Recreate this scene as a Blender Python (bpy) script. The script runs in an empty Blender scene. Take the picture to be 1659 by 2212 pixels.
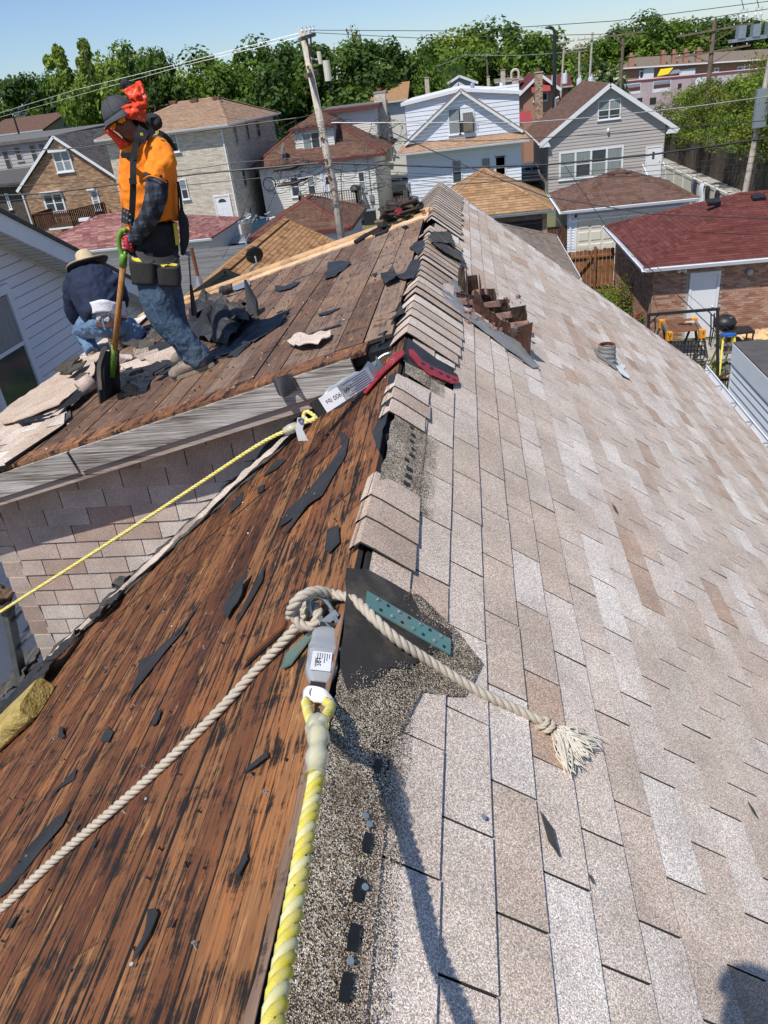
import bpy, bmesh, math, random
from mathutils import Vector, Matrix, noise
R = math.radians
rnd = random.Random(7)
S = bpy.context.scene
C = bpy.data.collections.new('place'); S.collection.children.link(C)

# ---------------------------------------------------------------- camera, sky, sun, exposure
ZC = 8.35                       # eye height above the ground (metres)
FOC, CX, CY = 1600., 829.5, 1106.
_n = Vector((172,-950,1600)).normalized()
_d = Vector((350,2758,1600)); _d = (_d - _n*_d.dot(_n)).normalized()
_e = _d.cross(_n)
if _e.x < 0: _e = -_e
cam = bpy.data.cameras.new('camera'); camo = bpy.data.objects.new('camera',cam); C.objects.link(camo)
cam.sensor_fit = 'VERTICAL'; cam.sensor_height = 36; cam.lens = 36*FOC/2212; cam.clip_start = .05; cam.clip_end = 3000
# rows: world east, north, up expressed in camera axes (right, up, back)
camo.matrix_world = Matrix(((_e.x,-_e.y,-_e.z,0),(_n.x,-_n.y,-_n.z,0),(-_d.x,_d.y,_d.z,ZC),(0,0,0,1)))
S.camera = camo
SUN_EL, SUN_AZ = 59.6, 209        # azimuth clockwise from north
W = bpy.data.worlds.new("World"); S.world = W; W.use_nodes = True
wn = W.node_tree.nodes; wl = W.node_tree.links
sky = wn.new('ShaderNodeTexSky'); sky.sky_type = 'NISHITA'; sky.sun_disc = False
sky.sun_elevation = R(SUN_EL); sky.sun_rotation = R(SUN_AZ); sky.air_density = 1.0; sky.dust_density = 0.25; sky.ozone_density = 4.5
wb_ = wn.new('ShaderNodeMixRGB'); wb_.blend_type = 'MULTIPLY'; wb_.inputs[0].default_value = 1; wb_.inputs[2].default_value = (.88,.93,1.05,1); wl.new(sky.outputs[0],wb_.inputs[1]); wl.new(wb_.outputs[0],wn['Background'].inputs[0]); wn['Background'].inputs[1].default_value = 0.11
sun = bpy.data.lights.new('sun','SUN'); sun.energy = 4.6; sun.angle = R(.53); sun.color = (1,.955,.88)
suno = bpy.data.objects.new('sun',sun); C.objects.link(suno)
sd = Vector((math.sin(R(SUN_AZ))*math.cos(R(SUN_EL)),math.cos(R(SUN_AZ))*math.cos(R(SUN_EL)),math.sin(R(SUN_EL))))
suno.rotation_euler = sd.to_track_quat('Z','Y').to_euler(); suno.location = sd*60
S.view_settings.view_transform = 'Standard'; S.view_settings.look = 'None'; S.view_settings.gamma = 1
S.view_settings.exposure = 0.12; S.view_settings.use_curve_mapping = False

# ---------------------------------------------------------------- survey helpers: sight line -> place at a known distance or on a known plane
def ray(px,py):
    v = Vector((px-CX,py-CY,FOC)); return Vector((v.dot(_e),v.dot(_n),-v.dot(_d)))
EYE = Vector((0,0,ZC))
def atY(px,py,y): r = ray(px,py); return EYE + r*(y/r.y)
def atX(px,py,x): r = ray(px,py); return EYE + r*(x/r.x)
def atZ(px,py,z): r = ray(px,py); return EYE + r*((z-ZC)/r.z)
def onP(px,py,p,n): r = ray(px,py); return EYE + r*((Vector(p)-EYE).dot(n)/r.dot(n))
OR = {1:(0,100,1.5082),2:(900,100,1.5082),3:(1924,0,1.5082),4:(1924,700,1.5082),5:(200,300,1.7011),6:(0,900,1.5082),7:(1000,700,1.3825),8:(0,1500,1.185),9:(900,2100,1.0369),10:(0,2800,1.106),11:(1300,2900,.9623),12:(1600,1400,1.165),13:(0,750,2.0738),14:(0,400,2.765),15:(600,850,2.37),16:(1000,950,2.37),17:(0,2200,2.458),18:(1650,950,2.765),20:(650,840,2.552),21:(1050,100,2.457),22:(2450,1150,2.890),23:(2400,0,1.5256),24:(1850,100,1.4646),25:(1400,800,2.1156),26:(1000,550,1.5867)}
def cc(k,x,y): o = OR[k]; return ((o[0]+x/o[2])/1.8227,(o[1]+y/o[2])/1.8227)
def cY(k,x,y,Y): return atY(*cc(k,x,y),Y)
def cZ(k,x,y,z): return atZ(*cc(k,x,y),z)

# ---------------------------------------------------------------- object helpers
def worldpos(o):
    p = Vector((0,0,0))
    while o is not None: p = p + o.location; o = o.parent
    return p
def tag(o,label=None,cat=None,group=None,kind=None):
    if label: o['label'] = label
    if cat: o['category'] = cat
    if group: o['group'] = group
    if kind: o['kind'] = kind
    return o
def thing(name,label,cat,loc,group=None):
    o = bpy.data.objects.new(name,None); o.location = loc; o.empty_display_size = .2; C.objects.link(o)
    return tag(o,label,cat,group)
class MB:
    def __init__(s): s.v = []; s.f = []; s.t = []; s.tint = .5; s.sm = False; s.m = []; s.mi = 0
    def face(s,idx): s.f.append(idx); s.t.append(s.tint); s.m.append(s.mi)
    def poly(s,pts):
        b = len(s.v); s.v += [Vector(p) for p in pts]; s.face(list(range(b,b+len(pts)))); return s
    def hexa(s,a,b):
        """two quads a (bottom) b (top), same winding ccw from above"""
        k = len(s.v); s.v += [Vector(p) for p in a]+[Vector(p) for p in b]
        s.face([k+3,k+2,k+1,k]); s.face([k+4,k+5,k+6,k+7])
        for i in range(4):
            j = (i+1) % 4; s.face([k+i,k+j,k+4+j,k+4+i])
        return s
    def box(s,lo,hi):
        (x0,y0,z0), (x1,y1,z1) = lo, hi
        return s.hexa([(x0,y0,z0),(x1,y0,z0),(x1,y1,z0),(x0,y1,z0)],[(x0,y0,z1),(x1,y0,z1),(x1,y1,z1),(x0,y1,z1)])
    def bar(s,p,q,w,h=None,up=(0,0,1)):
        p, q = Vector(p), Vector(q); h = h or w; d = (q-p).normalized(); up = Vector(up)
        if abs(d.dot(up)) > .98: up = Vector((0,1,0))
        r = d.cross(up).normalized()*w/2; u = r.cross(d).normalized()*h/2
        return s.hexa([p-r-u,p+r-u,q+r-u,q-r-u],[p-r+u,p+r+u,q+r+u,q-r+u])
    def prism(s,poly,vec):
        """extrude a planar polygon by vec"""
        vec = Vector(vec); poly = [Vector(p) for p in poly]; n = len(poly); k = len(s.v)
        s.v += poly+[p+vec for p in poly]
        s.face(list(range(k+n-1,k-1,-1))); s.face(list(range(k+n,k+2*n)))
        for i in range(n):
            j = (i+1) % n; s.face([k+i,k+j,k+n+j,k+n+i])
        return s
    def tube(s,pts,rad,seg=8,cap=True,sq=1.0,twist=0):
        pts = [Vector(p) for p in pts]; n = len(pts); k = len(s.v)
        rr = rad if isinstance(rad,(list,tuple)) else [rad]*n
        up = Vector((0,0,1)); d0 = (pts[1]-pts[0]).normalized()
        if abs(d0.dot(up)) > .9: up = Vector((0,1,0))
        r = d0.cross(up).normalized()
        for i in range(n):
            d = (pts[min(i+1,n-1)]-pts[max(i-1,0)])
            if d.length < 1e-9: d = d0
            d = d.normalized(); r = (r-d*r.dot(d)).normalized(); u = d.cross(r)
            for a in range(seg):
                t = 2*math.pi*a/seg + twist*i
                s.v.append(pts[i]+r*math.cos(t)*rr[i]+u*math.sin(t)*rr[i]*sq)
        for i in range(n-1):
            for a in range(seg):
                b = (a+1) % seg; s.face([k+i*seg+a,k+i*seg+b,k+(i+1)*seg+b,k+(i+1)*seg+a])
        if cap:
            s.face([k+a for a in range(seg)][::-1]); s.face([k+(n-1)*seg+a for a in range(seg)])
        return s
    def ball(s,c,r,seg=10,rings=7,rot=None):
        c = Vector(c); r = Vector(r) if not isinstance(r,(int,float)) else Vector((r,r,r)); k = len(s.v)
        def T(x,y,z):
            p = Vector((x*r.x,y*r.y,z*r.z)); return c+(rot @ p if rot else p)
        s.v.append(T(0,0,1))
        for i in range(1,rings):
            a = math.pi*i/rings
            for j in range(seg):
                b = 2*math.pi*j/seg; s.v.append(T(math.sin(a)*math.cos(b),math.sin(a)*math.sin(b),math.cos(a)))
        s.v.append(T(0,0,-1)); e = len(s.v)-1
        for j in range(seg):
            j2 = (j+1) % seg; s.face([k,k+1+j,k+1+j2]); s.face([e,k+1+(rings-2)*seg+j2,k+1+(rings-2)*seg+j])
            for i in range(rings-2):
                s.face([k+1+i*seg+j,k+1+(i+1)*seg+j,k+1+(i+1)*seg+j2,k+1+i*seg+j2])
        return s
    def grid(s,fn,nu,nv):
        k = len(s.v)
        for i in range(nu+1):
            for j in range(nv+1): s.v.append(Vector(fn(i/nu,j/nv)))
        for i in range(nu):
            for j in range(nv):
                a = k+i*(nv+1)+j; s.face([a,a+nv+1,a+nv+2,a+1])
        return s
    def build(s,name,mat,parent=None,kind=None,smooth=False,label=None,cat=None,group=None,fixn=False):
        me = bpy.data.meshes.new(name)
        pw = worldpos(parent)
        xs = [p.x for p in s.v]; ys = [p.y for p in s.v]; zs = [p.z for p in s.v]
        o0 = Vector(((min(xs)+max(xs))/2,(min(ys)+max(ys))/2,min(zs)))
        me.from_pydata([tuple(p-o0) for p in s.v],[],s.f)
        at = me.attributes.new('tint','FLOAT','FACE'); at.data.foreach_set('value',s.t)
        mats = mat if isinstance(mat,(list,tuple)) else [mat]
        for m in mats: me.materials.append(m)
        if len(mats) > 1: me.polygons.foreach_set('material_index',s.m)
        if smooth: me.polygons.foreach_set('use_smooth',[True]*len(s.f))
        if fixn:
            bm = bmesh.new(); bm.from_mesh(me); bmesh.ops.recalc_face_normals(bm,faces=bm.faces); bm.to_mesh(me); bm.free()
        me.update()
        o = bpy.data.objects.new(name,me); C.objects.link(o); o.parent = parent; o.location = o0-pw
        return tag(o,label,cat,group,kind)
def box_obj(name,mat,lo,hi,parent=None,**k): return MB().box(lo,hi).build(name,mat,parent,**k)
def dup(o,loc,rz=None,label=None,scale=None,keepparts=True,parent=None):
    r = o.copy(); C.objects.link(r); r.parent = parent if parent is not None else o.parent; r.location = loc
    if rz is not None: r.rotation_euler = (0,0,rz)
    if scale is not None: r.scale = scale
    if label: r['label'] = label
    for ch in list(o.children):
        if keepparts:
            c_ = ch.copy(); C.objects.link(c_); c_.parent = r
            for g in list(ch.children):
                d_ = g.copy(); C.objects.link(d_); d_.parent = c_
    return r

# ---------------------------------------------------------------- materials
def newmat(name):
    m = bpy.data.materials.new(name); m.use_nodes = True; nt = m.node_tree
    return m, nt, nt.nodes, nt.links, nt.nodes['Principled BSDF']
def nd(nt,t,**k):
    x = nt.nodes.new(t)
    for a, b in k.items():
        if a.startswith('i_'): x.inputs[a[2:].replace('_',' ')].default_value = b
        else: setattr(x,a,b)
    return x
def ramp(nt,fac,stops,interp='LINEAR'):
    r = nt.nodes.new('ShaderNodeValToRGB'); r.color_ramp.interpolation = interp; cr = r.color_ramp
    while len(cr.elements) < len(stops): cr.elements.new(.5)
    for el, (p,c) in zip(cr.elements,stops): el.position = p; el.color = (*c,1) if len(c) == 3 else c
    nt.links.new(fac,r.inputs[0]); return r.outputs[0]
def mix(nt,f,a,b,mode='MIX'):
    m = nt.nodes.new('ShaderNodeMix'); m.data_type = 'RGBA'; m.blend_type = mode
    for s, v in ((m.inputs['Factor'],f),(m.inputs['A'],a),(m.inputs['B'],b)):
        if hasattr(v,'is_output'): nt.links.new(v,s)
        elif isinstance(v,(int,float)): s.default_value = v
        else: s.default_value = (*v,1) if len(v) == 3 else v
    # the colour sockets share names with float ones
    for sock in m.inputs:
        if sock.type == 'RGBA' and sock.name in 'AB':
            v = a if sock.name == 'A' else b
            if hasattr(v,'is_output'): nt.links.new(v,sock)
            else: sock.default_value = (*v,1) if len(v) == 3 else v
    return [o for o in m.outputs if o.type == 'RGBA'][0]
def mixf(nt,f,a,b,mode='MIX'):
    m = nt.nodes.new('ShaderNodeMixRGB'); m.blend_type = mode
    for s, v in zip(m.inputs,(f,a,b)):
        if hasattr(v,'is_output'): nt.links.new(v,s)
        elif isinstance(v,(int,float)): s.default_value = v if s.type == 'VALUE' else (v,v,v,1)
        else: s.default_value = (*v,1) if len(v) == 3 else v
    return m.outputs[0]
mix = mixf
def coords(nt,scale=(1,1,1),rot=(0,0,0),kind='Geometry'):
    """world-metre coordinates, so neighbours never repeat"""
    g = nt.nodes.new('ShaderNodeNewGeometry'); mp = nt.nodes.new('ShaderNodeMapping')
    mp.inputs['Scale'].default_value = scale; mp.inputs['Rotation'].default_value = rot
    nt.links.new(g.outputs['Position'],mp.inputs[0]); return mp.outputs[0]
def noi(nt,vec,scale,detail=4,rough=.55,dist=0):
    x = nt.nodes.new('ShaderNodeTexNoise'); x.inputs['Scale'].default_value = scale; x.inputs['Detail'].default_value = detail
    x.inputs['Roughness'].default_value = rough; x.inputs['Distortion'].default_value = dist
    if vec is not None: nt.links.new(vec,x.inputs['Vector'])
    return x.outputs[0]
def bump(nt,bsdf,h,st=.5,dist=.01):
    b = nt.nodes.new('ShaderNodeBump'); b.inputs['Strength'].default_value = st; b.inputs['Distance'].default_value = dist
    nt.links.new(h,b.inputs['Height']); nt.links.new(b.outputs[0],bsdf.inputs['Normal']); return b
def tintattr(nt):
    a = nt.nodes.new('ShaderNodeAttribute'); a.attribute_name = 'tint'; return a.outputs['Fac']
def pm(name,col,col2=None,sc=6,rough=.7,metal=0,bst=.2,bsc=60,bd=.004,stretch=(1,1,1),tint=None,spec=.4,dirt=None,dsc=1.5,**kw):
    """painted / plain surface: two-tone noise, optional per-face tint list, fine bump, optional dirt patches"""
    m, nt, N, L, b = newmat(name); v = coords(nt,stretch)
    c2 = col2 or tuple(x*.8 for x in col)
    f = ramp(nt,noi(nt,v,sc),[(.3,(0,0,0)),(.7,(1,1,1))])
    o = mix(nt,f,col,c2)
    if tint:
        st = [(i/(len(tint)-1),t) for i,t in enumerate(tint)]
        o = mix(nt,.35,ramp(nt,tintattr(nt),st),mix(nt,f,ramp(nt,tintattr(nt),st),mix(nt,1.0,ramp(nt,tintattr(nt),st),(.75,.72,.7),'MULTIPLY')))
    if dirt:
        df = ramp(nt,noi(nt,v,dsc,6,.65),[(.5,(0,0,0)),(.72,(1,1,1))]); o = mix(nt,df,o,dirt)
    L.new(o,b.inputs['Base Color']); b.inputs['Roughness'].default_value = rough; b.inputs['Metallic'].default_value = metal
    b.inputs['Specular IOR Level'].default_value = spec
    if bst: bump(nt,b,noi(nt,v,bsc,3),bst,bd)
    for k_, v_ in kw.items(): b.inputs[k_.replace('_',' ')].default_value = v_
    return m

def shingle_mat(name,tones,spk=.45,gran=330,fade=.5):
    """mineral-granule asphalt: per-tab tone + blotches + individually coloured grains"""
    m, nt, N, L, b = newmat(name); v = coords(nt)
    wn_ = nt.nodes.new('ShaderNodeMath'); wn_.operation = 'MULTIPLY_ADD'; wn_.inputs[1].default_value = .5; L.new(noi(nt,coords(nt,(2.2,4.5,2.2)),1.3,4,.6),wn_.inputs[0]); L.new(tintattr(nt),wn_.inputs[2]); ws_ = nt.nodes.new('ShaderNodeMath'); ws_.operation = 'SUBTRACT'; ws_.inputs[1].default_value = .25; L.new(wn_.outputs[0],ws_.inputs[0])
    base = ramp(nt,ws_.outputs[0],[(i/(len(tones)-1),t) for i,t in enumerate(tones)])
    bl = ramp(nt,noi(nt,v,3.3,5,.6),[(.3,(.80,.79,.78)),(.7,(1.12,1.12,1.12))])
    base = mix(nt,1,base,bl,'MULTIPLY')
    vo = nt.nodes.new('ShaderNodeTexVoronoi'); vo.inputs['Scale'].default_value = gran; L.new(v,vo.inputs['Vector'])
    sp = nt.nodes.new('ShaderNodeSeparateColor'); L.new(vo.outputs['Color'],sp.inputs[0])
    g = ramp(nt,sp.outputs[0],[(0,(.12,.09,.075)),(.2,(.42,.34,.29)),(.42,(.85,.80,.76)),(.6,(1.1,1.0,.93)),(.8,(1.6,1.57,1.54)),(1,(2.1,2.1,2.12))])
    hue = ramp(nt,sp.outputs[1],[(0,(1.25,.9,.78)),(.5,(1,1,1)),(.8,(1.1,1.05,.8)),(1,(.88,.95,1.12))])
    g = mix(nt,1,g,hue,'MULTIPLY')
    o = mix(nt,spk,base,mix(nt,1,base,g,'MULTIPLY'))
    L.new(o,b.inputs['Base Color']); b.inputs['Roughness'].default_value = .92; b.inputs['Specular IOR Level'].default_value = .25
    bump(nt,b,mix(nt,.3,sp.outputs[2],noi(nt,v,18,4)),.55,.0022)
    return m

def wood_mat(name,tones,dark=(.012,.010,.010),stain=.5,grain=(60,2.2,60),srot=(0,0,R(-68)),sscale=(1.6,12,3),stainlo=.52,smix=.45,rough=.75,bst=.5,lightscr=True):
    """weathered board: grain along Y, per-board tone, tar streaks running down the slope"""
    m, nt, N, L, b = newmat(name)
    v = coords(nt,grain); base = ramp(nt,tintattr(nt),[(i/(len(tones)-1),t) for i,t in enumerate(tones)])
    gn = nt.nodes.new('ShaderNodeTexNoise'); gn.noise_dimensions = '4D'; gn.inputs['Scale'].default_value = 1; gn.inputs['Detail'].default_value = 6; gn.inputs['Roughness'].default_value = .62; gn.inputs['Distortion'].default_value = .8; L.new(v,gn.inputs['Vector'])
    mw = nt.nodes.new('ShaderNodeMath'); mw.operation = 'MULTIPLY'; mw.inputs[1].default_value = 23; L.new(tintattr(nt),mw.inputs[0]); L.new(mw.outputs[0],gn.inputs['W']); gr = gn.outputs[0]
    base = mix(nt,1,base,ramp(nt,gr,[(.28,(.48,.40,.34)),(.48,(.95,.93,.9)),(.7,(1.35,1.25,1.1))]),'MULTIPLY')
    big = noi(nt,coords(nt,(4,1.6,4)),1.0,5,.65,.5)
    base = mix(nt,1,base,ramp(nt,big,[(.3,(.62,.55,.5)),(.5,(1,1,1)),(.68,(1.3,1.15,.95))]),'MULTIPLY')
    if stain:
        mp = coords(nt,(1,1,1),srot); m2 = nt.nodes.new('ShaderNodeMapping'); m2.inputs['Scale'].default_value = sscale; L.new(mp,m2.inputs[0])
        s1 = noi(nt,m2.outputs[0],1.6,7,.68,.6); s2 = noi(nt,coords(nt,(48,4.5,48)),1,6,.68,.5)
        sf = mix(nt,smix,s1,s2)
        f = ramp(nt,sf,[(stainlo,(0,0,0)),(stainlo+.055,(stain,stain,stain)),(stainlo+.16,(stain*1.15,)*3)])
        base = mix(nt,f,base,dark)
    if lightscr:
        s3 = noi(nt,coords(nt,(26,5,26),(0,0,.3)),1,4,.7,.4)
        base = mix(nt,ramp(nt,s3,[(.60,(0,0,0)),(.70,(.8,.8,.8))]),base,(.46,.24,.09))
    L.new(base,b.inputs['Base Color']); b.inputs['Roughness'].default_value = rough; b.inputs['Specular IOR Level'].default_value = .3
    bump(nt,b,gr,bst,.004)
    return m

def brick_tones_mat(name,tones,rough=.9):
    return pm(name,tones[0],tint=tones,sc=9,rough=rough,bst=.5,bsc=90,bd=.004)
M = {}
M['roof'] = shingle_mat('granule_roof',[(.43,.33,.265),(.49,.42,.36),(.53,.475,.425),(.59,.555,.52),(.66,.65,.63)],.62,430)
M['cap'] = shingle_mat('granule_cap',[(.42,.34,.28),(.54,.465,.40),(.66,.61,.56)],.55,430)
M['debris'] = shingle_mat('granule_debris',[(.10,.08,.06),(.24,.185,.13),(.40,.33,.26)],.95,260)
M['sidewall'] = shingle_mat('granule_wall',[(.36,.27,.23),(.45,.375,.335),(.50,.44,.40),(.58,.545,.52)],.45,400)
def gravel_mat():
    m, nt, N, L, b = newmat('loose_granules'); v = coords(nt); vo = nt.nodes.new('ShaderNodeTexVoronoi'); vo.inputs['Scale'].default_value = 420; L.new(v,vo.inputs['Vector']); sp = nt.nodes.new('ShaderNodeSeparateColor'); L.new(vo.outputs['Color'],sp.inputs[0])
    o = ramp(nt,sp.outputs[0],[(0,(.02,.016,.013)),(.27,(.045,.035,.026)),(.31,(.24,.16,.09)),(.58,(.34,.25,.15)),(.62,(.55,.46,.33)),(.84,(.64,.56,.44)),(.90,(.80,.76,.70))],'CONSTANT')
    big = ramp(nt,noi(nt,v,9,5,.65),[(.30,(.5,.46,.42)),(.5,(1,1,1)),(.72,(1.35,1.35,1.35))]); L.new(mix(nt,1,o,big,'MULTIPLY'),b.inputs['Base Color']); b.inputs['Roughness'].default_value = .8
    th_ = nt.nodes.new('ShaderNodeMath'); th_.operation = 'MULTIPLY_ADD'; th_.inputs[1].default_value = .8; L.new(noi(nt,v,14,4),th_.inputs[0]); L.new(tintattr(nt),th_.inputs[2])
    rr_ = nt.nodes.new('ShaderNodeMath'); rr_.operation = 'MULTIPLY_ADD'; rr_.inputs[1].default_value = -1.5; rr_.inputs[2].default_value = 2.1; L.new(th_.outputs[0],rr_.inputs[0]); g_ = nt.nodes.new('ShaderNodeMath'); g_.operation = 'LESS_THAN'; L.new(sp.outputs[2],g_.inputs[0]); L.new(rr_.outputs[0],g_.inputs[1]); L.new(g_.outputs[0],b.inputs['Alpha'])
    bump(nt,b,vo.outputs['Distance'],.8,.003); return m
M['debris'] = gravel_mat()
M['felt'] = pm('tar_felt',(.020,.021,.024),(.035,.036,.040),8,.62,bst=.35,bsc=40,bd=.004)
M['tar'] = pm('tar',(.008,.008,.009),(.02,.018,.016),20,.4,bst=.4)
M['feltdust'] = pm('felt_dusty',(.03,.03,.032),(.085,.075,.062),9,.8,bst=.4,bsc=70,dirt=(.16,.13,.1),dsc=6)
M['deck'] = wood_mat('old_deck_board',[(.115,.044,.023),(.16,.064,.030),(.21,.090,.040),(.275,.130,.058)],stain=.93,stainlo=.497,grain=(110,3.0,110),srot=(0,0,R(24)),sscale=(2.6,8,2.6),smix=.68)
M['deck2'] = wood_mat('dusty_deck_board',[(.125,.078,.055),(.165,.105,.078),(.21,.145,.112),(.26,.19,.15)],stain=.7,stainlo=.53,grain=(90,3,90),srot=(0,0,R(9)),sscale=(3,10,3),bst=.3)
M['fresh'] = wood_mat('fresh_pine',[(.56,.36,.19),(.66,.46,.27),(.72,.54,.36)],stain=.25,stainlo=.62,grain=(2,45,45),bst=.2,lightscr=False)
M['edgewood'] = wood_mat('edge_board',[(.20,.095,.05),(.28,.145,.08)],stain=.9,stainlo=.50,grain=(2.2,60,60),sscale=(3,6,3))

# weathered white rake board: paint worn into dark grain lines
def worn_paint(name,white,dark,g=(1.6,70,75),lo=.42,hi=.56):
    m, nt, N, L, b = newmat(name); v = coords(nt,g)
    w = noi(nt,v,1.0,5,.6,1.2); w2 = noi(nt,coords(nt,(1.2,8,9)),1,4)
    f = ramp(nt,mix(nt,.42,w,w2),[(lo,(0,0,0)),(hi,(1,1,1))])
    o = mix(nt,f,dark,white); L.new(o,b.inputs['Base Color']); b.inputs['Roughness'].default_value = .85
    bump(nt,b,w,.8,.006); return m
M['rake'] = worn_paint('worn_white_paint',(.54,.515,.48),(.10,.075,.055),(2.2,90,100),.41,.60)
M['trimworn'] = worn_paint('peeling_trim',(.42,.34,.29),(.10,.055,.035),(2,30,30),.36,.5)
M['white'] = pm('white_paint',(.74,.75,.77),(.68,.69,.71),3,.5,bst=.05)
M['siding_white'] = pm('white_siding',(.72,.75,.80),(.66,.69,.74),2,.45,bst=.05,stretch=(.4,1,3))
M['siding_cream'] = pm('cream_siding',(.68,.66,.60),(.60,.58,.53),2,.5,bst=.05,stretch=(.4,1,3))
M['siding_gray'] = pm('greige_siding',(.45,.41,.385),(.40,.365,.345),2,.5,bst=.05,stretch=(.4,1,3))
M['siding_lav'] = pm('lavender_white_siding',(.78,.77,.82),(.74,.73,.78),1.2,.5,bst=.05)
M['siding_dark'] = pm('slate_siding',(.17,.19,.20),(.14,.155,.165),2,.6,bst=.1)
M['alu'] = pm('aluminium',(.50,.51,.53),(.40,.41,.43),8,.38,metal=.85,bst=.1)
M['galv'] = pm('galvanised',(.30,.34,.39),(.42,.46,.50),14,.45,metal=.6,bst=.25,bsc=30)
M['glass'] = pm('window_glass',(.035,.045,.05),(.06,.075,.08),1.5,.06,bst=0,spec=.8)
M['curtain'] = pm('curtained_glass',(.17,.20,.20),(.30,.33,.32),5,.15,bst=0,stretch=(6,6,.3),spec=.7)
M['black'] = pm('black_metal',(.015,.015,.017),(.03,.03,.032),9,.45,bst=.1)
M['brickA'] = brick_tones_mat('brick_salmon',[(.27,.12,.075),(.36,.185,.12),(.42,.245,.17),(.47,.32,.24)])
M['brickB'] = brick_tones_mat('brick_tan',[(.25,.13,.075),(.33,.19,.105),(.41,.26,.15),(.46,.33,.21)])
M['brickC'] = brick_tones_mat('brick_cream',[(.50,.43,.33),(.58,.51,.40),(.64,.58,.47),(.70,.65,.55)])
M['mortar'] = pm('mortar',(.42,.37,.31),(.36,.32,.27),20,.95,bst=.3)
M['mortarW'] = pm('pale_mortar',(.55,.5,.42),(.5,.45,.38),20,.95,bst=.3)
def rsh(n,t,s=.3): return shingle_mat(n,t,s,120)
M['r_maroon'] = rsh('roof_maroon',[(.09,.026,.023),(.125,.038,.033),(.155,.055,.047)])
M['r_brown'] = rsh('roof_brown',[(.10,.058,.043),(.135,.082,.063),(.17,.108,.085)])
M['r_redbrown'] = rsh('roof_redbrown',[(.095,.052,.036),(.125,.07,.05),(.16,.095,.07)])
M['r_tan'] = rsh('roof_tan',[(.26,.155,.080),(.33,.205,.11),(.40,.26,.15)])
M['r_orange'] = rsh('roof_honey',[(.22,.115,.05),(.36,.20,.09),(.44,.27,.135)])
M['r_pink'] = rsh('roof_rose',[(.17,.068,.065),(.24,.105,.10),(.38,.22,.20)])
M['r_hip'] = rsh('roof_hip_tan',[(.29,.19,.125),(.35,.235,.16),(.40,.28,.195)])
M['r_gray'] = rsh('roof_charcoal',[(.060,.060,.062),(.09,.09,.092),(.125,.122,.12)])
M['r_drift'] = rsh('roof_driftwood',[(.15,.125,.10),(.20,.165,.135),(.25,.21,.175)])
M['r_flat'] = pm('flat_roof',(.11,.105,.10),(.17,.16,.15),2,.9)
M['concrete'] = pm('concrete',(.40,.38,.34),(.30,.285,.26),1.2,.9,bst=.3,bsc=40,dirt=(.22,.2,.17),dsc=.6)
M['asphalt'] = pm('asphalt',(.10,.10,.10),(.07,.07,.07),1.2,.9,bst=.4,bsc=60)
M['dirt'] = pm('yard_ground',(.10,.12,.045),(.17,.15,.08),.8,.95,bst=.6,bsc=14,bd=.05,dirt=(.06,.10,.025),dsc=.3)
M['pole'] = wood_mat('pole_wood',[(.44,.41,.38),(.50,.47,.43)],stain=.3,stainlo=.6,grain=(30,30,1.2),bst=.5,lightscr=False)
M['poledark'] = wood_mat('pole_dark',[(.16,.125,.10),(.2,.16,.13)],stain=0,grain=(30,30,1.2),lightscr=False)
M['fence'] = wood_mat('cedar_fence',[(.21,.095,.045),(.27,.13,.065),(.31,.165,.09)],stain=.3,grain=(40,40,1.5),bst=.3,lightscr=False)
M['fencegray'] = wood_mat('gray_fence',[(.12,.11,.095),(.17,.155,.135),(.22,.20,.18)],stain=0,grain=(40,40,1.5),bst=.3,lightscr=False)
M['fencedark'] = wood_mat('dark_fence',[(.05,.045,.04),(.08,.07,.06),(.11,.1,.09)],stain=0,grain=(40,40,1.5),lightscr=False)
M['cream'] = pm('cream_vinyl',(.66,.62,.52),(.6,.56,.47),3,.5,bst=0)
M['wire'] = pm('cable',(.02,.02,.022),(.03,.03,.03),5,.5,bst=0)
M['wirelight'] = pm('bare_cable',(.42,.42,.42),(.3,.3,.3),5,.4,metal=.3,bst=0)
M['red'] = pm('red_paint',(.40,.015,.03),(.24,.01,.018),14,.45,dirt=(.03,.025,.025),dsc=22)
M['zinc'] = pm('zinc_plate',(.50,.52,.50),(.34,.40,.36),8,.3,metal=.8,bst=.05)
def leaf_mat(name,a,b_,c_):
    m, nt, N, L, b = newmat(name)
    o = ramp(nt,tintattr(nt),[(0,a),(.5,b_),(1,c_)])
    big = noi(nt,coords(nt),.5,3)
    o = mix(nt,1,o,ramp(nt,big,[(.35,(.8,.8,.8)),(.65,(1.15,1.15,1.1))]),'MULTIPLY')
    L.new(o,b.inputs['Base Color']); b.inputs['Roughness'].default_value = .6; b.inputs['Specular IOR Level'].default_value = .25
    tr = nt.nodes.new('ShaderNodeBsdfTranslucent'); L.new(mix(nt,1,o,(1.3,1.5,.6),'MULTIPLY'),tr.inputs[0])
    ms = nt.nodes.new('ShaderNodeMixShader'); ms.inputs[0].default_value = .3
    L.new(b.outputs[0],ms.inputs[1]); L.new(tr.outputs[0],ms.inputs[2]); L.new(ms.outputs[0],N['Material Output'].inputs[0])
    return m
M['leafA'] = leaf_mat('leaf_mid',(0.059,0.106,0.017),(0.104,0.177,0.026),(0.178,0.256,0.041))
M['leafB'] = leaf_mat('leaf_dark',(0.033,0.067,0.014),(0.062,0.115,0.020),(0.104,0.168,0.029))
M['leafC'] = leaf_mat('leaf_light',(0.094,0.150,0.022),(0.168,0.239,0.032),(0.274,0.336,0.058))
M['leafS'] = leaf_mat('leaf_spruce',(.036,.065,.051),(.065,.102,.080),(.102,.145,.116))
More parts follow.
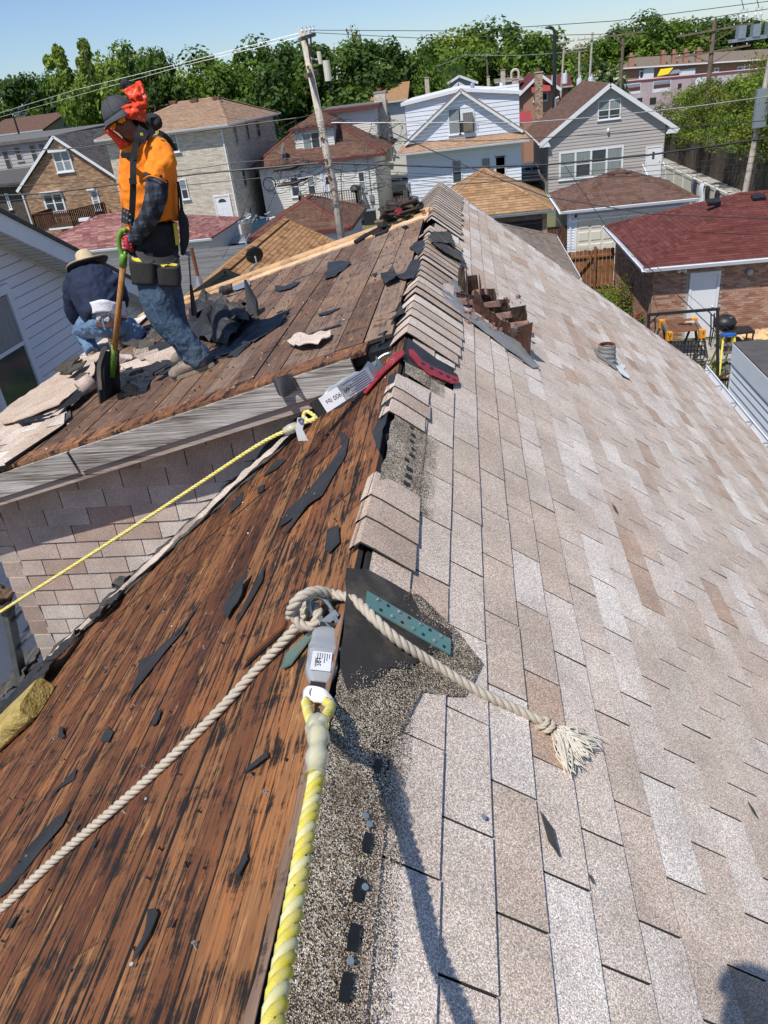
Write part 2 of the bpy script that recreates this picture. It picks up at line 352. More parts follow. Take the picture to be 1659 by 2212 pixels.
M['leafY'] = leaf_mat('leaf_blossom',(.05,.10,.02),(.10,.16,.04),(.62,.62,.42))
M['leafO'] = leaf_mat('leaf_olive',(0.074,0.102,0.017),(0.144,0.168,0.029),(0.252,0.248,0.051))
M['bark'] = pm('bark',(.09,.07,.055),(.05,.04,.032),8,.95,bst=.8,bsc=20,bd=.03,stretch=(1,1,.3))

# ================================================================ MAIN HOUSE (being re-roofed)
XR, ZR, T = -.39, ZC-1.25, .79
LN = math.sqrt(1+T*T)
class Frame:
    """roof plane frame: u along +Y (the ridge), v down the slope, h off the surface"""
    def __init__(s,o,u,v): s.o = Vector(o); s.u = Vector(u).normalized(); s.v = Vector(v).normalized(); s.n = s.u.cross(s.v); s.n = s.n if s.n.z > 0 or abs(s.n.z) < 1e-6 else -s.n
    def p(s,u,v,h=0): return s.o + s.u*u + s.v*v + s.n*h
    def px(s,x,y):
        w = onP(x,y,s.o,s.n)-s.o; return (w.dot(s.u),w.dot(s.v))
    def cr(s,k,x,y): return s.px(*cc(k,x,y))
FE = Frame((XR,0,ZR),(0,1,0),(1,0,-T))
FW = Frame((XR,0,ZR),(0,1,0),(-1,0,-T))
FD = Frame((XR,0,ZR),(0,1,0),(-1,0,-.24))
FS = Frame((0,4.3,0),(1,0,0),(0,0,-1)); FS.n = Vector((0,-1,0))      # side wall of the shed dormer
def imgpx(p):
    w = p-EYE; c = (w.dot(_e),w.dot(_n),w.z)
    z = w.x*_e.z + w.y*_n.z - w.z*_d.z
    if z < .05: return None
    x = w.x*_e.x + w.y*_n.x - w.z*_d.x; y = w.x*_e.y + w.y*_n.y - w.z*_d.y
    return (CX+FOC*x/z,CY+FOC*y/z)
def imgarea(q):
    ps = [imgpx(p) for p in q]
    if any(p is None for p in ps): return 0
    cx = sum(p[0] for p in ps)/len(ps); cy = sum(p[1] for p in ps)/len(ps)
    if not (-40 < cx < 1700 and -40 < cy < 2250): return 0
    a = 0
    for i in range(len(ps)): a += ps[i][0]*ps[(i+1) % len(ps)][1]-ps[(i+1) % len(ps)][0]*ps[i][1]
    return abs(a)/2
def place_pieces(pieces,name,mat,parent,nmax,restname,minarea=0,edge=None):
    if edge is None and name in ('shingle','wall_shingle','roof_board'): edge = M['cutedge']  # asphalt edge on shingles; on boards the black paints shade into seams
    """pieces: (bottom quad, top quad, tint). The largest in view become parts, the rest one joined part."""
    pieces = sorted(pieces,key=lambda q:-imgarea(q[1])); n = 0
    rest = MB()
    for lo, hi, t in pieces:
        if n < nmax and imgarea(hi) > minarea:
            b = MB(); b.tint = t; b.hexa(lo,hi)
            if edge: b.m = [1,0,1,1,1,1]
            b.build(name,(mat,edge) if edge else mat,parent); n += 1
        else:
            rest.tint = t; rest.hexa(lo,hi)
            if edge: rest.m[-6:] = [1,0,1,1,1,1]
    if rest.f: rest.build(restname,(mat,edge) if edge else mat,parent,kind='stuff')
    return n
def clip(u0,u1,spans):
    """cut [u0,u1] to the allowed spans"""
    out = []
    for a, b in spans:
        x, y = max(u0,a), min(u1,b)
        if y-x > .02: out.append((x,y))
    return out
def poly_span(poly,v):
    xs = []
    n = len(poly)
    for i in range(n):
        (u0,v0), (u1,v1) = poly[i], poly[(i+1) % n]
        if (v0-v)*(v1-v) < 0: xs.append(u0+(u1-u0)*(v-v0)/(v1-v0))
    xs.sort(); return [(xs[i],xs[i+1]) for i in range(0,len(xs)-1,2)]
M['feltdark'] = pm('worn_underlayment',(.022,.020,.019),(.045,.040,.036),6,.75,bst=.4,bsc=60,dirt=(.10,.08,.06),dsc=8)
M['cutedge'] = pm('asphalt_edge_seam_shade',(.03,.028,.027),(.05,.045,.04),60,.9,bst=0)
def tabs_on(F,poly,expo,tab,seed=0,th=.007,gap=.006,runs=True,jit=.004,warp=.0015,voff=0,order=1):
    """courses of shingle tabs covering a polygon (u,v) of a roof frame; returns pieces"""
    rr = random.Random(seed); P = []
    vs = [q[1] for q in poly]; v = min(vs)+voff; vmax = max(vs); k = 0
    while v < vmax-.01:
        v1 = min(v+expo,vmax)
        sp = poly_span(poly,(v+v1)/2)
        if sp:
            top = poly_span(poly,v+.004) or sp; bot = poly_span(poly,v1-.004) or sp
            for si, (a,b) in enumerate(sp):
                ta = top[min(si,len(top)-1)]; ba = bot[min(si,len(bot)-1)]
                u = a - (k % 2)*tab/2 - rr.random()*.03 - tab; tint = rr.random(); run = 0
                while u < b:
                    if run <= 0 or not runs: tint = rr.choice((.12,.35,.5,.55,.6,.7,.75,.95))+rr.uniform(-.08,.08); run = rr.choice((1,1,1,2))
                    run -= 1
                    w0, w1 = max(u+gap/2,a), min(u+tab-gap/2,b)
                    if w1-w0 > .03:
                        def cl(x,s,first):
                            if w0 == a and first: return s[0]
                            if w1 == b and not first: return s[1]
                            return min(max(x,s[0]),s[1])
                        t0, t1 = cl(w0,ta,True), cl(w1,ta,False); b0, b1 = cl(w0,ba,True), cl(w1,ba,False)
                        if t1 > t0-.001 and b1 > b0-.001:
                            h0 = .001; ha = th+rr.random()*warp; hb = th+rr.random()*warp; ve = v1+rr.uniform(-jit,jit)*.5
                            lo = [F.p(t0,v,-.003),F.p(t1,v,-.003),F.p(b1,ve,-.003),F.p(b0,ve,-.003)]
                            hi = [F.p(t0,v,h0),F.p(t1,v,h0),F.p(b1,ve,hb),F.p(b0,ve,ha)]
                            # keep counter-clockwise as seen from above
                            if (hi[1]-hi[0]).cross(hi[2]-hi[1]).dot(F.n) < 0: lo = lo[::-1]; hi = hi[::-1]
                            P.append((lo,hi,min(1,max(0,tint))))
                    u += tab
        v = v1; k += 1
    return P
def plate(F,poly,h,th,name,mat,parent,tint=.5,**k):
    b = MB(); b.tint = tint; pts = [F.p(u,v,h) for u,v in poly]
    a = sum(((pts[i]-pts[0]).cross(pts[i+1]-pts[0])).dot(F.n) for i in range(1,len(pts)-1))
    if a < 0: pts = pts[::-1]
    b.prism([p-F.n*th for p in pts],F.n*th); return b.build(name,mat,parent,**k)
def scrap(F,poly,name,mat,parent=None,h=.004,amp=.01,th=.002,cuts=3,seed=0,lift=None,fr=6,tint=.6,**k):
    """torn sheet: irregular outline, own thickness, buckled surface; lift=(u,v,du,dv,height) raises one side"""
    rr = random.Random(seed); pts = []
    n = len(poly)
    for i in range(n):
        (a,b), (c_,d_) = poly[i], poly[(i+1) % n]; L_ = math.hypot(c_-a,d_-b); m = max(1,int(L_/.05)); m = min(m,8)
        for j in range(m):
            t = j/m; jj = .012*min(1,L_) if j else 0
            pts.append((a+(c_-a)*t+rr.uniform(-jj,jj),b+(d_-b)*t+rr.uniform(-jj,jj)))
    bm = bmesh.new(); vs = [bm.verts.new((u,v,0)) for u,v in pts]; f = bm.faces.new(vs)
    bmesh.ops.triangulate(bm,faces=[f]); bmesh.ops.subdivide_edges(bm,edges=bm.edges,cuts=cuts,use_grid_fill=True)
    for v in bm.verts:
        u_, v_ = v.co.x, v.co.y
        z = h + amp*(.5+.9*noise.noise(Vector((u_*fr+seed*3.1,v_*fr,seed)))) + amp*.4*noise.noise(Vector((u_*fr*3,v_*fr*3+seed,2)))
        if lift:
            t = (u_-lift[0])*lift[2]+(v_-lift[1])*lift[3]
            if t > 0:
                z += lift[4]*t*t if len(lift) < 6 else 0
        v.co = F.p(u_,v_,max(z,h*.4))
    bmesh.ops.recalc_face_normals(bm,faces=bm.faces)
    me = bpy.data.meshes.new(name); bm.to_mesh(me); bm.free(); me.materials.append(mat)
    at = me.attributes.new('tint','FLOAT','FACE'); at.data.foreach_set('value',[tint]*len(me.polygons))
    o = bpy.data.objects.new(name,me); C.objects.link(o)
    cs = [v.co.copy() for v in me.vertices]; o0 = Vector((sum(c.x for c in cs)/len(cs),sum(c.y for c in cs)/len(cs),min(c.z for c in cs)))
    me.transform(Matrix.Translation(-o0)); o.parent = parent; o.location = o0-worldpos(parent)
    s = o.modifiers.new('thickness','SOLIDIFY'); s.thickness = th; s.offset = 0
    lab = k.get('label'); tag(o,lab,k.get('cat'),k.get('group'),k.get('kind')); return o

house = thing('house','white-gutter house under the camera with half its tan shingle roof stripped to bare orange-brown boards','house',(0,4,0))
Y0, YE = -1.3, 11.0
# body under the roof
b = MB(); b.box((XR-3.3,Y0+.2,0),(XR+3.3,YE-.25,4.1)); b.build('wall',M['siding_white'],house)
b = MB()
b.prism([(XR-3.3,YE-.26,4.1),(XR+3.3,YE-.26,4.1),(XR,YE-.26,ZR-.12)],(0,.02,0)); b.build('gable_wall',M['siding_white'],house); b = MB(); b.prism([(XR-3.3,Y0+.2,4.1),(XR+3.3,Y0+.2,4.1),(XR,Y0+.2,ZR-.12)],(0,.02,0)); b.build('gable_wall',M['siding_white'],house)
VE = 3.65*LN                     # slope length, ridge to east eave
# roof slabs (structure below the covering)
plate(FE,[(Y0,.03),(YE,.03),(YE,VE),(Y0,VE)],-.012,.07,'roof_deck',M['felt'],house)
plate(FW,[(Y0,.03),(4.3,.03),(4.3,VE+.1),(Y0,VE+.1)],-.024,.06,'roof_deck',M['tar'],house)  # near-black sheet, stands in for darkness in the gaps between boards
plate(FW,[(8.75,.03),(YE,.03),(YE,VE+.1),(8.75,VE+.1)],-.012,.07,'roof_deck',M['felt'],house)

# ---- east slope: tan laminated shingles, course by course
E_poly = [(Y0,.041),(YE-.01,.041),(YE-.01,VE),(Y0,VE)]
pcs = tabs_on(FE,E_poly,.142,.345,seed=11,th=.009,gap=.006,warp=.004)
def in_poly(u,v,poly):
    r = False; n = len(poly)
    for i in range(n):
        (a,b_), (c_,d_) = poly[i], poly[(i+1) % n]
        if (b_ > v) != (d_ > v) and u < (c_-a)*(v-b_)/(d_-b_)+a: r = not r
    return r
# torn patch beside the green plate and around the red anchor
hole1 = [FE.px(x,y) for x,y in [(730,1230),(800,1235),(900,1290),(955,1370),(975,1425),(940,1480),(880,1480),(860,1560),(700,1640)]]
keep = []
for lo, hi, t in pcs:
    c_ = (hi[0]+hi[2])/2-FE.o; cu, cv = c_.dot(FE.u), c_.dot(FE.v)
    if in_poly(cu,cv,hole1): continue
    if cv < .17 and not (2.0 < cu < 2.35) : t = t*.5
    if cv < .33 and 3.55 < cu < 4.02: continue
    keep.append((lo,hi,t))
place_pieces(keep,'shingle',M['roof'],house,300,'shingle_courses')
# weathered strip beside the ridge where the caps have been pulled: loose granules over old asphalt
def strip(u0,u1,v0,v1,mat,name,h=.003,seed=1,amp=.004):
    b = MB()
    n = max(4,int((u1-u0)/.04))
    rr = random.Random(seed); e0 = [v0(u0+(u1-u0)*i/n) + rr.uniform(-.008,.008) for i in range(n+1)]; e1 = [v1(u0+(u1-u0)*i/n)+rr.uniform(-.008,.008) for i in range(n+1)]
    def fn(a,t):
        i = min(n,int(round(a*n))); u = u0+(u1-u0)*a; v = e0[i]+(e1[i]-e0[i])*t
        return FE.p(u,v,h+amp*noise.noise(Vector((u*9,v*12,seed)))) 
    b.grid(fn,n,8); b.t = [(k % 8)/8*.95 for k in range(len(b.f))]; o = b.build(name,mat,house,smooth=True)
    return o
strip(-1.2,1.55,lambda u:.012,lambda u:.225,M['debris'],'granule_strip',h=.014,seed=3,amp=.002)
scrap(FE,[FE.px(x,y) for x,y in [(700,1640),(860,1590),(905,1500),(1000,1510),(1040,1440),(990,1375),(900,1290),(860,1290),(740,1400)]],'granule_strip',M['debris'],house,h=.010,amp=.004,seed=5,tint=.5)
scrap(FE,[FE.px(x,y) for x,y in [(735,1545),(900,1480),(985,1420),(965,1360),(880,1280),(860,1300),(930,1400),(800,1460),(740,1440)]],'granule_strip',M['debris'],house,h=.0215,amp=.001,th=.0005,seed=15,tint=.95)
strip(2.32,2.98,lambda u:.012,lambda u:.24,M['debris'],'granule_strip',h=.014,seed=4,amp=.002)
strip(3.52,3.80,lambda u:.02,lambda u:.26,M['debris'],'granule_strip',h=.014,seed=6,amp=.002)
# bare underlayment around both anchors
scrap(FE,[FE.px(x,y) for x,y in [(742,1235),(790,1240),(880,1290),(900,1330),(968,1372),(965,1400),(905,1430),(870,1455),(835,1450),(800,1490),(742,1500),(728,1450)]],'underlayment',M['feltdark'],house,h=.016,amp=.003,seed=2)
scrap(FE,[(3.66,.005),(4.05,.005),(4.02,.15),(3.97,.34),(3.86,.35),(3.78,.22),(3.70,.12)],'underlayment',M['felt'],house,h=.013,amp=.003,seed=3)
# tar spots left along the old nail line, torn edges
rr = random.Random(5)
for i, (x,y,s_) in enumerate([(157,1000,1),(122,420,1.2),(90,600,1.3),(68,780,1.35),(38,970,1.3)]):
    s_ *= .66
    u, v = FE.cr(11,x,y) if i else FE.cr(11,165,130)
    scrap(FE,[(u+.028*s_,v-.010*s_),(u+.03*s_,v+.011*s_),(u,v+.013*s_),(u-.026*s_,v+.009*s_),(u-.03*s_,v-.012*s_),(u,v-.014*s_)],'tar_patch',M['tar'],house,h=.0185,amp=.002,seed=i,cuts=1)
for i in range(9):
    u, v = 2.45+i*.062, .115+rr.uniform(-.012,.012)
    s_ = rr.uniform(.5,1); scrap(FE,[(u-.014*s_,v-.014*s_),(u+.016*s_,v-.015*s_),(u+.014*s_,v+.015*s_),(u-.012*s_,v+.012*s_)],'tar_patch',M['tar'],house,h=.0185,amp=.001,seed=20+i,cuts=0)
for (x,y) in [(115,320),(128,352),(110,590),(52,870),(560,323)]:
    u, v = FE.cr(11,x,y); b = MB(); c_ = FE.p(u,v,.021); b.tube([c_,c_+FE.n*.003],.007,10); b.build('nail_head',M['galv'],house)
# small lifted chips on the slope
for (k,x,y,s_) in [(11,810,385,1.0),(11,1585,290,.5),(12,945,710,.7),(11,965,555,.25),(18,925,1210,.5)]:
    u, v = FE.cr(k,x,y)
    scrap(FE,[(u+.055*s_,v-.022*s_),(u+.02*s_,v+.012*s_),(u-.05*s_,v+.026*s_),(u-.02*s_,v-.004*s_)],'lifted_chip',M['feltdust'],house,h=.016,amp=.008,seed=int(x),cuts=1)

# ---- ridge caps
def ridge_cap(u,tint,wE=.36,wW=.26,tilt=0.,lift=0.,rr=rnd,part='ridge_cap'):
    b = MB(); b.tint = tint
    e = .004; u1 = u+.185; j = rr.uniform(-.012,.012)
    prof = []
    jw, je = rr.uniform(-.02,.02), rr.uniform(-.02,.02)
    ts = [(-1,wW+jw),(-1,(wW+jw)*.5),(-1,.035),(0,0),(1,.035),(1,wE*.5),(1,wE+je)]
    def pt(s,w,uu,h):
        if s == 0: return Vector((XR,uu,ZR+h*1.25-.004))
        F = FE if s > 0 else FW
        return F.p(uu,w,h)
    L_ = len(ts); rows = []
    for uu, h in ((u,.022+lift),(u1,.014+lift*.3)):
        rows.append([pt(s,w,uu+tilt*w*(1 if s > 0 else -1)+j*.2,h+ (lift*1.2 if s < 0 and w > .1 else 0)) for s,w in ts])
    low = [[pt(s,w,uu+tilt*w*(1 if s > 0 else -1)+j*.2,h-.006+(lift*1.2 if s < 0 and w > .1 else 0)) for s,w in ts] for uu,h in ((u,.022+lift),(u1,.014+lift*.3))]
    k = len(b.v); b.v += rows[0]+rows[1]+low[0]+low[1]
    for i in range(L_-1):
        b.face([k+i,k+i+1,k+L_+i+1,k+L_+i]); b.face([k+2*L_+i+1,k+2*L_+i,k+3*L_+i,k+3*L_+i+1])
        b.face([k+i+1,k+i,k+2*L_+i,k+2*L_+i+1])
    b.face([k,k+L_,k+3*L_,k+2*L_]); b.face([k+L_-1,k+3*L_-1,k+4*L_-1,k+2*L_-1][:4] if False else [k+L_-1,k+2*L_+L_-1,k+3*L_+L_-1,k+L_+L_-1])
    b.m = [0,1,1]*(L_-1)+[1,1]
    return b.build(part,(M['cap'],M['cutedge']),house)
rr = random.Random(21)
u = 1.93
for u in (1.93,2.09,2.24): ridge_cap(u,rr.random(),wW=.02,wE=.19,rr=rr)
for u in (2.98,3.14,3.28): ridge_cap(u,rr.random(),wW=.035 if u < 3.2 else .07,wE=.18,lift=.012 if u == 3.26 else 0,rr=rr)
u = 4.12
while u < YE-.1:
    if not (7.45 < u < 7.75): ridge_cap(u,rr.random(),wW=(.26 if u < 4.6 else rr.choice((.04,.06,.08,.10,.18)) if u < 8.7 else .34),wE=.36,lift=rr.choice((0,0,.003,.008)) if u < 9 else .001,tilt=.0,rr=rr)
    u += .172
# ---- gutter on the east eave with hangers; rake trim
gx = XR+3.65; gz = ZR-T*3.65
b = MB()
for (x0,z0,x1,z1) in ((gx-.02,gz-.02,gx-.005,gz-.12),(gx-.005,gz-.12,gx+.095,gz-.12),(gx+.095,gz-.12,gx+.125,gz-.015),(gx+.125,gz-.015,gx+.105,gz-.012)):
    b.bar((0,0,0),(0,1,0),.01) if False else None
    d_ = Vector((x1-x0,0,z1-z0)).normalized(); nn = Vector((-d_.z,0,d_.x))*.002
    b.prism([Vector((x0,Y0,z0))-nn,Vector((x1,Y0,z1))-nn,Vector((x1,Y0,z1))+nn,Vector((x0,Y0,z0))+nn],(0,YE-Y0+.02,0))
g = b.build('gutter',M['white'],house)
yy = Y0+.3
while yy < YE:
    box_obj('hanger',M['alu'],(gx-.01,yy,gz-.025),(gx+.115,yy+.025,gz-.019),g); yy += .62
for F in (FE,FW):
    b = MB(); p0, p1 = F.p(YE+.012,0,-.09), F.p(YE+.012,VE,-.09); b.bar(p0,p1,.022,.16,up=F.n); b.build('rake_board',M['white'],house)
    if F is FE: b = MB(); b.bar(F.p(YE+.02,.05,.0),F.p(YE+.02,VE,.0),.05,.012,up=F.n); b.build('drip_edge',M['alu'],house)

# ---- west slope: bare boards
rr = random.Random(3); v = .012; k = 0; W_ = .136
boards = []
while v < VE+.08:
    us = [Y0]; 
    while us[-1] < 4.25: us.append(min(4.25,us[-1]+rr.choice((1.2,1.8,2.4,3.6))*rr.uniform(.9,1.1)))
    for a, c_ in zip(us[:-1],us[1:]):
        if c_-a < .05: continue
        h = rr.uniform(-.0025,.0025); t = rr.random(); g0 = rr.uniform(.004,.009); h2 = h+rr.uniform(-.002,.002)
        va, vb = v+g0/2, min(v+W_,VE+.1)-g0/2
        lo = [FW.p(a+.002,va,-.022),FW.p(a+.002,vb,-.022),FW.p(c_-.002,vb,-.022),FW.p(c_-.002,va,-.022)]
        hi = [FW.p(a+.002,va,h),FW.p(a+.002,vb,h2),FW.p(c_-.002,vb,h2),FW.p(c_-.002,va,h)]
        if (hi[1]-hi[0]).cross(hi[2]-hi[1]).dot(FW.n) < 0: lo, hi = lo[::-1], hi[::-1]
        boards.append((lo,hi,t))
    v += W_
place_pieces(boards,'roof_board',M['deck'],house,300,'roof_boards')
# nails left in the boards
b = MB(); b2 = MB(); rr = random.Random(9)
for i in range(190):
    u, v = rr.uniform(.4,4.1), rr.uniform(.08,3.6)
    c_ = FW.p(u,v,0); l = rr.uniform(.006,.016); d_ = (FW.n+Vector((rr.uniform(-.6,.6),rr.uniform(-.6,.6),0))).normalized()
    q = b if rr.random() < .6 else b2
    q.tube([c_-FW.n*.002,c_+d_*l],.0022,4); q.tube([c_+d_*l,c_+d_*(l+.002)],.0045,6)
b.build('nails',M['tar'],house,kind='stuff'); b2.build('shiny_nails',M['galv'],house,kind='stuff')
# splintered slot with a rusty strap, beside the rope
u0, v0 = FW.cr(9,245,362); u1, v1 = FW.cr(9,90,505)
M['rust'] = pm('rust',(.22,.075,.02),(.13,.045,.02),20,.8)
plate(FW,[(u0,v0),(u0-.025,v0+.005),(u1-.02,v1+.005),(u1,v1)],.012,.008,'rusty_strap',M['rust'],house)
scrap(FW,[(u0-.03,v0),(u0-.055,v0+.02),(u1-.05,v1+.02),(u1-.025,v1)],'split_in_board',M['tar'],house,h=.004,amp=.001,cuts=0)
# felt scraps still nailed to the boards (outlines read off the photograph)
SCR = [
 (8,[(1590,235),(1635,270),(1620,350),(1560,450),(1510,540),(1440,590),(1390,650),(1330,728),(1375,640),(1305,690),(1350,600),(1440,520),(1500,440),(1545,390),(1600,310)]),
 (8,[(1535,700),(1590,680),(1595,760),(1545,810),(1520,790)]),
 (8,[(690,1290),(740,1260),(870,1130),(940,1030),(925,1060),(850,1180),(800,1240),(700,1370),(640,1440),(590,1515),(650,1380),(655,1310)]),
 (8,[(1185,905),(1150,1010),(1100,1080),(1075,1125),(1055,1080),(1090,1010),(1130,960)]),
 (8,[(1245,860),(1235,930),(1180,1030),(1100,1160),(1150,1030),(1210,930)]),
 (8,[(1270,395),(1300,370),(1340,370),(1290,420),(1230,450)]),
 (8,[(1085,570),(1140,520),(1130,570),(1075,625)]),
 (8,[(1210,500),(1240,485),(1230,520),(1205,530)]),
 (8,[(760,1530),(750,1580),(720,1610),(735,1560)]),
 (10,[(690,0),(710,5),(690,60),(665,70),(675,30)]),
 (10,[(1175,180),(1180,205),(1120,250),(1070,280),(1090,250),(1140,210)]),
 (10,[(480,70),(500,95),(480,140),(445,135),(455,100)]),
 (10,[(340,250),(330,300),(260,340),(210,400),(250,340),(300,290)]),
 (10,[(245,470),(315,430),(280,500),(170,630),(110,710),(30,760),(60,700),(130,600),(200,520)]),
 (10,[(270,75),(290,80),(290,120),(272,128)]),
 (10,[(655,870),(690,865),(700,885),(665,980),(630,1040),(590,1105),(600,1060),(640,990),(650,920)]),
 (10,[(1085,620),(1090,650),(1050,730),(1040,700)]),
 (10,[(330,495),(355,500),(340,525),(328,515)]),
 (10,[(0,760),(110,700),(120,690),(40,790),(0,820)]),
]
for i, (k,ps) in enumerate(SCR):
    poly = [FW.cr(k,x,y) for x,y in ps]
    scrap(FW,poly,'felt_scrap',M['felt'],house,h=.005,amp=.006 if i not in (3,14) else .03,seed=40+i,cuts=1)
for i in range(26):
    u, v = rr.uniform(.5,4.0), rr.uniform(.1,3.3); s_ = rr.uniform(.006,.022)
    scrap(FW,[(u-s_,v-s_*.6),(u+s_*1.2,v-s_*.7),(u+s_,v+s_*.8),(u-s_*.7,v+s_)],'felt_scrap',M['felt'],house,h=.005,amp=.008,seed=90+i,cuts=1)
# ragged felt edge along the ridge on the bare side
scrap(FW,[(2.95,0),(3.3,0),(3.5,0),(3.55,.06),(3.35,.045),(3.2,.075),(3.05,.05),(2.9,.08),(2.7,.03),(2.6,.0)],'felt_edge',M['felt'],house,h=.012,amp=.006,seed=8)
scrap(FW,[(-.8,-.005),(1.6,-.005),(1.55,.02),(1.2,.03),(.8,.02),(.2,.03),(-.8,.02)],'ridge_lath',M['deck2'],house,h=.010,amp=.003,seed=9)
# west slope beyond the dormer keeps its shingles
place_pieces(tabs_on(FW,[(8.8,.3),(YE-.01,.3),(YE-.01,1.6),(8.8,1.6)],.142,.345,seed=5),'shingle',M['roof'],house,0,'shingle_courses')

# ================================================================ SHED DORMER (rear, left): built as parts of the house
YD0, YD1 = 4.08, 8.75; VD = 3.61*math.sqrt(1+.24**2)
b = MB()
# side wall backing + its shingle cladding
wx0 = -3.46
zt = lambda x: ZR+.24*(x-XR)-.15      # under the dormer roof
zb = lambda x: ZR+T*(x-XR)
b.prism([(wx0,4.3,3.6),(-1.0,4.3,zb(-1.0)-.2),(XR-.1,4.3,ZR-.16),(wx0,4.3,zt(wx0))],(0,.05,0)); b.build('dormer_wall',M['felt'],house)
box_obj('dormer_face',M['siding_white'],(wx0,4.36,3.2),(wx0+.1,YD1-.2,zt(wx0)),house)
b = MB(); b.prism([(wx0,YD1-.1,3.6),(XR-.1,YD1-.1,ZR-.16),(wx0,YD1-.1,zt(wx0))],(0,.05,0)); b.build('dormer_wall',M['siding_white'],house)
rr = random.Random(31); pcs = []; z = ZR+.02; k = 0
while z > 4.0:
    z1 = z-.139; u = wx0-.165*(k % 2)+.02; 
    while u < XR:
        a, c_ = max(u+.003,wx0), u+.327
        def lim(x,zz): return min(x,XR + (zz-ZR)/T + .06,99)
        hi_z = z; 
        # trim against the dormer soffit (top) and the main slope (bottom)
        def top(x): return min(z,zt(x))
        def bot(x): return max(z1,zb(x)-.06)
        if c_ > a+.02 and (top(a) > bot(a) or top(c_) > bot(c_)):
            # march the right end back until it is above the slope
            while c_ > a+.03 and top(c_) <= bot(c_): c_ -= .02
            while a < c_-.03 and top(a) <= bot(a): a += .02
            if c_-a > .03:
                h = 4.292-.008-rr.random()*.002; h2 = 4.296-.003
                lo = [(a,4.3,bot(a)),(c_,4.3,bot(c_)),(c_,4.3,top(c_)),(a,4.3,top(a))]
                hi = [(a,h,bot(a)),(c_,h,bot(c_)),(c_,h2,top(c_)),(a,h2,top(a))]
                pcs.append(([Vector(p) for p in lo],[Vector(p) for p in hi],rr.choice((.15,.4,.6,.6,.8,.95))))
        u += .33
    z = z1; k += 1
place_pieces(pcs,'wall_shingle',M['sidewall'],house,300,'wall_shingles')
# corner column of shingles, turned round the dormer corner
for i in range(18):
    z = 6.13-i*.139
    if z < 4.0: break
    b = MB(); b.tint = rr.random(); b.hexa([(wx0-.15,4.29,z-.137),(wx0+.02,4.29,z-.137),(wx0+.02,4.31,z-.137),(wx0-.15,4.31,z-.137)],[(wx0-.13,4.283,z),(wx0+.015,4.283,z),(wx0+.015,4.31,z),(wx0-.13,4.31,z)]); b.build('corner_shingle',M['sidewall'],house)
# dormer roof body
plate(FD,[(YD0+.03,.1),(YD1,.1),(YD1,VD),(YD0+.03,VD)],-.03,.05,'dormer_roof_deck',M['tar'],house)
# boards: N-S, first an edge board along the rake, at the far side two fresh ones
rr = random.Random(13)
def quadboard(F,u0,u1,v0,v1,h,t,th=.022):
    hh = [h+rr.uniform(-.002,.002) for _ in range(4)]
    lo = [F.p(u0,v0,-th),F.p(u0,v1,-th),F.p(u1,v1,-th),F.p(u1,v0,-th)]
    hi = [F.p(u0,v0,hh[0]),F.p(u0,v1,hh[1]),F.p(u1,v1,hh[2]),F.p(u1,v0,hh[3])]
    if (hi[1]-hi[0]).cross(hi[2]-hi[1]).dot(F.n) < 0: lo, hi = lo[::-1], hi[::-1]
    return (lo,hi,t)
pcs = []; v = .10
while v < VD-.02:
    w = rr.choice((.178,.182,.186)); v1 = min(v+w,VD)
    cut = rr.choice((5.9,6.6,7.3,99)); us = [4.26,8.26] if cut > 9 else [4.26,cut,8.26]
    for a, c_ in zip(us[:-1],us[1:]): pcs.append(quadboard(FD,a+.003,c_-.003,v+rr.uniform(.002,.005),v1-.004,rr.uniform(-.002,.004),rr.random()))
    v = v1
place_pieces(pcs,'roof_board',M['deck2'],house,300,'roof_boards')
pcs = []
for a, c_ in ((.25,1.9),(1.9,VD)): pcs.append(quadboard(FD,YD0+.002,4.245,a,c_-.004,.004,rr.random()))
place_pieces(pcs,'edge_board',M['edgewood'],house,9,'x')
pcs = []
for u0, u1, cuts_ in ((8.275,8.50,(.05,2.2,VD)),(8.505,8.76,(.05,1.3,VD))):
    for a, c_ in zip(cuts_[:-1],cuts_[1:]): pcs.append(quadboard(FD,u0,u1,a,c_-.004,.012 if u0 < 8.4 else .030,rr.random()))
place_pieces(pcs,'fresh_board',M['fresh'],house,9,'x')
b = MB(); b.tint = .5; b.bar(FD.p(8.775,.03,-.06),FD.p(8.775,VD,-.06),.025,.15,up=FD.n); b.build('fresh_fascia',M['fresh'],house)
# near rake: weathered white fascia in two lengths, peeling trim under it
for a, c_, dz in ((.34,2.28,0),(2.30,VD+.05,-.012)):
    b = MB(); b.tint = .5; b.bar(FD.p(YD0-.018,a,-.085+dz),FD.p(YD0-.018,c_,-.095+dz),.03,.15,up=FD.n); b.build('rake_board',M['rake'],house)
b = MB(); b.bar(FD.p(YD0+.012,.4,-.195),FD.p(YD0+.012,VD+.05,-.205),.05,.065,up=FD.n); b.build('rake_trim',M['trimworn'],house)
b = MB(); b.bar(FD.p(YD0+.13,.4,-.185),FD.p(YD0+.13,VD+.03,-.19),.20,.02,up=FD.n); b.build('soffit',M['trimworn'],house)
b = MB(); b.bar(FD.p(YD0,VD+.01,-.08),FD.p(YD1,VD+.01,-.08),.02,.14,up=FD.n); b.build('eave_fascia',M['trimworn'],house)
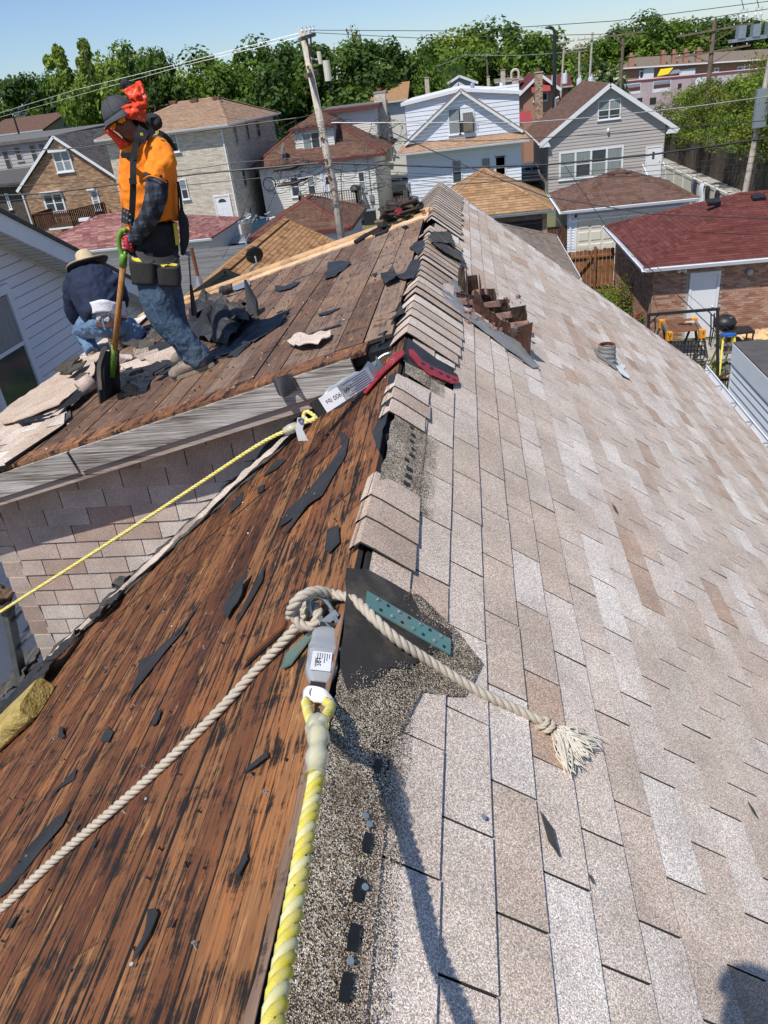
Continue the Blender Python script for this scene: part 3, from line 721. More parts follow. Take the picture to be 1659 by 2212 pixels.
# shingles still on the lower-left part of the dormer: courses over a thick old layer
keepv = 2.42
plate(FD,[(YD0-.03,2.75),(4.75,2.62),(5.5,3.05),(6.6,3.35),(7.4,3.4),(8.4,3.5),(8.4,VD+.06),(YD0-.03,VD+.06)],.022,.02,'old_shingle_layer',M['feltdust'],house)
pcs = tabs_on(FD,[(YD0-.04,2.72),(4.6,2.60),(5.4,2.98),(6.5,3.3),(7.3,3.34),(8.4,3.46),(8.4,VD+.08),(YD0-.04,VD+.08)],.142,.345,seed=8,th=.010,warp=.006)
FDs = FD.n*.024
place_pieces([([p+FDs for p in lo],[p+FDs for p in hi],t) for lo,hi,t in pcs],'shingle',M['roof'],house,300,'x')
# nails and dust in the dormer deck
b = MB()
for i in range(120):
    u, v = rr.uniform(4.4,8.2), rr.uniform(.2,2.6); c_ = FD.p(u,v,0); b.tube([c_,c_+FD.n*rr.uniform(.006,.018)],.003,4); b.ball(c_+FD.n*.004,(.006,.009,.004),5,4)
b.build('nails',M['tar'],house,kind='stuff')
b = MB(); b.tint = .9
for i in range(110):
    u, v = rr.uniform(4.15,8.2), rr.uniform(.2,3.0); s_ = rr.uniform(.003,.010)
    b.ball(FD.p(u,v,.005),(s_,s_*rr.uniform(.5,2),s_*.3),5,4)
b.build('crumbs',M['sidewall'],house,kind='stuff')
SC2 = [
 (16,[(700,205),(860,195),(915,215),(870,250),(760,340),(665,368),(680,310)],'felt_scrap',.012),
 (16,[(200,425),(290,430),(440,378),(400,420),(340,455),(240,478),(205,465)],'felt_scrap',.010),
 (16,[(1190,340),(1260,320),(1330,315),(1365,390),(1240,438),(1205,400)],'felt_scrap',.07),
 (16,[(1330,340),(1420,290),(1480,200),(1560,180),(1555,300),(1500,370),(1400,375),(1350,360)],'felt_scrap',.02),
 (16,[(1450,80),(1520,20),(1600,10),(1600,90),(1530,140),(1500,100)],'felt_scrap',.015),
 (16,[(600,690),(700,660),(820,626),(800,640),(700,690),(610,705)],'torn_slot',.003),
 (16,[(450,915),(560,870),(700,830),(820,795),(810,780),(700,815),(550,860)],'open_joint',.002),
 (16,[(0,830),(40,790),(330,655),(300,720),(250,790),(0,960)],'felt_scrap',.01),
 (16,[(1100,320),(1160,300),(1130,340)],'felt_scrap',.004),
 (15,[(560,1320),(760,1200),(900,1130),(1050,1110),(860,1240),(700,1310),(560,1345)],'felt_scrap',.012),
]
for i, (k,ps,nm,am) in enumerate(SC2):
    scrap(FD,[FD.cr(k,x,y) for x,y in ps],nm,M['tar'] if 'joint' in nm or 'slot' in nm else M['felt'],house,h=.008,amp=am,seed=140+i,cuts=2)
# shingle scrap folded over the rake edge, with its tar-paper tongue
s1 = [FD.cr(16,x,y) for x,y in [(330,985),(430,905),(740,885),(730,930),(620,1015),(450,1035)]]
scrap(FD,s1,'shingle_scrap',M['roof'],house,h=.02,amp=.03,th=.006,seed=6)
b = MB()
def fn(a,t):
    x0 = -1.19+.12*a; z0 = ZR+.24*(x0-XR)+.015
    return (x0+.03*t,YD0-.045-.05*t*(.6+.6*math.sin(a*7)),z0+.01-(.05+.06*abs(math.sin(a*2.3+.5)))*t)
b.grid(fn,12,5); o = b.build('shingle_scrap',M['felt'],house); o.modifiers.new('thickness','SOLIDIFY').thickness = .005
# crumpled flashing felt where dormer rake, wall and main slope meet
for i, (k,ps,am,mt) in enumerate([
 (16,[(1190,840),(1280,790),(1440,640),(1450,700),(1330,860),(1290,960),(1200,1070),(1110,1090),(1130,960)],.05,'felt'),
 (16,[(1130,860),(1180,850),(1160,930),(1080,1060),(1000,1130),(900,1200),(960,1100),(1060,980)],.06,'feltdust'),
 (16,[(1040,1060),(960,1130),(880,1200),(800,1290),(740,1304),(860,1190),(970,1090)],.03,'sidewall')]):
    scrap(FW,[FW.cr(k,x,y) for x,y in ps],'crumpled_flashing' if mt != 'sidewall' else 'torn_shingle',M[mt],house,h=.03,amp=am,seed=60+i,fr=11,cuts=2)
# step flashing: bent old shingle/felt strip running down the wall joint
b = MB(); b2 = MB(); rr = random.Random(77)
def fn(a,t):
    v = .45+a*4.0; x = XR-v/LN; z = ZR-T*v/LN
    w = .07+.05*noise.noise(Vector((a*14,3,0)))+.02
    return (x+.0,4.285-w*1.3*t,z+.012+.10*(1-t)*(.6+.5*noise.noise(Vector((a*17,0,0))))+.02*noise.noise(Vector((a*40,t*3,1))))
b.grid(fn,90,4); o = b.build('step_flashing',M['feltdust'],house,smooth=True); o.modifiers.new('thickness','SOLIDIFY').thickness = .006
def fn(a,t):
    v = .9+a*3.1; x = XR-v/LN; z = ZR-T*v/LN; w = .05*max(0,noise.noise(Vector((a*9,8,0)))+.35)
    return (x,4.20-.03-w*1.2*t-.05*noise.noise(Vector((a*6,1,4))),z+.05+.03*(1-t)+.02*noise.noise(Vector((a*30,t,1))))
b2.tint = .8; b2.grid(fn,80,3); o = b2.build('torn_shingle_edge',M['sidewall'],house); o.modifiers.new('thickness','SOLIDIFY').thickness = .006
for i, (ps,am,mt) in enumerate([([(470,940),(540,920),(635,890),(640,930),(600,980),(545,1010),(530,960)],.09,'feltdust'),([(440,1130),(520,1060),(600,975),(560,1060),(480,1130)],.05,'felt'),([(300,1290),(400,1160),(390,1200),(260,1390),(60,1560),(0,1600),(0,1560),(120,1440),(200,1350)],.05,'felt'),([(40,1480),(160,1290),(250,1250),(140,1420),(30,1520)],.08,'feltdust')]):
    scrap(FW,[FW.cr(8,x,y) for x,y in ps],'felt_curl',M[mt],house,h=.04,amp=am,seed=70+i,fr=8)

# black cap shingles flipped over on the east side of the ridge
def flip(ps,h,seed,mt='felt'):
    scrap(FE,[FE.cr(18,x,y) for x,y in ps],'flipped_cap',M[mt],house,h=h,amp=.012,seed=seed,th=.006)
flip([(100,-40),(300,-50),(350,80),(130,75),(60,20)],.05,81,'feltdust'); flip([(120,70),(300,100),(420,180),(485,300),(380,240),(200,140)],.04,82,'feltdust')

# ================================================================ GROUND AND ALLEY
def sheet(name,pts,mat,z):
    b = MB(); b.poly([(x,y,z) for x,y in pts]); return b.build(name,mat,kind='structure')
sheet('ground',[(-900,-300),(900,-300),(900,1500),(-900,1500)],M['dirt'],0)
sheet('alley',[(-120,31.6),(40,31.6),(40,34.6),(-120,34.6)],M['concrete'],.008)
sheet('side_alley',[(13.7,35),(17.0,35),(17.0,79.5),(13.7,79.5)],M['concrete'],.008)
sheet('yard_patio',[(5.8,14.5),(15,14.5),(15,24.4),(5.8,24.4)],M['concrete'],.010)
sheet('driveway',[(-16.5,36),(-11.6,36),(-11.6,56),(-16.5,56)],M['concrete'],.010)
sheet('street',[(-120,80),(120,80),(120,88),(-120,88)],M['asphalt'],.012)
# grass tufts: yard by the brick garage and behind
def tufts(name,x0,x1,y0,y1,n,h,mat,seed=0):
    rr = random.Random(seed); b = MB()
    for i in range(n):
        x, y = rr.uniform(x0,x1), rr.uniform(y0,y1); hh = h*rr.uniform(.4,1.1); a = rr.uniform(0,6.3); b.tint = rr.random()
        w = .02+.02*rr.random(); dx, dy = math.cos(a), math.sin(a); lx, ly = rr.uniform(-.5,.5)*hh, rr.uniform(-.5,.5)*hh
        b.poly([(x-dx*w,y-dy*w,0),(x+dx*w,y+dy*w,0),(x+lx,y+ly,hh)])
    return b.build(name,mat,kind='stuff',cat='grass',label='green grass and weeds growing over the bare ground '+{1:'beside the brick garage wall',2:'around the black garden swing frame',3:'behind the silver van in the far yard'}[seed])
tufts('grass',3.6,5.6,22,30.5,2600,.30,M['leafC'],1)
tufts('grass',4.2,8.5,17.5,22.5,3000,.16,M['leafO'],2)
tufts('grass',-24,-16.8,41.5,50,4000,.10,M['leafC'],3)

# ================================================================ BUILDERS FOR THE NEIGHBOURHOOD
def siding(parent,mat,x0,x1,Y,z0,z1,ext=None,expo=.2,side='S',name='siding_board',lap=.034,tint=None):
    """lapped boards, one object each. side S: facing -Y at y=Y, along x; E/W: facing +-X at x=Y, along y. ext(z)->(a,b)"""
    z = z0
    while z < z1-.02:
        zt_ = min(z+expo,z1); a0, b0 = ext(z+.001) if ext else (x0,x1); a1, b1 = ext(zt_-.001) if ext else (x0,x1)
        if b0-a0 < .05: break
        if b1 < a1: a1 = b1 = (a1+b1)/2
        s = {'S':-1,'W':-1,'E':1,'N':1}[side]
        def q(a,off,zz): return (a,Y+s*off,zz) if side in 'SN' else (Y+s*off,a,zz)
        lo = [q(a0,-.01,z),q(b0,-.01,z),q(b1,-.01,zt_),q(a1,-.01,zt_)]
        sl = .018 if side in 'EW' else .012; lo[2], lo[3] = q(b1,-.01,zt_-sl), q(a1,-.01,zt_-sl); hi = [q(a0,lap,z),q(b0,lap,z),q(b1,lap*.35,zt_-sl),q(a1,lap*.35,zt_-sl)]
        if side in ('S','E'): pass
        else: lo, hi = lo[::-1], hi[::-1]
        b = MB(); b.hexa(lo,hi); b.build(name,mat,parent)
        z = zt_
def pbox(b,side,Y,a0,a1,z0,z1,d0,d1):
    """box on a facade: from offset d0 to d1 outwards"""
    s = {'S':-1,'W':-1,'E':1,'N':1}[side]
    y0, y1 = sorted((Y+s*d0,Y+s*d1))
    if side in 'SN': b.box((a0,y0,z0),(a1,y1,z1))
    else: b.box((y0,a0,z0),(y1,a1,z1))
def window(parent,side,Y,a0,a1,z0,z1,n=1,glass='glass',casing='white',cw=.07,rail=True,sill=True,out=.065,muntin=0,tall=None):
    f = MB()
    pbox(f,side,Y,a0,a1,z1-cw,z1,.004,out); pbox(f,side,Y,a0,a1,z0,z0+cw,.004,out)
    w = (a1-a0-cw*(n+1))/n
    for i in range(n+1):
        x = a0+i*(w+cw); pbox(f,side,Y,x,x+cw,z0+cw,z1-cw,.004,out)
    wo = f.build('window',M[casing],parent)
    for i in range(n):
        x = a0+cw+i*(w+cw); zm = (z0+z1)/2
        if rail:
            for q0, q1, off in ((z0+cw,zm-.015,.037),(zm+.015,z1-cw,.042)):
                p = MB(); pbox(p,side,Y,x+.02,x+w-.02,q0+.015,q1-.015,.003,off); p.build('pane',M[glass if isinstance(glass,str) else glass[(i*2+(q0 < zm-.1)) % len(glass)]],wo)
            p = MB(); pbox(p,side,Y,x,x+w,zm-.025,zm+.025,.004,.05); p.build('rail',M[casing],wo)
        else:
            p = MB(); pbox(p,side,Y,x+.02,x+w-.02,z0+cw+.015,z1-cw-.015,.003,.038); p.build('pane',M[glass if isinstance(glass,str) else glass[i % len(glass)]],wo)
    if sill:
        p = MB(); pbox(p,side,Y,a0-.05,a1+.05,z0-.05,z0+.005,.004,out+.05); p.build('sill',M[casing],wo)
    return wo
def door(parent,side,Y,a0,a1,z0,z1,mat='white',casing='white',panels=True,handle=1,fan=False,lite=None):
    f = MB(); pbox(f,side,Y,a0-.08,a0,z0,z1+.08,.004,.07); pbox(f,side,Y,a1,a1+.08,z0,z1+.08,.004,.07); pbox(f,side,Y,a0,a1,z1,z1+.08,.004,.07)
    fo = f.build('door_frame',M[casing],parent)
    d = MB(); pbox(d,side,Y,a0+.005,a1-.005,z0,z1,.003,.042); do = d.build('door',M[mat],parent)
    if panels:
        w = (a1-a0-.36)/2
        for i in range(2):
            for (p0,p1) in ((.10,.42),(.48,.70)) if fan else ((.08,.38),(.44,.72),(.78,.93)):
                q = MB(); x = a0+.12+i*(w+.12); h = z1-z0; pbox(q,side,Y,x,x+w,z0+h*p0,z0+h*p1,.04,.05); q.build('panel',M[mat],do)
    if fan:
        q = MB(); cx = (a0+a1)/2; r = .28; pts = [(cx+r*math.cos(t*math.pi/8),Y-.044,z0+(z1-z0)*.83+r*.8*math.sin(t*math.pi/8)) for t in range(9)]
        q.prism(pts,(0,-.006,0)); q.build('fanlight',M['glass'],do)
    if lite:
        q = MB(); pbox(q,side,Y,*lite,.042,.05); q.build('pane',M['glass'],do)
    if handle is not None:
        q = MB(); x = a0+.08 if handle == 0 else a1-.08; s = {'S':-1,'W':-1,'E':1,'N':1}[side]
        c_ = (x,Y+s*.08,z0+1.0) if side in 'SN' else (Y+s*.05,x,z0+1.0); q.ball(c_,.035,8,6); q.tube([c_,(c_[0],c_[1]+.03,c_[2])] ,.015,6); q.build('handle',M['alu'],do)
    return do
def face_frame(pts):
    p = [Vector(q) for q in pts]; u = (p[1]-p[0]).normalized(); n = u.cross(p[2]-p[1]).normalized()
    if n.z < 0: n = -n
    v = n.cross(u); v = v if v.z < 0 else -v
    top = max(p,key=lambda q:q.z)
    F = Frame((0,0,0),(1,0,0),(0,1,0)); F.o = top.copy(); F.u = u; F.v = v; F.n = n
    return F, [((q-top).dot(u),(q-top).dot(v)) for q in p]
def roof_faces(parent,faces,mat,expo=.14,tab=.3,seed=1,tabs=True,th=.008,nparts=0,thick=.06,minarea=20):
    """each face: 3-D polygon whose first edge is the eave"""
    for i, pts in enumerate(faces):
        F, uv = face_frame(pts)
        plate(F,uv,-.004,thick,'roof_slope',mat,parent,tint=.4)
        if tabs:
            P = tabs_on(F,uv,expo,tab,seed=seed*7+i,th=th,warp=.002)
            if P: place_pieces(P,'shingle',mat,parent,nparts,'shingle_courses',minarea)
def caps(parent,p,q,mat,w=.24,expo=.14,name='hip_cap'):
    p, q = Vector(p), Vector(q); L_ = (q-p).length; n = max(1,int(L_/expo)); d = (q-p)/L_; b = MB(); rr = random.Random(int(L_*100))
    s = d.cross(Vector((0,0,1))).normalized()
    for i in range(n):
        a = p+d*(i*L_/n); c_ = p+d*((i+1.12)*L_/n); b.tint = rr.random()
        k = len(b.v); z0, z1 = .034, .022
        b.v += [a-s*w/2+Vector((0,0,z0-.05)),a+Vector((0,0,z0+.012)),a+s*w/2+Vector((0,0,z0-.05)),c_-s*w/2+Vector((0,0,z1-.05)),c_+Vector((0,0,z1+.012)),c_+s*w/2+Vector((0,0,z1-.05))]
        b.face([k,k+3,k+4,k+1]); b.face([k+1,k+4,k+5,k+2]); b.face([k,k+1,k+2])
    return b.build(name,mat,parent,kind='stuff' if n > 2 else None)
def gutter(parent,p,q,out,mat='white'):
    """K-style trough along p-q, opening upwards, on the side given by the outward vector"""
    p, q, out = Vector(p), Vector(q), Vector(out); b = MB(); z = Vector((0,0,1)); t = .008
    for a, c_ in ((Vector((0,0,0)),-z*.11),(-z*.11,-z*.11+out*.09),(-z*.11+out*.09,out*.12-z*.01),(out*.12-z*.01,out*.10)):
        e_ = (c_-a).normalized(); nn = e_.cross((q-p).normalized())*t/2; b.prism([p+a-nn,p+c_-nn,p+c_+nn,p+a+nn],q-p)
    return b.build('gutter',M[mat],parent)
def downspout(parent,x,y,z0,z1,mat='white'):
    b = MB(); b.box((x-.04,y-.07,z0),(x+.04,y-.01,z1)); b.tube([(x,y-.04,z0+.05),(x,y-.2,z0)],.035,6); return b.build('downspout',M[mat],parent)
def bricks(parent,side,Y,a0,a1,z0,z1,mat,L_=.203,H_=.0677,g=.010,seed=1,holes=(),nparts=300,ext=None,name='brick'):
    rr = random.Random(seed); P = []; z = z0; k = 0; s = {'S':-1,'W':-1,'E':1}[side]
    while z < z1-.01:
        e0, e1 = ext(z+H_/2) if ext else (a0,a1); u = e0-(k % 2)*L_/2
        while u < e1:
            x0, x1 = max(u+g/2,e0), min(u+L_-g/2,e1)
            if x1-x0 > .02 and not any(x1 > h[0] and x0 < h[1] and z+H_ > h[2]+.01 and z < h[3]-.01 for h in holes):
                o = .009+rr.random()*.004
                def q(a,zz,off): return Vector((a,Y+s*off,zz)) if side == 'S' else Vector((Y+s*off,a,zz))
                lo = [q(x0,z+g/2,-.005),q(x1,z+g/2,-.005),q(x1,z+H_-g/2,-.005),q(x0,z+H_-g/2,-.005)]
                hi = [q(x0,z+g/2,o),q(x1,z+g/2,o),q(x1,z+H_-g/2,o),q(x0,z+H_-g/2,o)]
                if side == 'W': lo, hi = lo[::-1], hi[::-1]
                P.append((lo,hi,rr.random()))
            u += L_
        z += H_; k += 1
    place_pieces(P,name,mat,parent,nparts,'brickwork')
def hip_faces(x0,x1,y0,y1,z,zr,inset=None):
    w, l = x1-x0, y1-y0; i = inset if inset is not None else min(w,l)/2
    if w >= l: a, b_ = (x0+i,(y0+y1)/2,zr), (x1-i,(y0+y1)/2,zr)
    else: a, b_ = ((x0+x1)/2,y0+i,zr), ((x0+x1)/2,y1-i,zr)
    c1, c2, c3, c4 = (x0,y0,z), (x1,y0,z), (x1,y1,z), (x0,y1,z)
    if (Vector(a)-Vector(b_)).length < .05: fs = [[c1,c2,a],[c2,c3,a],[c3,c4,a],[c4,c1,a]]
    elif w >= l: fs = [[c1,c2,b_,a],[c2,c3,b_],[c3,c4,a,b_],[c4,c1,a]]
    else: fs = [[c1,c2,a],[c2,c3,b_,a],[c3,c4,b_],[c4,c1,a,b_]]
    hips = [(c1,a),(c2,b_ if w >= l else a),(c3,b_),(c4,a if w >= l else b_)]
    return fs, hips, (a,b_)

# ---------------- maroon-roofed brick garage, right
t = thing('brick_garage','brick garage with maroon hip roof and white door, at the right edge','garage',(9,28,0))
x0, x1, y0, y1 = 5.65, 14.2, 24.65, 31.4
b = MB(); b.box((x0,y0,0),(x1,y1,2.42)); b.build('wall',M['mortar'],t)
dx0, dx1 = cY(4,1212,570,y0).x, cY(4,1362,560,y0).x
bricks(t,'S',y0,x0,10.6,.02,2.38,M['brickA'],seed=2,holes=[(dx0-.09,dx1+.09,0,2.16)],nparts=220)
bricks(t,'W',x0,y0,y1,.02,2.38,M['brickA'],seed=3,nparts=80)
door(t,'S',y0,dx0,dx1,.04,2.07,panels=False)
fs, hips, rg = hip_faces(x0-.35,x1+.35,y0-.35,y1+.35,2.50,3.80)
roof_faces(t,fs,M['r_maroon'],.142,.31,2,nparts=60,minarea=25)
for p, q in hips+[rg]: caps(t,p,q,M['r_maroon'])
gutter(t,(x0-.35,y0-.36,2.5),(x1,y0-.36,2.5),(0,-1,0)); gutter(t,(x0-.36,y1+.35,2.5),(x0-.36,y0-.35,2.5),(-1,0,0))
b = MB(); b.box((x0-.34,y0-.34,2.40),(x1,y0,2.415)); b.box((x0-.34,y0,2.40),(x0,y1,2.415)); b.build('soffit',M['white'],t)
for k_, px_, py_ in ((4,1335,155),(4,1600,128)):
    F, uv = face_frame(fs[0]); w = onP(*cc(k_,px_,py_),F.o,F.n); b = MB(); b.bar(w+Vector((-.2,0,.06)),w+Vector((.2,0,.06)),.28,.12,up=F.n); b.build('roof_vent',M['black'],t)
b = MB(); c_ = cY(4,1552,560,y0-.06); b.ball(c_,(.11,.08,.11),10,7); b.build('lamp_globe',M['galv'],t)
b = MB(); c_ = cY(4,1130,555,y0-.1); b.ball(c_,(.06,.09,.06),8,6); b.ball(c_+Vector((.18,0,0)),(.06,.09,.06),8,6); b.bar(c_,c_+Vector((.18,0,0)),.03); b.build('floodlight',M['white'],t)
# ---------------- white garage with panel door
t = thing('frame_garage','white garage with brown pyramid roof and cream panelled overhead door across the alley','garage',(6.9,38.5,0))
x0, x1, y0, y1 = 4.3, 9.55, 35.95, 40.9
b = MB(); b.box((x0,y0,0),(x1,y1,2.5)); b.build('wall',M['siding_white'],t)
siding(t,M['siding_white'],x0,4.62,y0,0,2.45,expo=.12)
ax, ay = 6.92, 38.4
az = cY(3,775,1005,ay).z
c1, c2, c3, c4, a = (x0-.3,y0-.3,2.58), (x1+.3,y0-.3,2.58), (x1+.3,y1+.3,2.58), (x0-.3,y1+.3,2.58), (ax,ay,az)
roof_faces(t,[[c1,c2,a],[c2,c3,a],[c3,c4,a],[c4,c1,a]],M['r_brown'],.142,.3,4,nparts=40,minarea=20)
for p in (c1,c2,c3,c4): caps(t,p,a,M['r_redbrown'])
gutter(t,(x0-.3,y0-.31,2.57),(x1+.3,y0-.31,2.57),(0,-1,0)); gutter(t,(x0-.31,y1+.3,2.57),(x0-.31,y0-.3,2.57),(-1,0,0))
d = MB(); d.box((4.72,y0-.03,0),(9.2,y0,2.2)); do = d.build('overhead_door',M['cream'],t)
for i in range(8):
    for j in range(4):
        q = MB(); xx = 4.78+i*.55; zz = .05+j*.54; q.hexa([(xx,y0-.031,zz),(xx+.48,y0-.031,zz),(xx+.48,y0-.031,zz+.44),(xx,y0-.031,zz+.44)],[(xx+.05,y0-.055,zz+.05),(xx+.43,y0-.055,zz+.05),(xx+.43,y0-.055,zz+.39),(xx+.05,y0-.055,zz+.39)]); q.build('panel',M['cream'],do)
b = MB(); b.box((4.62,y0-.05,0),(4.72,y0,2.3)); b.box((4.62,y0-.05,2.2),(9.3,y0,2.3)); b.build('door_trim',M['white'],t)
downspout(t,4.42,y0,0,2.5)
for k_, p_ in ((3,(725,1030)),(3,(830,1017))):
    w = cY(*([k_]+list(p_)),ay-.4); b = MB(); b.bar(w+Vector((-.15,0,-.02)),w+Vector((.15,0,-.02)),.2,.08); b.build('roof_vent',M['r_brown'],t)
# ---------------- tan-roofed brick garage behind the ridge
t = thing('brick_garage','tan-roofed brick garage with dark open doorway just behind the roof ridge','garage',(.7,38.4,0))
x0, x1, y0, y1 = -2.0, 3.4, 35.9, 41.0
b = MB(); b.box((x0,y0,0),(x1,y1,2.6)); b.build('wall',M['mortar'],t)
ax, ay = atY(1045,362,38.4).x, 38.4; az = atY(1045,362,38.4).z
c1, c2, c3, c4, a = (x0-.3,y0-.3,2.7), (x1+.3,y0-.3,2.7), (x1+.3,y1+.3,2.7), (x0-.3,y1+.3,2.7), (ax,ay,az)
roof_faces(t,[[c1,c2,a],[c2,c3,a],[c3,c4,a],[c4,c1,a]],M['r_tan'],.17,.3,5,nparts=120,minarea=20,th=.014)
for p in (c1,c2,c3,c4): caps(t,p,a,M['r_tan'])
gutter(t,(x0-.3,y0-.31,2.69),(x1+.3,y0-.31,2.69),(0,-1,0),'galv')
bx = cY(3,318,1260,y0).x
bricks(t,'S',y0,bx,x1,.02,2.55,M['brickB'],seed=5,nparts=100); bricks(t,'S',y0,x0,x0+.5,.02,2.55,M['brickB'],seed=6,nparts=0)
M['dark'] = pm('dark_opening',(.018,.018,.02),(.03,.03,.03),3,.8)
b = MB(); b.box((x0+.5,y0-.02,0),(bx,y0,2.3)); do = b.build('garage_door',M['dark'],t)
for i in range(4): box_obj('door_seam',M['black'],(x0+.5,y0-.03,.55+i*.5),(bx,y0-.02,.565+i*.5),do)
b = MB(); b.box((x0+.5,y0-.04,2.3),(bx,y0,2.5)); b.build('lintel',M['poledark'],t)
# ---------------- our own garage roof peeking past the eave
t = thing('garage','low garage with driftwood-grey shingle hip roof and white fascia beside the house eave','garage',(.3,26.5,0))
x0, x1, y0, y1 = -2.6, 2.9, 23.6, 29.8
b = MB(); b.box((x0,y0,0),(x1,y1,2.5)); b.build('wall',M['siding_white'],t)
fs, hips, rg = hip_faces(x0-.3,x1+.3,y0-.3,y1+.3,2.62,4.0)
roof_faces(t,fs,M['r_drift'],.142,.3,6,nparts=60,minarea=25)
for p, q in hips+[rg]: caps(t,p,q,M['r_drift'])
b = MB(); b.box((x0-.3,y0-.33,2.47),(x1+.3,y0-.3,2.62)); b.box((x1+.3,y0-.33,2.47),(x1+.33,y1+.3,2.62)); b.build('fascia',M['white'],t)
# ---------------- honey-roofed gable garage, left
t = thing('gable_garage','grey-sided garage with honey-brown gable roof just behind the bare dormer boards','garage',(-7.15,26,0))
yn, yf, xr, zr = 21.6, 30.2, -7.15, 4.2
xe, ze, xw, zw = -4.75, 2.92, -9.3, 3.1
roof_faces(t,[[(xe,yn,ze),(xe,yf,ze),(xr,yf,zr),(xr,yn,zr)],[(xw,yf,zw),(xw,yn,zw),(xr,yn,zr),(xr,yf,zr)]],M['r_orange'],.15,.22,7,nparts=240,minarea=12,th=.012)
caps(t,(xr,yn,zr),(xr,yf,zr),M['r_orange'],.30)
b = MB(); b.box((xw+.3,yn+.3,0),(xe-.3,yf-.3,2.9)); b.prism([(xw+.3,yn+.3,2.9),(xe-.3,yn+.3,2.9),(xr,yn+.3,zr-.1)],(0,.02,0)); b.build('wall',M['siding_dark'],t)
siding(t,M['siding_dark'],xw+.3,xe-.3,yn+.3,1.6,4.05,ext=lambda z:(xw+.3,xe-.3) if z < 3.0 else (xr-(zr-.08-z)*1.95,xr+(zr-.08-z)*1.85),expo=.15)
w0, w1 = cY(20,508,735,yn+.3), cY(20,700,700,yn+.3); window(t,'S',yn+.3,w0.x,w0.x+.9,2.95,w0.z,rail=False)
for xx, zz in ((xe,ze),(xw,zw)):
    b = MB(); b.bar((xr,yn-.01,zr-.06),(xx,yn-.01,zz-.06),.03,.14); b.build('rake_board',M['black'],t)
vb = cY(20,345,700,yn+1.0); b = MB(); b.tube([vb-Vector((0,0,.15)),cY(20,262,345,yn+1.0)],.055,10); b.build('vent_pipe',M['rust'],t)
b = MB(); b.tube([vb-Vector((0,0,.15)),vb+Vector((0,0,.22))],[.16,.07],10); b.build('pipe_boot',M['alu'],t)
# satellite dish on it
def dish(label,c_,foot,r,facing,mat,loc=None,group=None):
    d_ = thing('satellite_dish',label,'satellite dish',foot,group)
    c_ = Vector(c_); foot = Vector(foot); f = Vector(facing).normalized(); rot = f.to_track_quat('Z','Y').to_matrix()
    b = MB()
    def fn(a,t_): 
        an = a*2*math.pi; rr_ = r*t_; return c_+rot @ Vector((rr_*math.cos(an)*.9,rr_*math.sin(an),.18*r*t_*t_))
    b.grid(fn,24,5); o = b.build('reflector',mat,d_,smooth=True); o.modifiers.new('thickness','SOLIDIFY').thickness = .012
    b = MB(); b.tube([c_-f*.02,c_-f*.10,c_-f*.14+Vector((0,0,-.12*r/.3)),foot+Vector((0,0,.12)),foot],.022*r/.3+.004,8); b.build('mast',M['galv'],d_)
    b = MB(); tip = c_+f*r*1.05-Vector((0,0,r*.6)); b.tube([c_-rot @ Vector((0,r*.9,0)),tip],.013,6); b.bar(tip,tip+(c_-tip).normalized()*.09,.06); b.build('feed_arm',M['galv'],d_)
    b = MB(); b.box(foot-Vector((.07,.07,.02)),foot+Vector((.07,.07,.02))); b.build('foot',M['galv'],d_)
    return d_
FO, _ = face_frame([(xe,yn,ze),(xe,yf,ze),(xr,yf,zr),(xr,yn,zr)])
ft = onP(*cc(20,858,612),FO.o,FO.n); dc = atY(*cc(20,902,430),ft.y+.02)
dish('black satellite dish on a bent mast on the honey-brown garage roof',dc,ft,.29,(-.35,.86,.45),M['black'])
# ---------------- dark low roof left of it
t = thing('flat_roof_building','low building with flat charcoal rolled roof behind the standing worker','building',(-12.4,27,0))
b = MB(); b.box((-16,21,0),(-9.5,34,2.6)); b.build('wall',M['siding_dark'],t); b = MB(); b.box((-16.2,20.8,2.6),(-9.35,34.1,2.75)); b.build('roof',M['r_flat'],t)
for i in range(11): box_obj('roof_seam',M['r_gray'],(-16.15,21.2+i*1.2,2.748),(-9.4,21.26+i*1.2,2.756),t)
# ---------------- red-brown hip garage in front of the cream house
t = thing('hip_garage','white garage with red-brown hip roof and maroon trim in front of the cream house','garage',(-8.2,40.4,0))
x0, x1, y0, y1 = -10.5, -6.0, 37.5, 43.3
b = MB(); b.box((x0,y0,0),(x1,y1,2.5)); b.build('wall',M['siding_white'],t)
fs, hips, rg = hip_faces(x0-.3,x1+.3,y0-.3,y1+.3,2.55,3.72)
roof_faces(t,fs,M['r_redbrown'],.142,.3,8,nparts=30,minarea=20)
M['r_redcap'] = rsh('roof_red_cap',[(.13,.045,.033),(.165,.06,.045)])
for p, q in hips+[rg]: caps(t,p,q,M['r_redcap'],.3)
M['maroonpaint'] = pm('maroon_trim',(.14,.04,.035),(.11,.03,.03),3,.6)
b = MB(); b.box((x0-.32,y0-.33,2.38),(x1+.33,y0-.3,2.55)); b.box((x1+.3,y0-.3,2.38),(x1+.33,y1+.3,2.55)); b.box((x0-.33,y0-.3,2.38),(x0-.3,y1+.3,2.55)); b.build('fascia',M['maroonpaint'],t)
window(t,'S',y0,-8.1,-7.3,1.2,2.1,rail=False); siding(t,M['siding_white'],x0,x1,y0,.2,2.4,expo=.15)
w = cY(26,318,450,39.2); b = MB(); b.box(w-Vector((.15,.12,.05)),w+Vector((.15,.12,.14))); b.build('roof_vent',M['maroonpaint'],t)
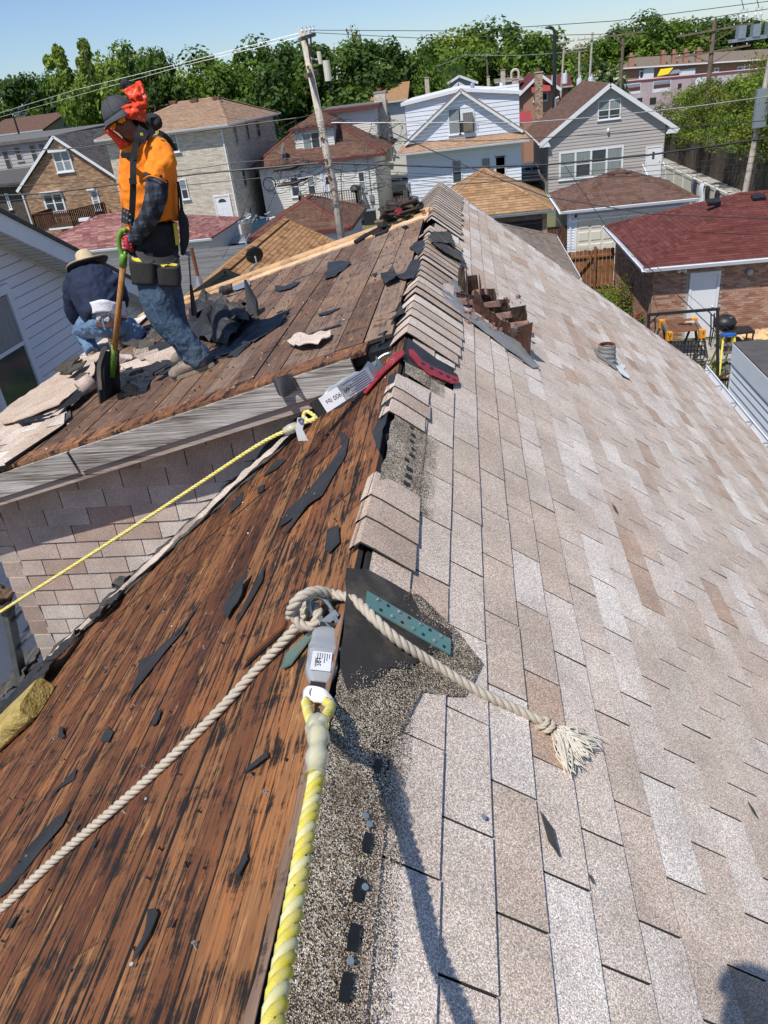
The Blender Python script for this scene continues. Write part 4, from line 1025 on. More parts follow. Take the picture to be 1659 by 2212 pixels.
# ---------------- rose-roofed garage, left
t = thing('hip_garage','garage with rose-pink mottled hip roof in front of the brown brick house','garage',(-18,41,0))
x0, x1, y0, y1 = -23.5, -13.2, 38.3, 43.9
b = MB(); b.box((x0,y0,0),(x1,y1,2.5)); b.build('wall',M['siding_cream'],t)
pk1, pk2 = cY(14,1080,1238,41.1), cY(14,1215,1230,41.1); zr_ = pk1.z
c1, c2, c3, c4 = (x0-.3,y0-.3,2.6), (x1+.3,y0-.3,2.6), (x1+.3,y1+.3,2.6), (x0-.3,y1+.3,2.6); a, b_ = (pk1.x,41.1,zr_), (pk1.x+1.6,41.1,zr_)
roof_faces(t,[[c1,c2,b_,a],[c2,c3,b_],[c3,c4,a,b_],[c4,c1,a]],M['r_pink'],.142,.42,9,nparts=60,minarea=20)
for p, q in ((c1,a),(c2,b_),(a,b_)): caps(t,p,q,M['r_pink'])
gutter(t,(x0-.3,y0-.31,2.59),(x1+.3,y0-.31,2.59),(0,-1,0))
for i, (k_,p_) in enumerate(((14,(920,1272)),(14,(1197,1258)))):
    w = cY(k_,*p_,41.1 if i else 42.2); b = MB(); b.box(w-Vector((.3,.15,.12)),w+Vector((.3,.15,.03))); b.build('ridge_vent',M['white'],t)

# ================================================================ HOUSES ACROSS THE ALLEY
# ---- greige gabled house
Yg = 58.
P = lambda x, y, Y=Yg: cY(3,x,y,Y)
t = thing('house','greige sided gable house with brown roof and four-light window row, right of the white house','house',(9.5,64,0))
xl, xr_ = P(355,850).x, P(1048,770).x; eL, eR, pk = P(300,832), P(1120,765), P(720,490)
ez = (eL.z+eR.z)/2-.05; pz = pk.z; cx = pk.x; yb = 71.
sl = (pz-ez)/(eR.x-cx)
b = MB(); b.box((xl,Yg,0),(xr_,yb,ez+.3)); b.prism([(xl,Yg,ez+.3),(xr_,Yg,ez+.3),(cx,Yg,pz-.2)],(0,.1,0)); b.build('wall',M['siding_gray'],t)
siding(t,M['siding_gray'],xl,xr_,Yg,.3,pz-.22,ext=lambda z:(max(xl,cx-(pz-.2-z)/sl),min(xr_,cx+(pz-.2-z)/sl)),expo=.205)
roof_faces(t,[[(eL.x,yb+.3,ez),(eL.x,Yg-.35,ez),(cx,Yg-.35,pz),(cx,yb+.3,pz)],[(eR.x,Yg-.35,ez),(eR.x,yb+.3,ez),(cx,yb+.3,pz),(cx,Yg-.35,pz)]],M['r_brown'],.16,.33,21,nparts=0)
for ex in (eL.x,eR.x):
    b = MB(); b.bar((cx,Yg-.37,pz-.13),(ex,Yg-.37,ez-.13),.04,.26); b.build('rake_board',M['white'],t)
    b = MB(); b.hexa([(cx,Yg-.33,pz-.24),(ex,Yg-.33,ez-.24),(ex,Yg,ez-.24),(cx,Yg,pz-.24)][::1 if ex > cx else -1],[(cx,Yg-.33,pz-.2),(ex,Yg-.33,ez-.2),(ex,Yg,ez-.2),(cx,Yg,pz-.2)][::1 if ex > cx else -1]); b.build('soffit',M['white'],t)
    s_ = 1 if ex > cx else -1; b = MB(); b.prism([(ex,Yg-.36,ez),(ex,Yg-.36,ez-.28),(ex-s_*.75,Yg-.36,ez-.28),(ex-s_*.5,Yg-.36,ez+.2)],(0,.34,0)); b.build('eave_return',M['white'],t)
    gutter(t,(ex,Yg-.3,ez),(ex,yb,ez),(s_,0,0))
a, c_ = P(650,595), P(782,705); window(t,'S',Yg,a.x,c_.x,c_.z+.04,a.z-.05,2,glass=('curtain','glass','curtain','glass'))
a, c_ = P(418,888), P(795,1030); window(t,'S',Yg,a.x,c_.x,c_.z-.02,P(795,862).z,4,glass=('curtain','curtain','curtain','glass','glass','curtain'),cw=.13)
a, c_ = P(942,872), P(1030,862); door(t,'S',Yg,a.x,c_.x-.05,P(960,1055).z,a.z-.08,lite=(P(972,900).x,P(986,900).x,P(975,945).z,P(975,902).z))
b = MB(); q = P(708,775); b.ball(q-Vector((0,.12,0)),(.1,.12,.16),8,6); b.build('wall_lamp',M['white'],t)
st = thing('porch_steps','white railed back steps below the white door of the greige house','steps',(13,57,0))
for i in range(3): box_obj('step',M['concrete'],(c_.x-1.2,56.6-i*.3+.0,0),(c_.x+.1,57.0-i*.3,.6-i*.2),st)
for xx in (c_.x-1.25,c_.x+.12):
    b = MB(); b.bar((xx,57.9,1.5),(xx,56,.95),.06); 
    for i in range(7): b.bar((xx,57.8-i*.3,.1),(xx,57.8-i*.3,1.45-i*.085),.03)
    b.build('railing',M['white'],st)
chim_m = pm('brick_mixed',(.35,.26,.17),tint=[(.20,.11,.07),(.34,.23,.14),(.50,.40,.28),(.42,.30,.2)],sc=9,rough=.9,bst=.4)
def brick_stack(name,label,x,y,z0,z1,w,d,mat,cap=True,n=60,flue=True,ztop=None,group=None,H_=.0677,cat='chimney',parent=None):
    t = thing(name,label,cat,(x,y,z0),group) if parent is None else parent
    b = MB(); b.box((x-w/2,y-d/2,z0),(x+w/2,y+d/2,z1)); core = b.build('core',M['mortar'],t)
    bricks(t,'S',y-d/2,x-w/2,x+w/2,z0,z1,mat,seed=int(abs(x*7+y)),nparts=n,H_=H_)
    bricks(t,'E',x+w/2,y-d/2,y+d/2,z0,z1,mat,seed=int(abs(x*7+y))+1,nparts=n//2,H_=H_); bricks(t,'W',x-w/2,y-d/2,y+d/2,z0,z1,mat,seed=int(abs(x*7+y))+2,nparts=n//2,H_=H_)
    if cap: box_obj('cap',M['concrete'],(x-w/2-.05,y-d/2-.05,z1),(x+w/2+.05,y+d/2+.05,z1+.09),t)
    if flue:
        b = MB(); b.tube([(x,y,z1+.05),(x,y,z1+.32)],min(w,d)*.28,10); b.build('flue',M['rust'] if cap else M['concrete'],t)
    return t
# chimney against the west slope of the greige house
cb = onP(*cc(3,297,712),(cx,Yg,pz),Vector((-sl,0,1))); ctop = cY(3,302,432,cb.y)
cwid = (cY(3,325,600,cb.y)-cY(3,277,600,cb.y)).x
brick_stack('chimney','tall mottled tan brick chimney rising from the left slope of the brown roof',cb.x,cb.y,ez-.5,ctop.z,cwid*.9,.75,chim_m,n=90,H_=.1)
b = MB(); w = onP(*cc(3,398,640),(cx,Yg,pz),Vector((-sl,0,1))); b.tube([w,w+Vector((0,0,.7))],.09,10); b.tube([w+Vector((0,0,.65)),w+Vector((.25,0,.72))],.1,8); b.build('roof_vent_pipe',M['galv'],t)
# ---- white house with gable and pent roof
Yw = 57.
P2 = lambda x, y, Y=Yw: cY(2,x,y,Y)
t = thing('house','white clapboard house with steep front gable, air conditioner window and brown pent roof','house',(-.3,62,0))
xl, xr_ = P2(1055,790).x, cY(3,192,860,Yw).x
pz0 = P2(1000,760).z; pz1 = P2(1050,710).z+.02
b = MB(); b.box((xl,Yw,0),(xr_,Yw+13,pz1)); b.build('wall',M['siding_white'],t)
siding(t,M['siding_white'],xl,xr_,Yw,1.0,pz0+.05,expo=.22)
exl, exr = P2(1000,760).x, cY(3,236,835,Yw).x
roof_faces(t,[[(exl,Yw-.75,pz0),(exr,Yw-.75,pz0),(exr-.35,Yw,pz1),(exl+.4,Yw,pz1)]],M['r_hip'],.14,.3,12,nparts=0)
gutter(t,(exl,Yw-.76,pz0-.02),(exr,Yw-.76,pz0-.02),(0,-1,0)); box_obj('soffit',M['white'],(exl,Yw-.75,pz0-.14),(exr,Yw,pz0-.11),t)
gl, gp, gr = P2(1042,718), P2(1380,388), cY(3,196,800,Yw)
sl2 = (gp.z-pz1)/(gr.x-gp.x)
siding(t,M['siding_white'],0,0,Yw+.0,pz1+.03,gp.z-.1,ext=lambda z:(gp.x-(gp.z-.05-z)/sl2,gp.x+(gp.z-.05-z)/sl2),expo=.22)
for s_ in (-1,1):
    e_ = gl if s_ < 0 else gr; b = MB(); b.bar((gp.x,Yw-.22,gp.z),(gp.x+s_*(gp.z-pz1)/sl2*1.02,Yw-.22,pz1),.3,.2); b.build('rake_board',M['white'],t)
    b = MB(); b.tint = .5; b.bar((gp.x,Yw-.15,gp.z+.13),(gp.x+s_*(gp.z-pz1)/sl2*1.03,Yw-.15,pz1+.12),.5,.04); b.build('gable_roof',M['r_tan'],t)
ul, um, ur = P2(1030,462), P2(1375,378), cY(3,185,540,Yw+.5)
b = MB(); ux0, ux1 = ul.x+.12, ur.x-.05; um_z = gp.z+.15; uz0, uz1 = ul.z, ur.z
b.prism([(ux0,Yw+.6,pz1),(ux1,Yw+.6,pz1),(ux1,Yw+.6,uz1-.1),(um.x,Yw+.6,um_z-.1),(ux0,Yw+.6,uz0-.1)],(0,12,0)); b.build('upper_wall',M['siding_white'],t)
siding(t,M['siding_white'],ux0,ux1,Yw+.59,pz1,um_z-.15,ext=lambda z:(ux0 if z < uz0-.12 else ux0+(z-uz0+.12)/(um_z-uz0)*(um.x-ux0),ux1),expo=.27)
for (p,q) in (((ux0-.25,uz0),(um.x,um_z)),((um.x,um_z),(ux1+.2,uz1))):
    b = MB(); b.prism([(p[0],Yw+.35,p[1]),(q[0],Yw+.35,q[1]),(q[0],Yw+.35,q[1]-.2),(p[0],Yw+.35,p[1]-.2)][::-1],(0,12.6,0)); b.build('roof_slope',M['white'],t)
a, c_ = P2(1300,495), P2(1460,635)
mid = P2(1375,560).x; window(t,'S',Yw,a.x,mid,c_.z,a.z,1,glass=('curtain','curtain')); window(t,'S',Yw,mid-.07,c_.x+.05,c_.z,a.z,1,glass=('siding_white','dark'))
b = MB(); q0, q1 = P2(1390,515), P2(1452,630); b.box((q0.x,Yw-.35,q1.z+.06),(q1.x,Yw-.03,q0.z-.05)); ac = b.build('air_conditioner',pm('ac_tan',(.20,.17,.13),(.15,.12,.1),4,.6),t)
for i in range(7): box_obj('louvre',M['galv'],(q0.x+.06+i*.12,Yw-.37,(q0.z+q1.z)/2),(q0.x+.10+i*.12,Yw-.35,q0.z-.12),ac)
for (ka,p_,kc,q_,gl_) in ((2,(1322,800),2,(1390,925),('curtain','glass')),(2,(1497,785),2,(1560,880),('curtain','curtain')),(2,(1580,778),2,(1648,900),('curtain','glass')),(3,(30,930),3,(108,1030),('curtain','curtain'))):
    a, c_ = cY(ka,*p_,Yw), cY(kc,*q_,Yw); window(t,'S',Yw,a.x,c_.x,c_.z-.1,a.z,1,glass=gl_)
w = atY(*cc(24,15,345),Yw+3); b = MB(); b.tube([w-Vector((0,0,.7)),w],.13,10); b.ball(w,.17,8,6); b.build('roof_turbine',M['galv'],t)
w = atY(*cc(24,182,350),Yw+2); b = MB(); b.tube([w-Vector((0,0,.8)),w+Vector((0,0,.2))],.12,8); b.build('vent_pipe',M['white'],t)
b = MB(); b.tube([P2(1075,930)-Vector((0,.06,0)),P2(1085,1010)-Vector((0,.06,0)),P2(1125,1015)-Vector((0,.06,0))],.03,6); b.box(P2(1065,960)-Vector((.12,.12,.25)),P2(1065,960)+Vector((.12,-.02,.25))); b.build('electric_meter',M['galv'],t)
# ---- cream house with hip roof and dormer
Yc = 56.
P3 = lambda x, y, Y=Yc: cY(2,x,y,Y)
t = thing('house','cream sided house with red-brown hip roof and front dormer, behind the leaning pole','house',(-10.3,61,0))
xl, xr_ = P3(180,855).x, P3(865,795).x; ze_ = (P3(130,840).z+P3(925,760).z)/2
x0e, x1e = P3(130,840).x, P3(930,740).x; apz = P3(510,515,60).z+.1
b = MB(); b.box((xl,Yc,0),(xr_,Yc+11,ze_)); b.build('wall',M['siding_cream'],t)
siding(t,M['siding_cream'],xl,xr_,Yc,1.0,ze_-.1,expo=.155)
apx = P3(520,510,60).x
c1, c2, c3, c4, a1, a2 = (x0e,Yc-.4,ze_), (x1e,Yc-.4,ze_), (x1e,Yc+11.4,ze_), (x0e,Yc+11.4,ze_), (apx,60.6,apz), (apx,63,apz)
roof_faces(t,[[c1,c2,a1],[c2,c3,a2,a1],[c3,c4,a2],[c4,c1,a1,a2]],M['r_redbrown'],.16,.33,13,nparts=0)
for p, q in ((c1,a1),(c2,a1),(a1,a2)): caps(t,p,q,M['r_redcap'],.34)
b = MB(); b.box((x0e,Yc-.45,ze_-.16),(x1e,Yc-.4,ze_)); b.box((x0e,Yc-.4,ze_-.16),(x1e,Yc,ze_-.13)); b.build('fascia',M['maroonpaint'],t)
# dormer
dl, dr_ = P3(385,620,57), P3(622,620,57); dz0, dz1 = P3(390,762,57).z, P3(500,600,57).z
b = MB(); b.box((dl.x,56.9,dz0-.3),(dr_.x,60,dz1)); b.build('dormer_wall',M['siding_cream'],t)
siding(t,M['siding_cream'],dl.x,dr_.x,56.9,dz0,dz1,expo=.155)
dpz = P3(500,535,57).z; dm = (dl.x+dr_.x)/2
roof_faces(t,[[(dl.x-.25,56.6,dz1),(dr_.x+.25,56.6,dz1),(dm,57.9,dpz)],[(dr_.x+.25,56.6,dz1),(dr_.x+.25,60.5,dz1),(dm,60.5,dpz),(dm,57.9,dpz)],[(dl.x-.25,60.5,dz1),(dl.x-.25,56.6,dz1),(dm,57.9,dpz),(dm,60.5,dpz)]],M['r_redbrown'],.16,.33,14,nparts=0)
b = MB(); b.box((dl.x-.27,56.56,dz1-.14),(dr_.x+.27,56.6,dz1)); b.build('fascia',M['maroonpaint'],t)
a, c_ = P3(432,640,56.9), P3(552,728,56.9); window(t,'S',56.9,a.x,c_.x,c_.z,a.z,2,glass=('curtain','glass'),rail=False)
# rear wing with flat roof
wl_, wr_ = P3(552,510,62), P3(862,510,62); wz = P3(700,478,62).z
b = MB(); b.box((wl_.x,62,3),(wr_.x+.1,68,wz-.3)); b.build('wing_wall',M['siding_cream'],t); siding(t,M['siding_cream'],wl_.x,wr_.x,62,5,wz-.3,expo=.155)
b = MB(); b.box((wl_.x-.3,61.5,wz-.35),(wr_.x+.5,68.5,wz-.1)); b.build('fascia',M['maroonpaint'],t); b = MB(); b.box((wl_.x-.3,61.5,wz-.1),(wr_.x+.5,68.5,wz-.04)); b.build('flat_roof',M['r_flat'],t)
siding(t,M['siding_cream'],62,68,wr_.x+.1,4.5,wz-.35,expo=.155,side='E')
window(t,'E',wr_.x+.1,63,63.9,5.0,6.4,glass='glass')
for (p_,q_,g_) in (((360,900),(432,1015),('glass','glass')),((460,895),(525,1005),('curtain','glass')),((765,868),(820,985),('glass','curtain'))):
    a, c_ = P3(*p_), P3(*q_); window(t,'S',Yc,a.x,c_.x,c_.z,a.z,1,glass=g_)
a, c_ = P3(552,885), P3(635,1030); door(t,'S',Yc,a.x,c_.x-.2,c_.z+.05,a.z,lite=(a.x+.25,a.x+.7,c_.z+1.0,a.z-.2))
b = MB(); q = P3(850,1025); b.box((q.x-.14,Yc-.15,q.z-.2),(q.x+.14,Yc-.02,q.z+.25)); b.tube([(q.x,Yc-.08,q.z+.2),(q.x,Yc-.08,q.z+3.2)],.03,6); b.tube([(q.x,Yc-.08,q.z-.2),(q.x,Yc-.08,q.z-.8),(q.x-.4,Yc-.08,q.z-1.1)],.03,6); b.build('electric_meter',M['galv'],t)
cq = P3(905,640,64); brick_stack('chimney','grey brick chimney on the right corner of the cream house',P3(905,500,64).x,64.2,3,P3(900,400,64).z,.85,.7,M['brickC'],n=40,H_=.12)
FOc, _ = face_frame([c1,c2,a1]); ft = onP(*cc(21,178,1300),FOc.o,FOc.n); dish('grey satellite dish on the red-brown roof of the cream house',atY(*cc(21,158,1195),ft.y),ft,.42,(-.9,-.35,.35),M['galv'])
# deck with grill behind the pole
dk = thing('wooden_deck','raised wooden deck with railing behind the cream house','deck',(-8.6,54.5,0))
dxa, dxb = P3(470,1030).x, P3(790,1000).x; dzz = P3(650,1072,53.5).z
b = MB(); b.box((dxa,53.2,dzz-.15),(dxb,Yc-.02,dzz)); b.build('deck_floor',M['fencegray'],dk)
for p, q in (((dxa,53.25),(dxb,53.25)),((dxb,53.25),(dxb,55.8)),((dxa,53.25),(dxa-.4,55.8))):
    b = MB(); b.bar((*p,dzz+.95),(*q,dzz+.95),.12,.06); b.bar((*p,dzz+.12),(*q,dzz+.12),.06); b.build('rail',M['fencegray'],dk)
    n = int((Vector(q)-Vector(p)).length/.16); 
    for i in range(n+1):
        x_, y_ = p[0]+(q[0]-p[0])*i/n, p[1]+(q[1]-p[1])*i/n; b = MB(); b.bar((x_,y_,dzz+.1),(x_,y_,dzz+.95),.05 if i % 6 else .1); b.build('baluster',M['fencegray'],dk)
def kettle(label,x,y,z,r,cart=False):
    k = thing('kettle_grill',label,'grill',(x,y,z))
    b = MB(); b.ball((x,y,z+.9),(r,r,r*.75),18,12); b.build('bowl',M['black'],k,smooth=True)
    b = MB(); b.tube([(x,y,z+.9-.01),(x,y,z+.9+.02)],r*1.03,20); b.build('rim',M['black'],k)
    b = MB(); b.tube([(x-.06,y,z+.9+r*.73),(x-.06,y,z+.9+r*.73+.06),(x+.06,y,z+.9+r*.73+.06),(x+.06,y,z+.9+r*.73)],.012,6); b.build('handle',M['black'],k)
    b = MB(); b.tube([(x+.1,y-r*.5,z+.9+r*.55),(x+.1,y-r*.5,z+.92+r*.57)],.05,10); b.build('vent',M['alu'],k)
    for i in range(3):
        a = i*2.1+.5; b = MB(); b.tube([(x+r*.5*math.cos(a),y+r*.5*math.sin(a),z+.7),(x+r*1.0*math.cos(a),y+r*1.0*math.sin(a),z)],.014,6); b.build('leg',M['alu'],k)
    if cart:
        box_obj('side_table',M['black'],(x-.1,y-.5,z+.66),(x+.75,y+.1,z+.72),k); box_obj('lower_shelf',M['poledark'],(x-.1,y-.5,z+.35),(x+.5,y+.1,z+.39),k)
        for xx, yy in ((x-.06,y-.46),(x+.7,y-.46),(x+.7,y+.06)): box_obj('leg',M['black'],(xx,yy,z),(xx+.04,yy+.04,z+.66),k)
    return k
gq = P3(755,1010,54); kettle('small black kettle grill on the deck of the cream house',gq.x,54,dzz,.34)
# ---- cream brick two-flat with hip roof
Yb = 52.4
P4 = lambda x, y, Y=Yb: cY(1,x,y,Y)
t = thing('apartment_building','two-storey cream brick flat with tan hip roof behind the standing worker','building',(-19,58,0))
xc, ze_ = P4(1320,600).x, P4(1335,580).z-.05; xw_ = -27.0
xw_ = cY(1,655,700,Yb).x-.3; yb = Yb+12.
yb = atX(*cc(1,1645,520),xc+.4).y
b = MB(); b.box((xw_,Yb,0),(xc,yb,ze_)); b.build('wall',M['mortarW'],t)
hol = []
wins = [((1000,640),(1070,750)),((1060,915),(1130,1030))]
bricks(t,'S',Yb,xw_,xc,.4,ze_-.1,M['brickC'],L_=.4,H_=.1,seed=15,nparts=120,g=.012); bricks(t,'E',xc,Yb,yb,.4,ze_-.1,M['brickC'],L_=.4,H_=.1,seed=16,nparts=0,g=.012)
for p_, q_ in wins:
    a, c_ = P4(*p_), P4(*q_); window(t,'S',Yb-.012,a.x,c_.x,c_.z,a.z,1,glass=('curtain','glass'),out=.07)
for (p_,q_) in (((1380,590),(1410,690)),((1450,575),(1480,668)),((1512,562),(1545,650)),((1428,850),(1462,940)),((1497,850),(1530,900)),((1475,1085),(1492,1120)),((1545,1050),(1562,1130))):
    a, c_ = atX(*cc(1,*p_),xc), atX(*cc(1,*q_),xc)
    if c_.y > a.y+.2: window(t,'E',xc+.012,a.y,c_.y,c_.z-.1,a.z,1,glass='glass',casing='siding_gray',cw=.05)
a, c_ = P4(1288,1018), P4(1380,1190); door(t,'S',Yb-.012,P4(1290,1100).x,P4(1375,1100).x,.92-.1,2.95,fan=True,handle=0)
b = MB(); b.box((P4(1280,1200).x-.3,Yb-1.2,0),(P4(1385,1200).x+.3,Yb,.8)); b.box((P4(1280,1200).x-.3,Yb-1.6,0),(P4(1385,1200).x+.3,Yb-1.2,.4)); b.build('stoop',M['concrete'],t)
fs, hips, rg = hip_faces(xw_-.5,xc+.5,Yb-.5,yb+.5,ze_,ze_+1)
apa, apb = P4(1050,450,Yb+5), P4(1290,432,Yb+5.5)
zr_ = (apa.z+apb.z)/2
c1, c2, c3, c4 = (xw_-.5,Yb-.5,ze_), (xc+.5,Yb-.5,ze_), (xc+.5,yb+.5,ze_), (xw_-.5,yb+.5,ze_)
A1, A2 = (apa.x,Yb+5.5,zr_), (apb.x,Yb+6.0,zr_)
A1 = (min(A1[0],A2[0]-1),A1[1],zr_); A2 = (A2[0],A1[1],zr_)
roof_faces(t,[[c1,c2,A2,A1],[c2,c3,A2],[c3,c4,A1,A2],[c4,c1,A1]],M['r_hip'],.16,.4,17,nparts=0)
for p, q in ((c1,A1),(c2,A2),(A1,A2),(c3,A2)): caps(t,p,q,M['r_hip'],.3)
gutter(t,(xw_-.5,Yb-.51,ze_-.01),(xc+.5,Yb-.51,ze_-.01),(0,-1,0)); gutter(t,(xc+.51,Yb-.5,ze_-.01),(xc+.51,yb+.5,ze_-.01),(1,0,0))
b = MB(); b.box((xw_-.5,Yb-.5,ze_-.16),(xc+.5,Yb,ze_-.13)); b.box((xc,Yb,ze_-.16),(xc+.5,yb,ze_-.13)); b.build('soffit',M['white'],t)
downspout(t,xc-.1,Yb-.02,.2,ze_-.1); 
for p_ in ((1030,465),(1155,455),(1288,440)):
    F, uv = face_frame([c1,c2,A2,A1]); w = onP(*cc(1,*p_),F.o,F.n); b = MB(); b.box(w-Vector((.25,.2,0)),w+Vector((.25,.2,.2))); b.build('roof_vent',M['r_brown'],t)
# ---- brown brick gable house, left
Yl = 54.5
P5 = lambda x, y, Y=Yl: cY(14,x,y,Y)
t = thing('house','brown brick gable house with white trim and charcoal roof at far left','house',(-28,60,0))
pk, eL, eR = P5(592,365), P5(200,965), P5(1290,870); pk.x -= 0
cxh = pk.x; slh = (pk.z-eL.z)/(cxh-eL.x); eRx = 2*cxh-eL.x
xl, xr_ = eL.x+.25, cxh+(cxh-eL.x)-.25
b = MB(); b.box((xl,Yl,0),(xr_,Yl+12,eL.z)); b.prism([(xl,Yl,eL.z),(xr_,Yl,eL.z),(cxh,Yl,pk.z-.2)],(0,.1,0)); b.build('wall',M['mortar'],t)
bricks(t,'S',Yl,xl,xr_,1.0,pk.z-.3,M['brickB'],L_=.32,H_=.085,seed=18,nparts=300,ext=lambda z:(max(xl,cxh-(pk.z-.2-z)/slh),min(xr_,cxh+(pk.z-.2-z)/slh)))
roof_faces(t,[[(eL.x,Yl+12.3,eL.z),(eL.x,Yl-.25,eL.z),(cxh,Yl-.25,pk.z),(cxh,Yl+12.3,pk.z)],[(eRx,Yl-.25,eL.z),(eRx,Yl+12.3,eL.z),(cxh,Yl+12.3,pk.z),(cxh,Yl-.25,pk.z)]],M['r_gray'],.16,.33,19,nparts=0)
for ex in (eL.x,eRx):
    b = MB(); b.bar((cxh,Yl-.27,pk.z-.08),(ex,Yl-.27,eL.z-.08),.04,.17); b.build('rake_board',M['white'],t)
a, c_ = P5(560,545), P5(815,755); window(t,'S',Yl-.013,a.x,c_.x,c_.z,a.z,2,glass='curtain',cw=.12); 
b = MB(); b.box((a.x-.1,Yl-.35,a.z-.05),(c_.x,Yl,a.z+.12)); b.build('awning_box',M['white'],t)
a, c_ = P5(440,1005), P5(735,1195); window(t,'S',Yl-.013,a.x+.1,c_.x,c_.z,a.z-.05,2,glass=('glass','glass'),cw=.12); b = MB(); b.box((a.x,Yl-.3,a.z-.05),(c_.x,Yl,a.z+.1)); b.build('awning_box',M['white'],t)
a, c_ = P5(975,965), P5(1120,1180); window(t,'S',Yl-.013,a.x,c_.x,c_.z,a.z,1,glass='curtain',cw=.12); b = MB(); b.box((a.x-.1,Yl-.3,a.z),(c_.x-.1,Yl,a.z+.16)); b.build('awning_box',M['white'],t)
b = MB(); b.tube([(eL.x+.05,Yl-.1,eL.z-.1),(eL.x+.25,Yl-.1,eL.z-.4),(eL.x+.27,Yl-.1,.3)],.06,6); b.build('downspout',M['white'],t)
dk = thing('wooden_deck','brown wooden back deck with vertical balusters against the brick house','deck',(-27,52.8,0))
dz = P5(560,1380,51.5).z; dxa, dxb = P5(360,1260,51.5).x, P5(770,1240,51.5).x
box_obj('deck_floor',M['fencedark'],(dxa,51.5,dz-.12),(dxb+1.2,Yl-.05,dz),dk); box_obj('edge_trim',M['white'],(P5(530,1380,51.4).x,51.38,dz-.1),(dxb,51.48,dz),dk)
M['fencebrown'] = wood_mat('brown_rail',[(.075,.035,.022),(.11,.055,.035)],stain=0,grain=(40,40,1.5),lightscr=False)
for p, q in (((dxa,51.5),(dxb,51.5)),((dxb,51.5),(dxb+1.3,54.2)),((dxa,51.5),(dxa,54.2))):
    b = MB(); b.bar((*p,dz+1.0),(*q,dz+1.0),.12,.05); b.build('rail',M['fencebrown'],dk)
    n = int((Vector(q)-Vector(p)).length/.15)
    for i in range(n+1):
        x_, y_ = p[0]+(q[0]-p[0])*i/n, p[1]+(q[1]-p[1])*i/n; b = MB(); b.tint = .3; b.bar((x_,y_,dz),(x_,y_,dz+1.0),.09,.03); b.build('baluster',M['fencebrown'],dk)
# ---- far-left grey flat
t = thing('apartment_building','grey sided two-storey building with tall narrow windows at the left edge','building',(-36,62,0))
Ya = 60.
P6 = lambda x, y, Y=Ya: cY(14,x,y,Y)
zt_ = P6(300,440).z; xb_ = P6(505,400).x
b = MB(); b.box((-50,Ya,0),(xb_,Ya+14,zt_)); b.build('wall',M['siding_gray'],t); siding(t,M['siding_gray'],-42,xb_,Ya,3.8,zt_,expo=.25)
b = MB(); b.hexa([(-50,Ya-.4,zt_-.02),(xb_+.4,Ya-.4,zt_-.02),(xb_+.4,Ya+14,zt_+.3),(-50,Ya+14,zt_+.3)],[(-50,Ya-.4,zt_+.2),(xb_+.4,Ya-.4,zt_+.2),(xb_+.4,Ya+14,zt_+.5),(-50,Ya+14,zt_+.5)]); b.build('roof',M['r_flat'],t)
for p_, q_ in (((10,520),(80,745)),((145,495),(190,650)),((310,470),(360,665)),((412,455),(450,560))):
    a, c_ = P6(*p_), P6(*q_); window(t,'S',Ya,a.x,max(c_.x-.35,a.x+.5),c_.z,a.z,1,glass='glass',cw=.05,casing='siding_gray')
b = MB(); z_ = P6(150,830,56).z; b.hexa([(-45,55,z_-.4),(P6(340,760,56).x,55,z_-.4),(P6(340,760,56).x,60,z_+.25),(-45,60,z_+.25)],[(-45,55,z_-.25),(P6(340,760,56).x,55,z_-.25),(P6(340,760,56).x,60,z_+.4),(-45,60,z_+.4)]); b.build('porch_roof',M['r_gray'],t)
b = MB(); b.box((-45,55.6,0),(P6(330,900,56).x,60,z_-.35)); b.build('porch_wall',M['fencedark'],t)
a, c_ = P6(50,1000,55.6), P6(140,1170,55.6); window(t,'S',55.6,a.x,c_.x,c_.z,a.z,1,glass='curtain')
# ---- roofs glimpsed among the trees
def mini_house(label,x0,x1,y0,y1,ze_,zr_,wall,roof,axis='x',name='house',group=None,win=(),brk=None,rake='white'):
    t = thing(name,label,'house',((x0+x1)/2,(y0+y1)/2,0),group)
    b = MB(); b.box((x0,y0,0),(x1,y1,ze_))
    if axis == 'y': b.prism([(x0,y0,ze_),(x1,y0,ze_),((x0+x1)/2,y0,zr_-.15)],(0,.1,0))
    b.build('wall',M[wall] if isinstance(wall,str) else wall,t)
    o = .4
    if axis == 'y':
        m_ = (x0+x1)/2; sl_ = (zr_-ze_)/(m_-x0)
        fs = [[(x0-o,y1+o,ze_-o*sl_),(x0-o,y0-o,ze_-o*sl_),(m_,y0-o,zr_),(m_,y1+o,zr_)],[(x1+o,y0-o,ze_-o*sl_),(x1+o,y1+o,ze_-o*sl_),(m_,y1+o,zr_),(m_,y0-o,zr_)]]
        for ex in (x0-o,x1+o):
            b = MB(); b.bar((m_,y0-o-.03,zr_-.1),(ex,y0-o-.03,ze_-o*sl_-.1),.05,.24); b.build('rake_board',M[rake],t)
    else:
        m_ = (y0+y1)/2; fs = [[(x0-o,y0-o,ze_),(x1+o,y0-o,ze_),(x1+o,m_,zr_),(x0-o,m_,zr_)],[(x1+o,y1+o,ze_),(x0-o,y1+o,ze_),(x0-o,m_,zr_),(x1+o,m_,zr_)]]
        gutter(t,(x0-o,y0-o-.01,ze_),(x1+o,y0-o-.01,ze_),(0,-1,0))
        b = MB()
        for xx in (x0,x1): b.prism([(xx,y0,ze_),(xx,y1,ze_),(xx,m_,zr_-.15)],(.05,0,0))
        b.build('gable_wall',M[wall] if isinstance(wall,str) else wall,t,kind='stuff')
    roof_faces(t,fs,M[roof],.16,.33,3,tabs=False,thick=.12)
    for (a0,a1,z0,z1) in win: window(t,'S',y0,a0,a1,z0,z1,1,glass='glass')
    return t
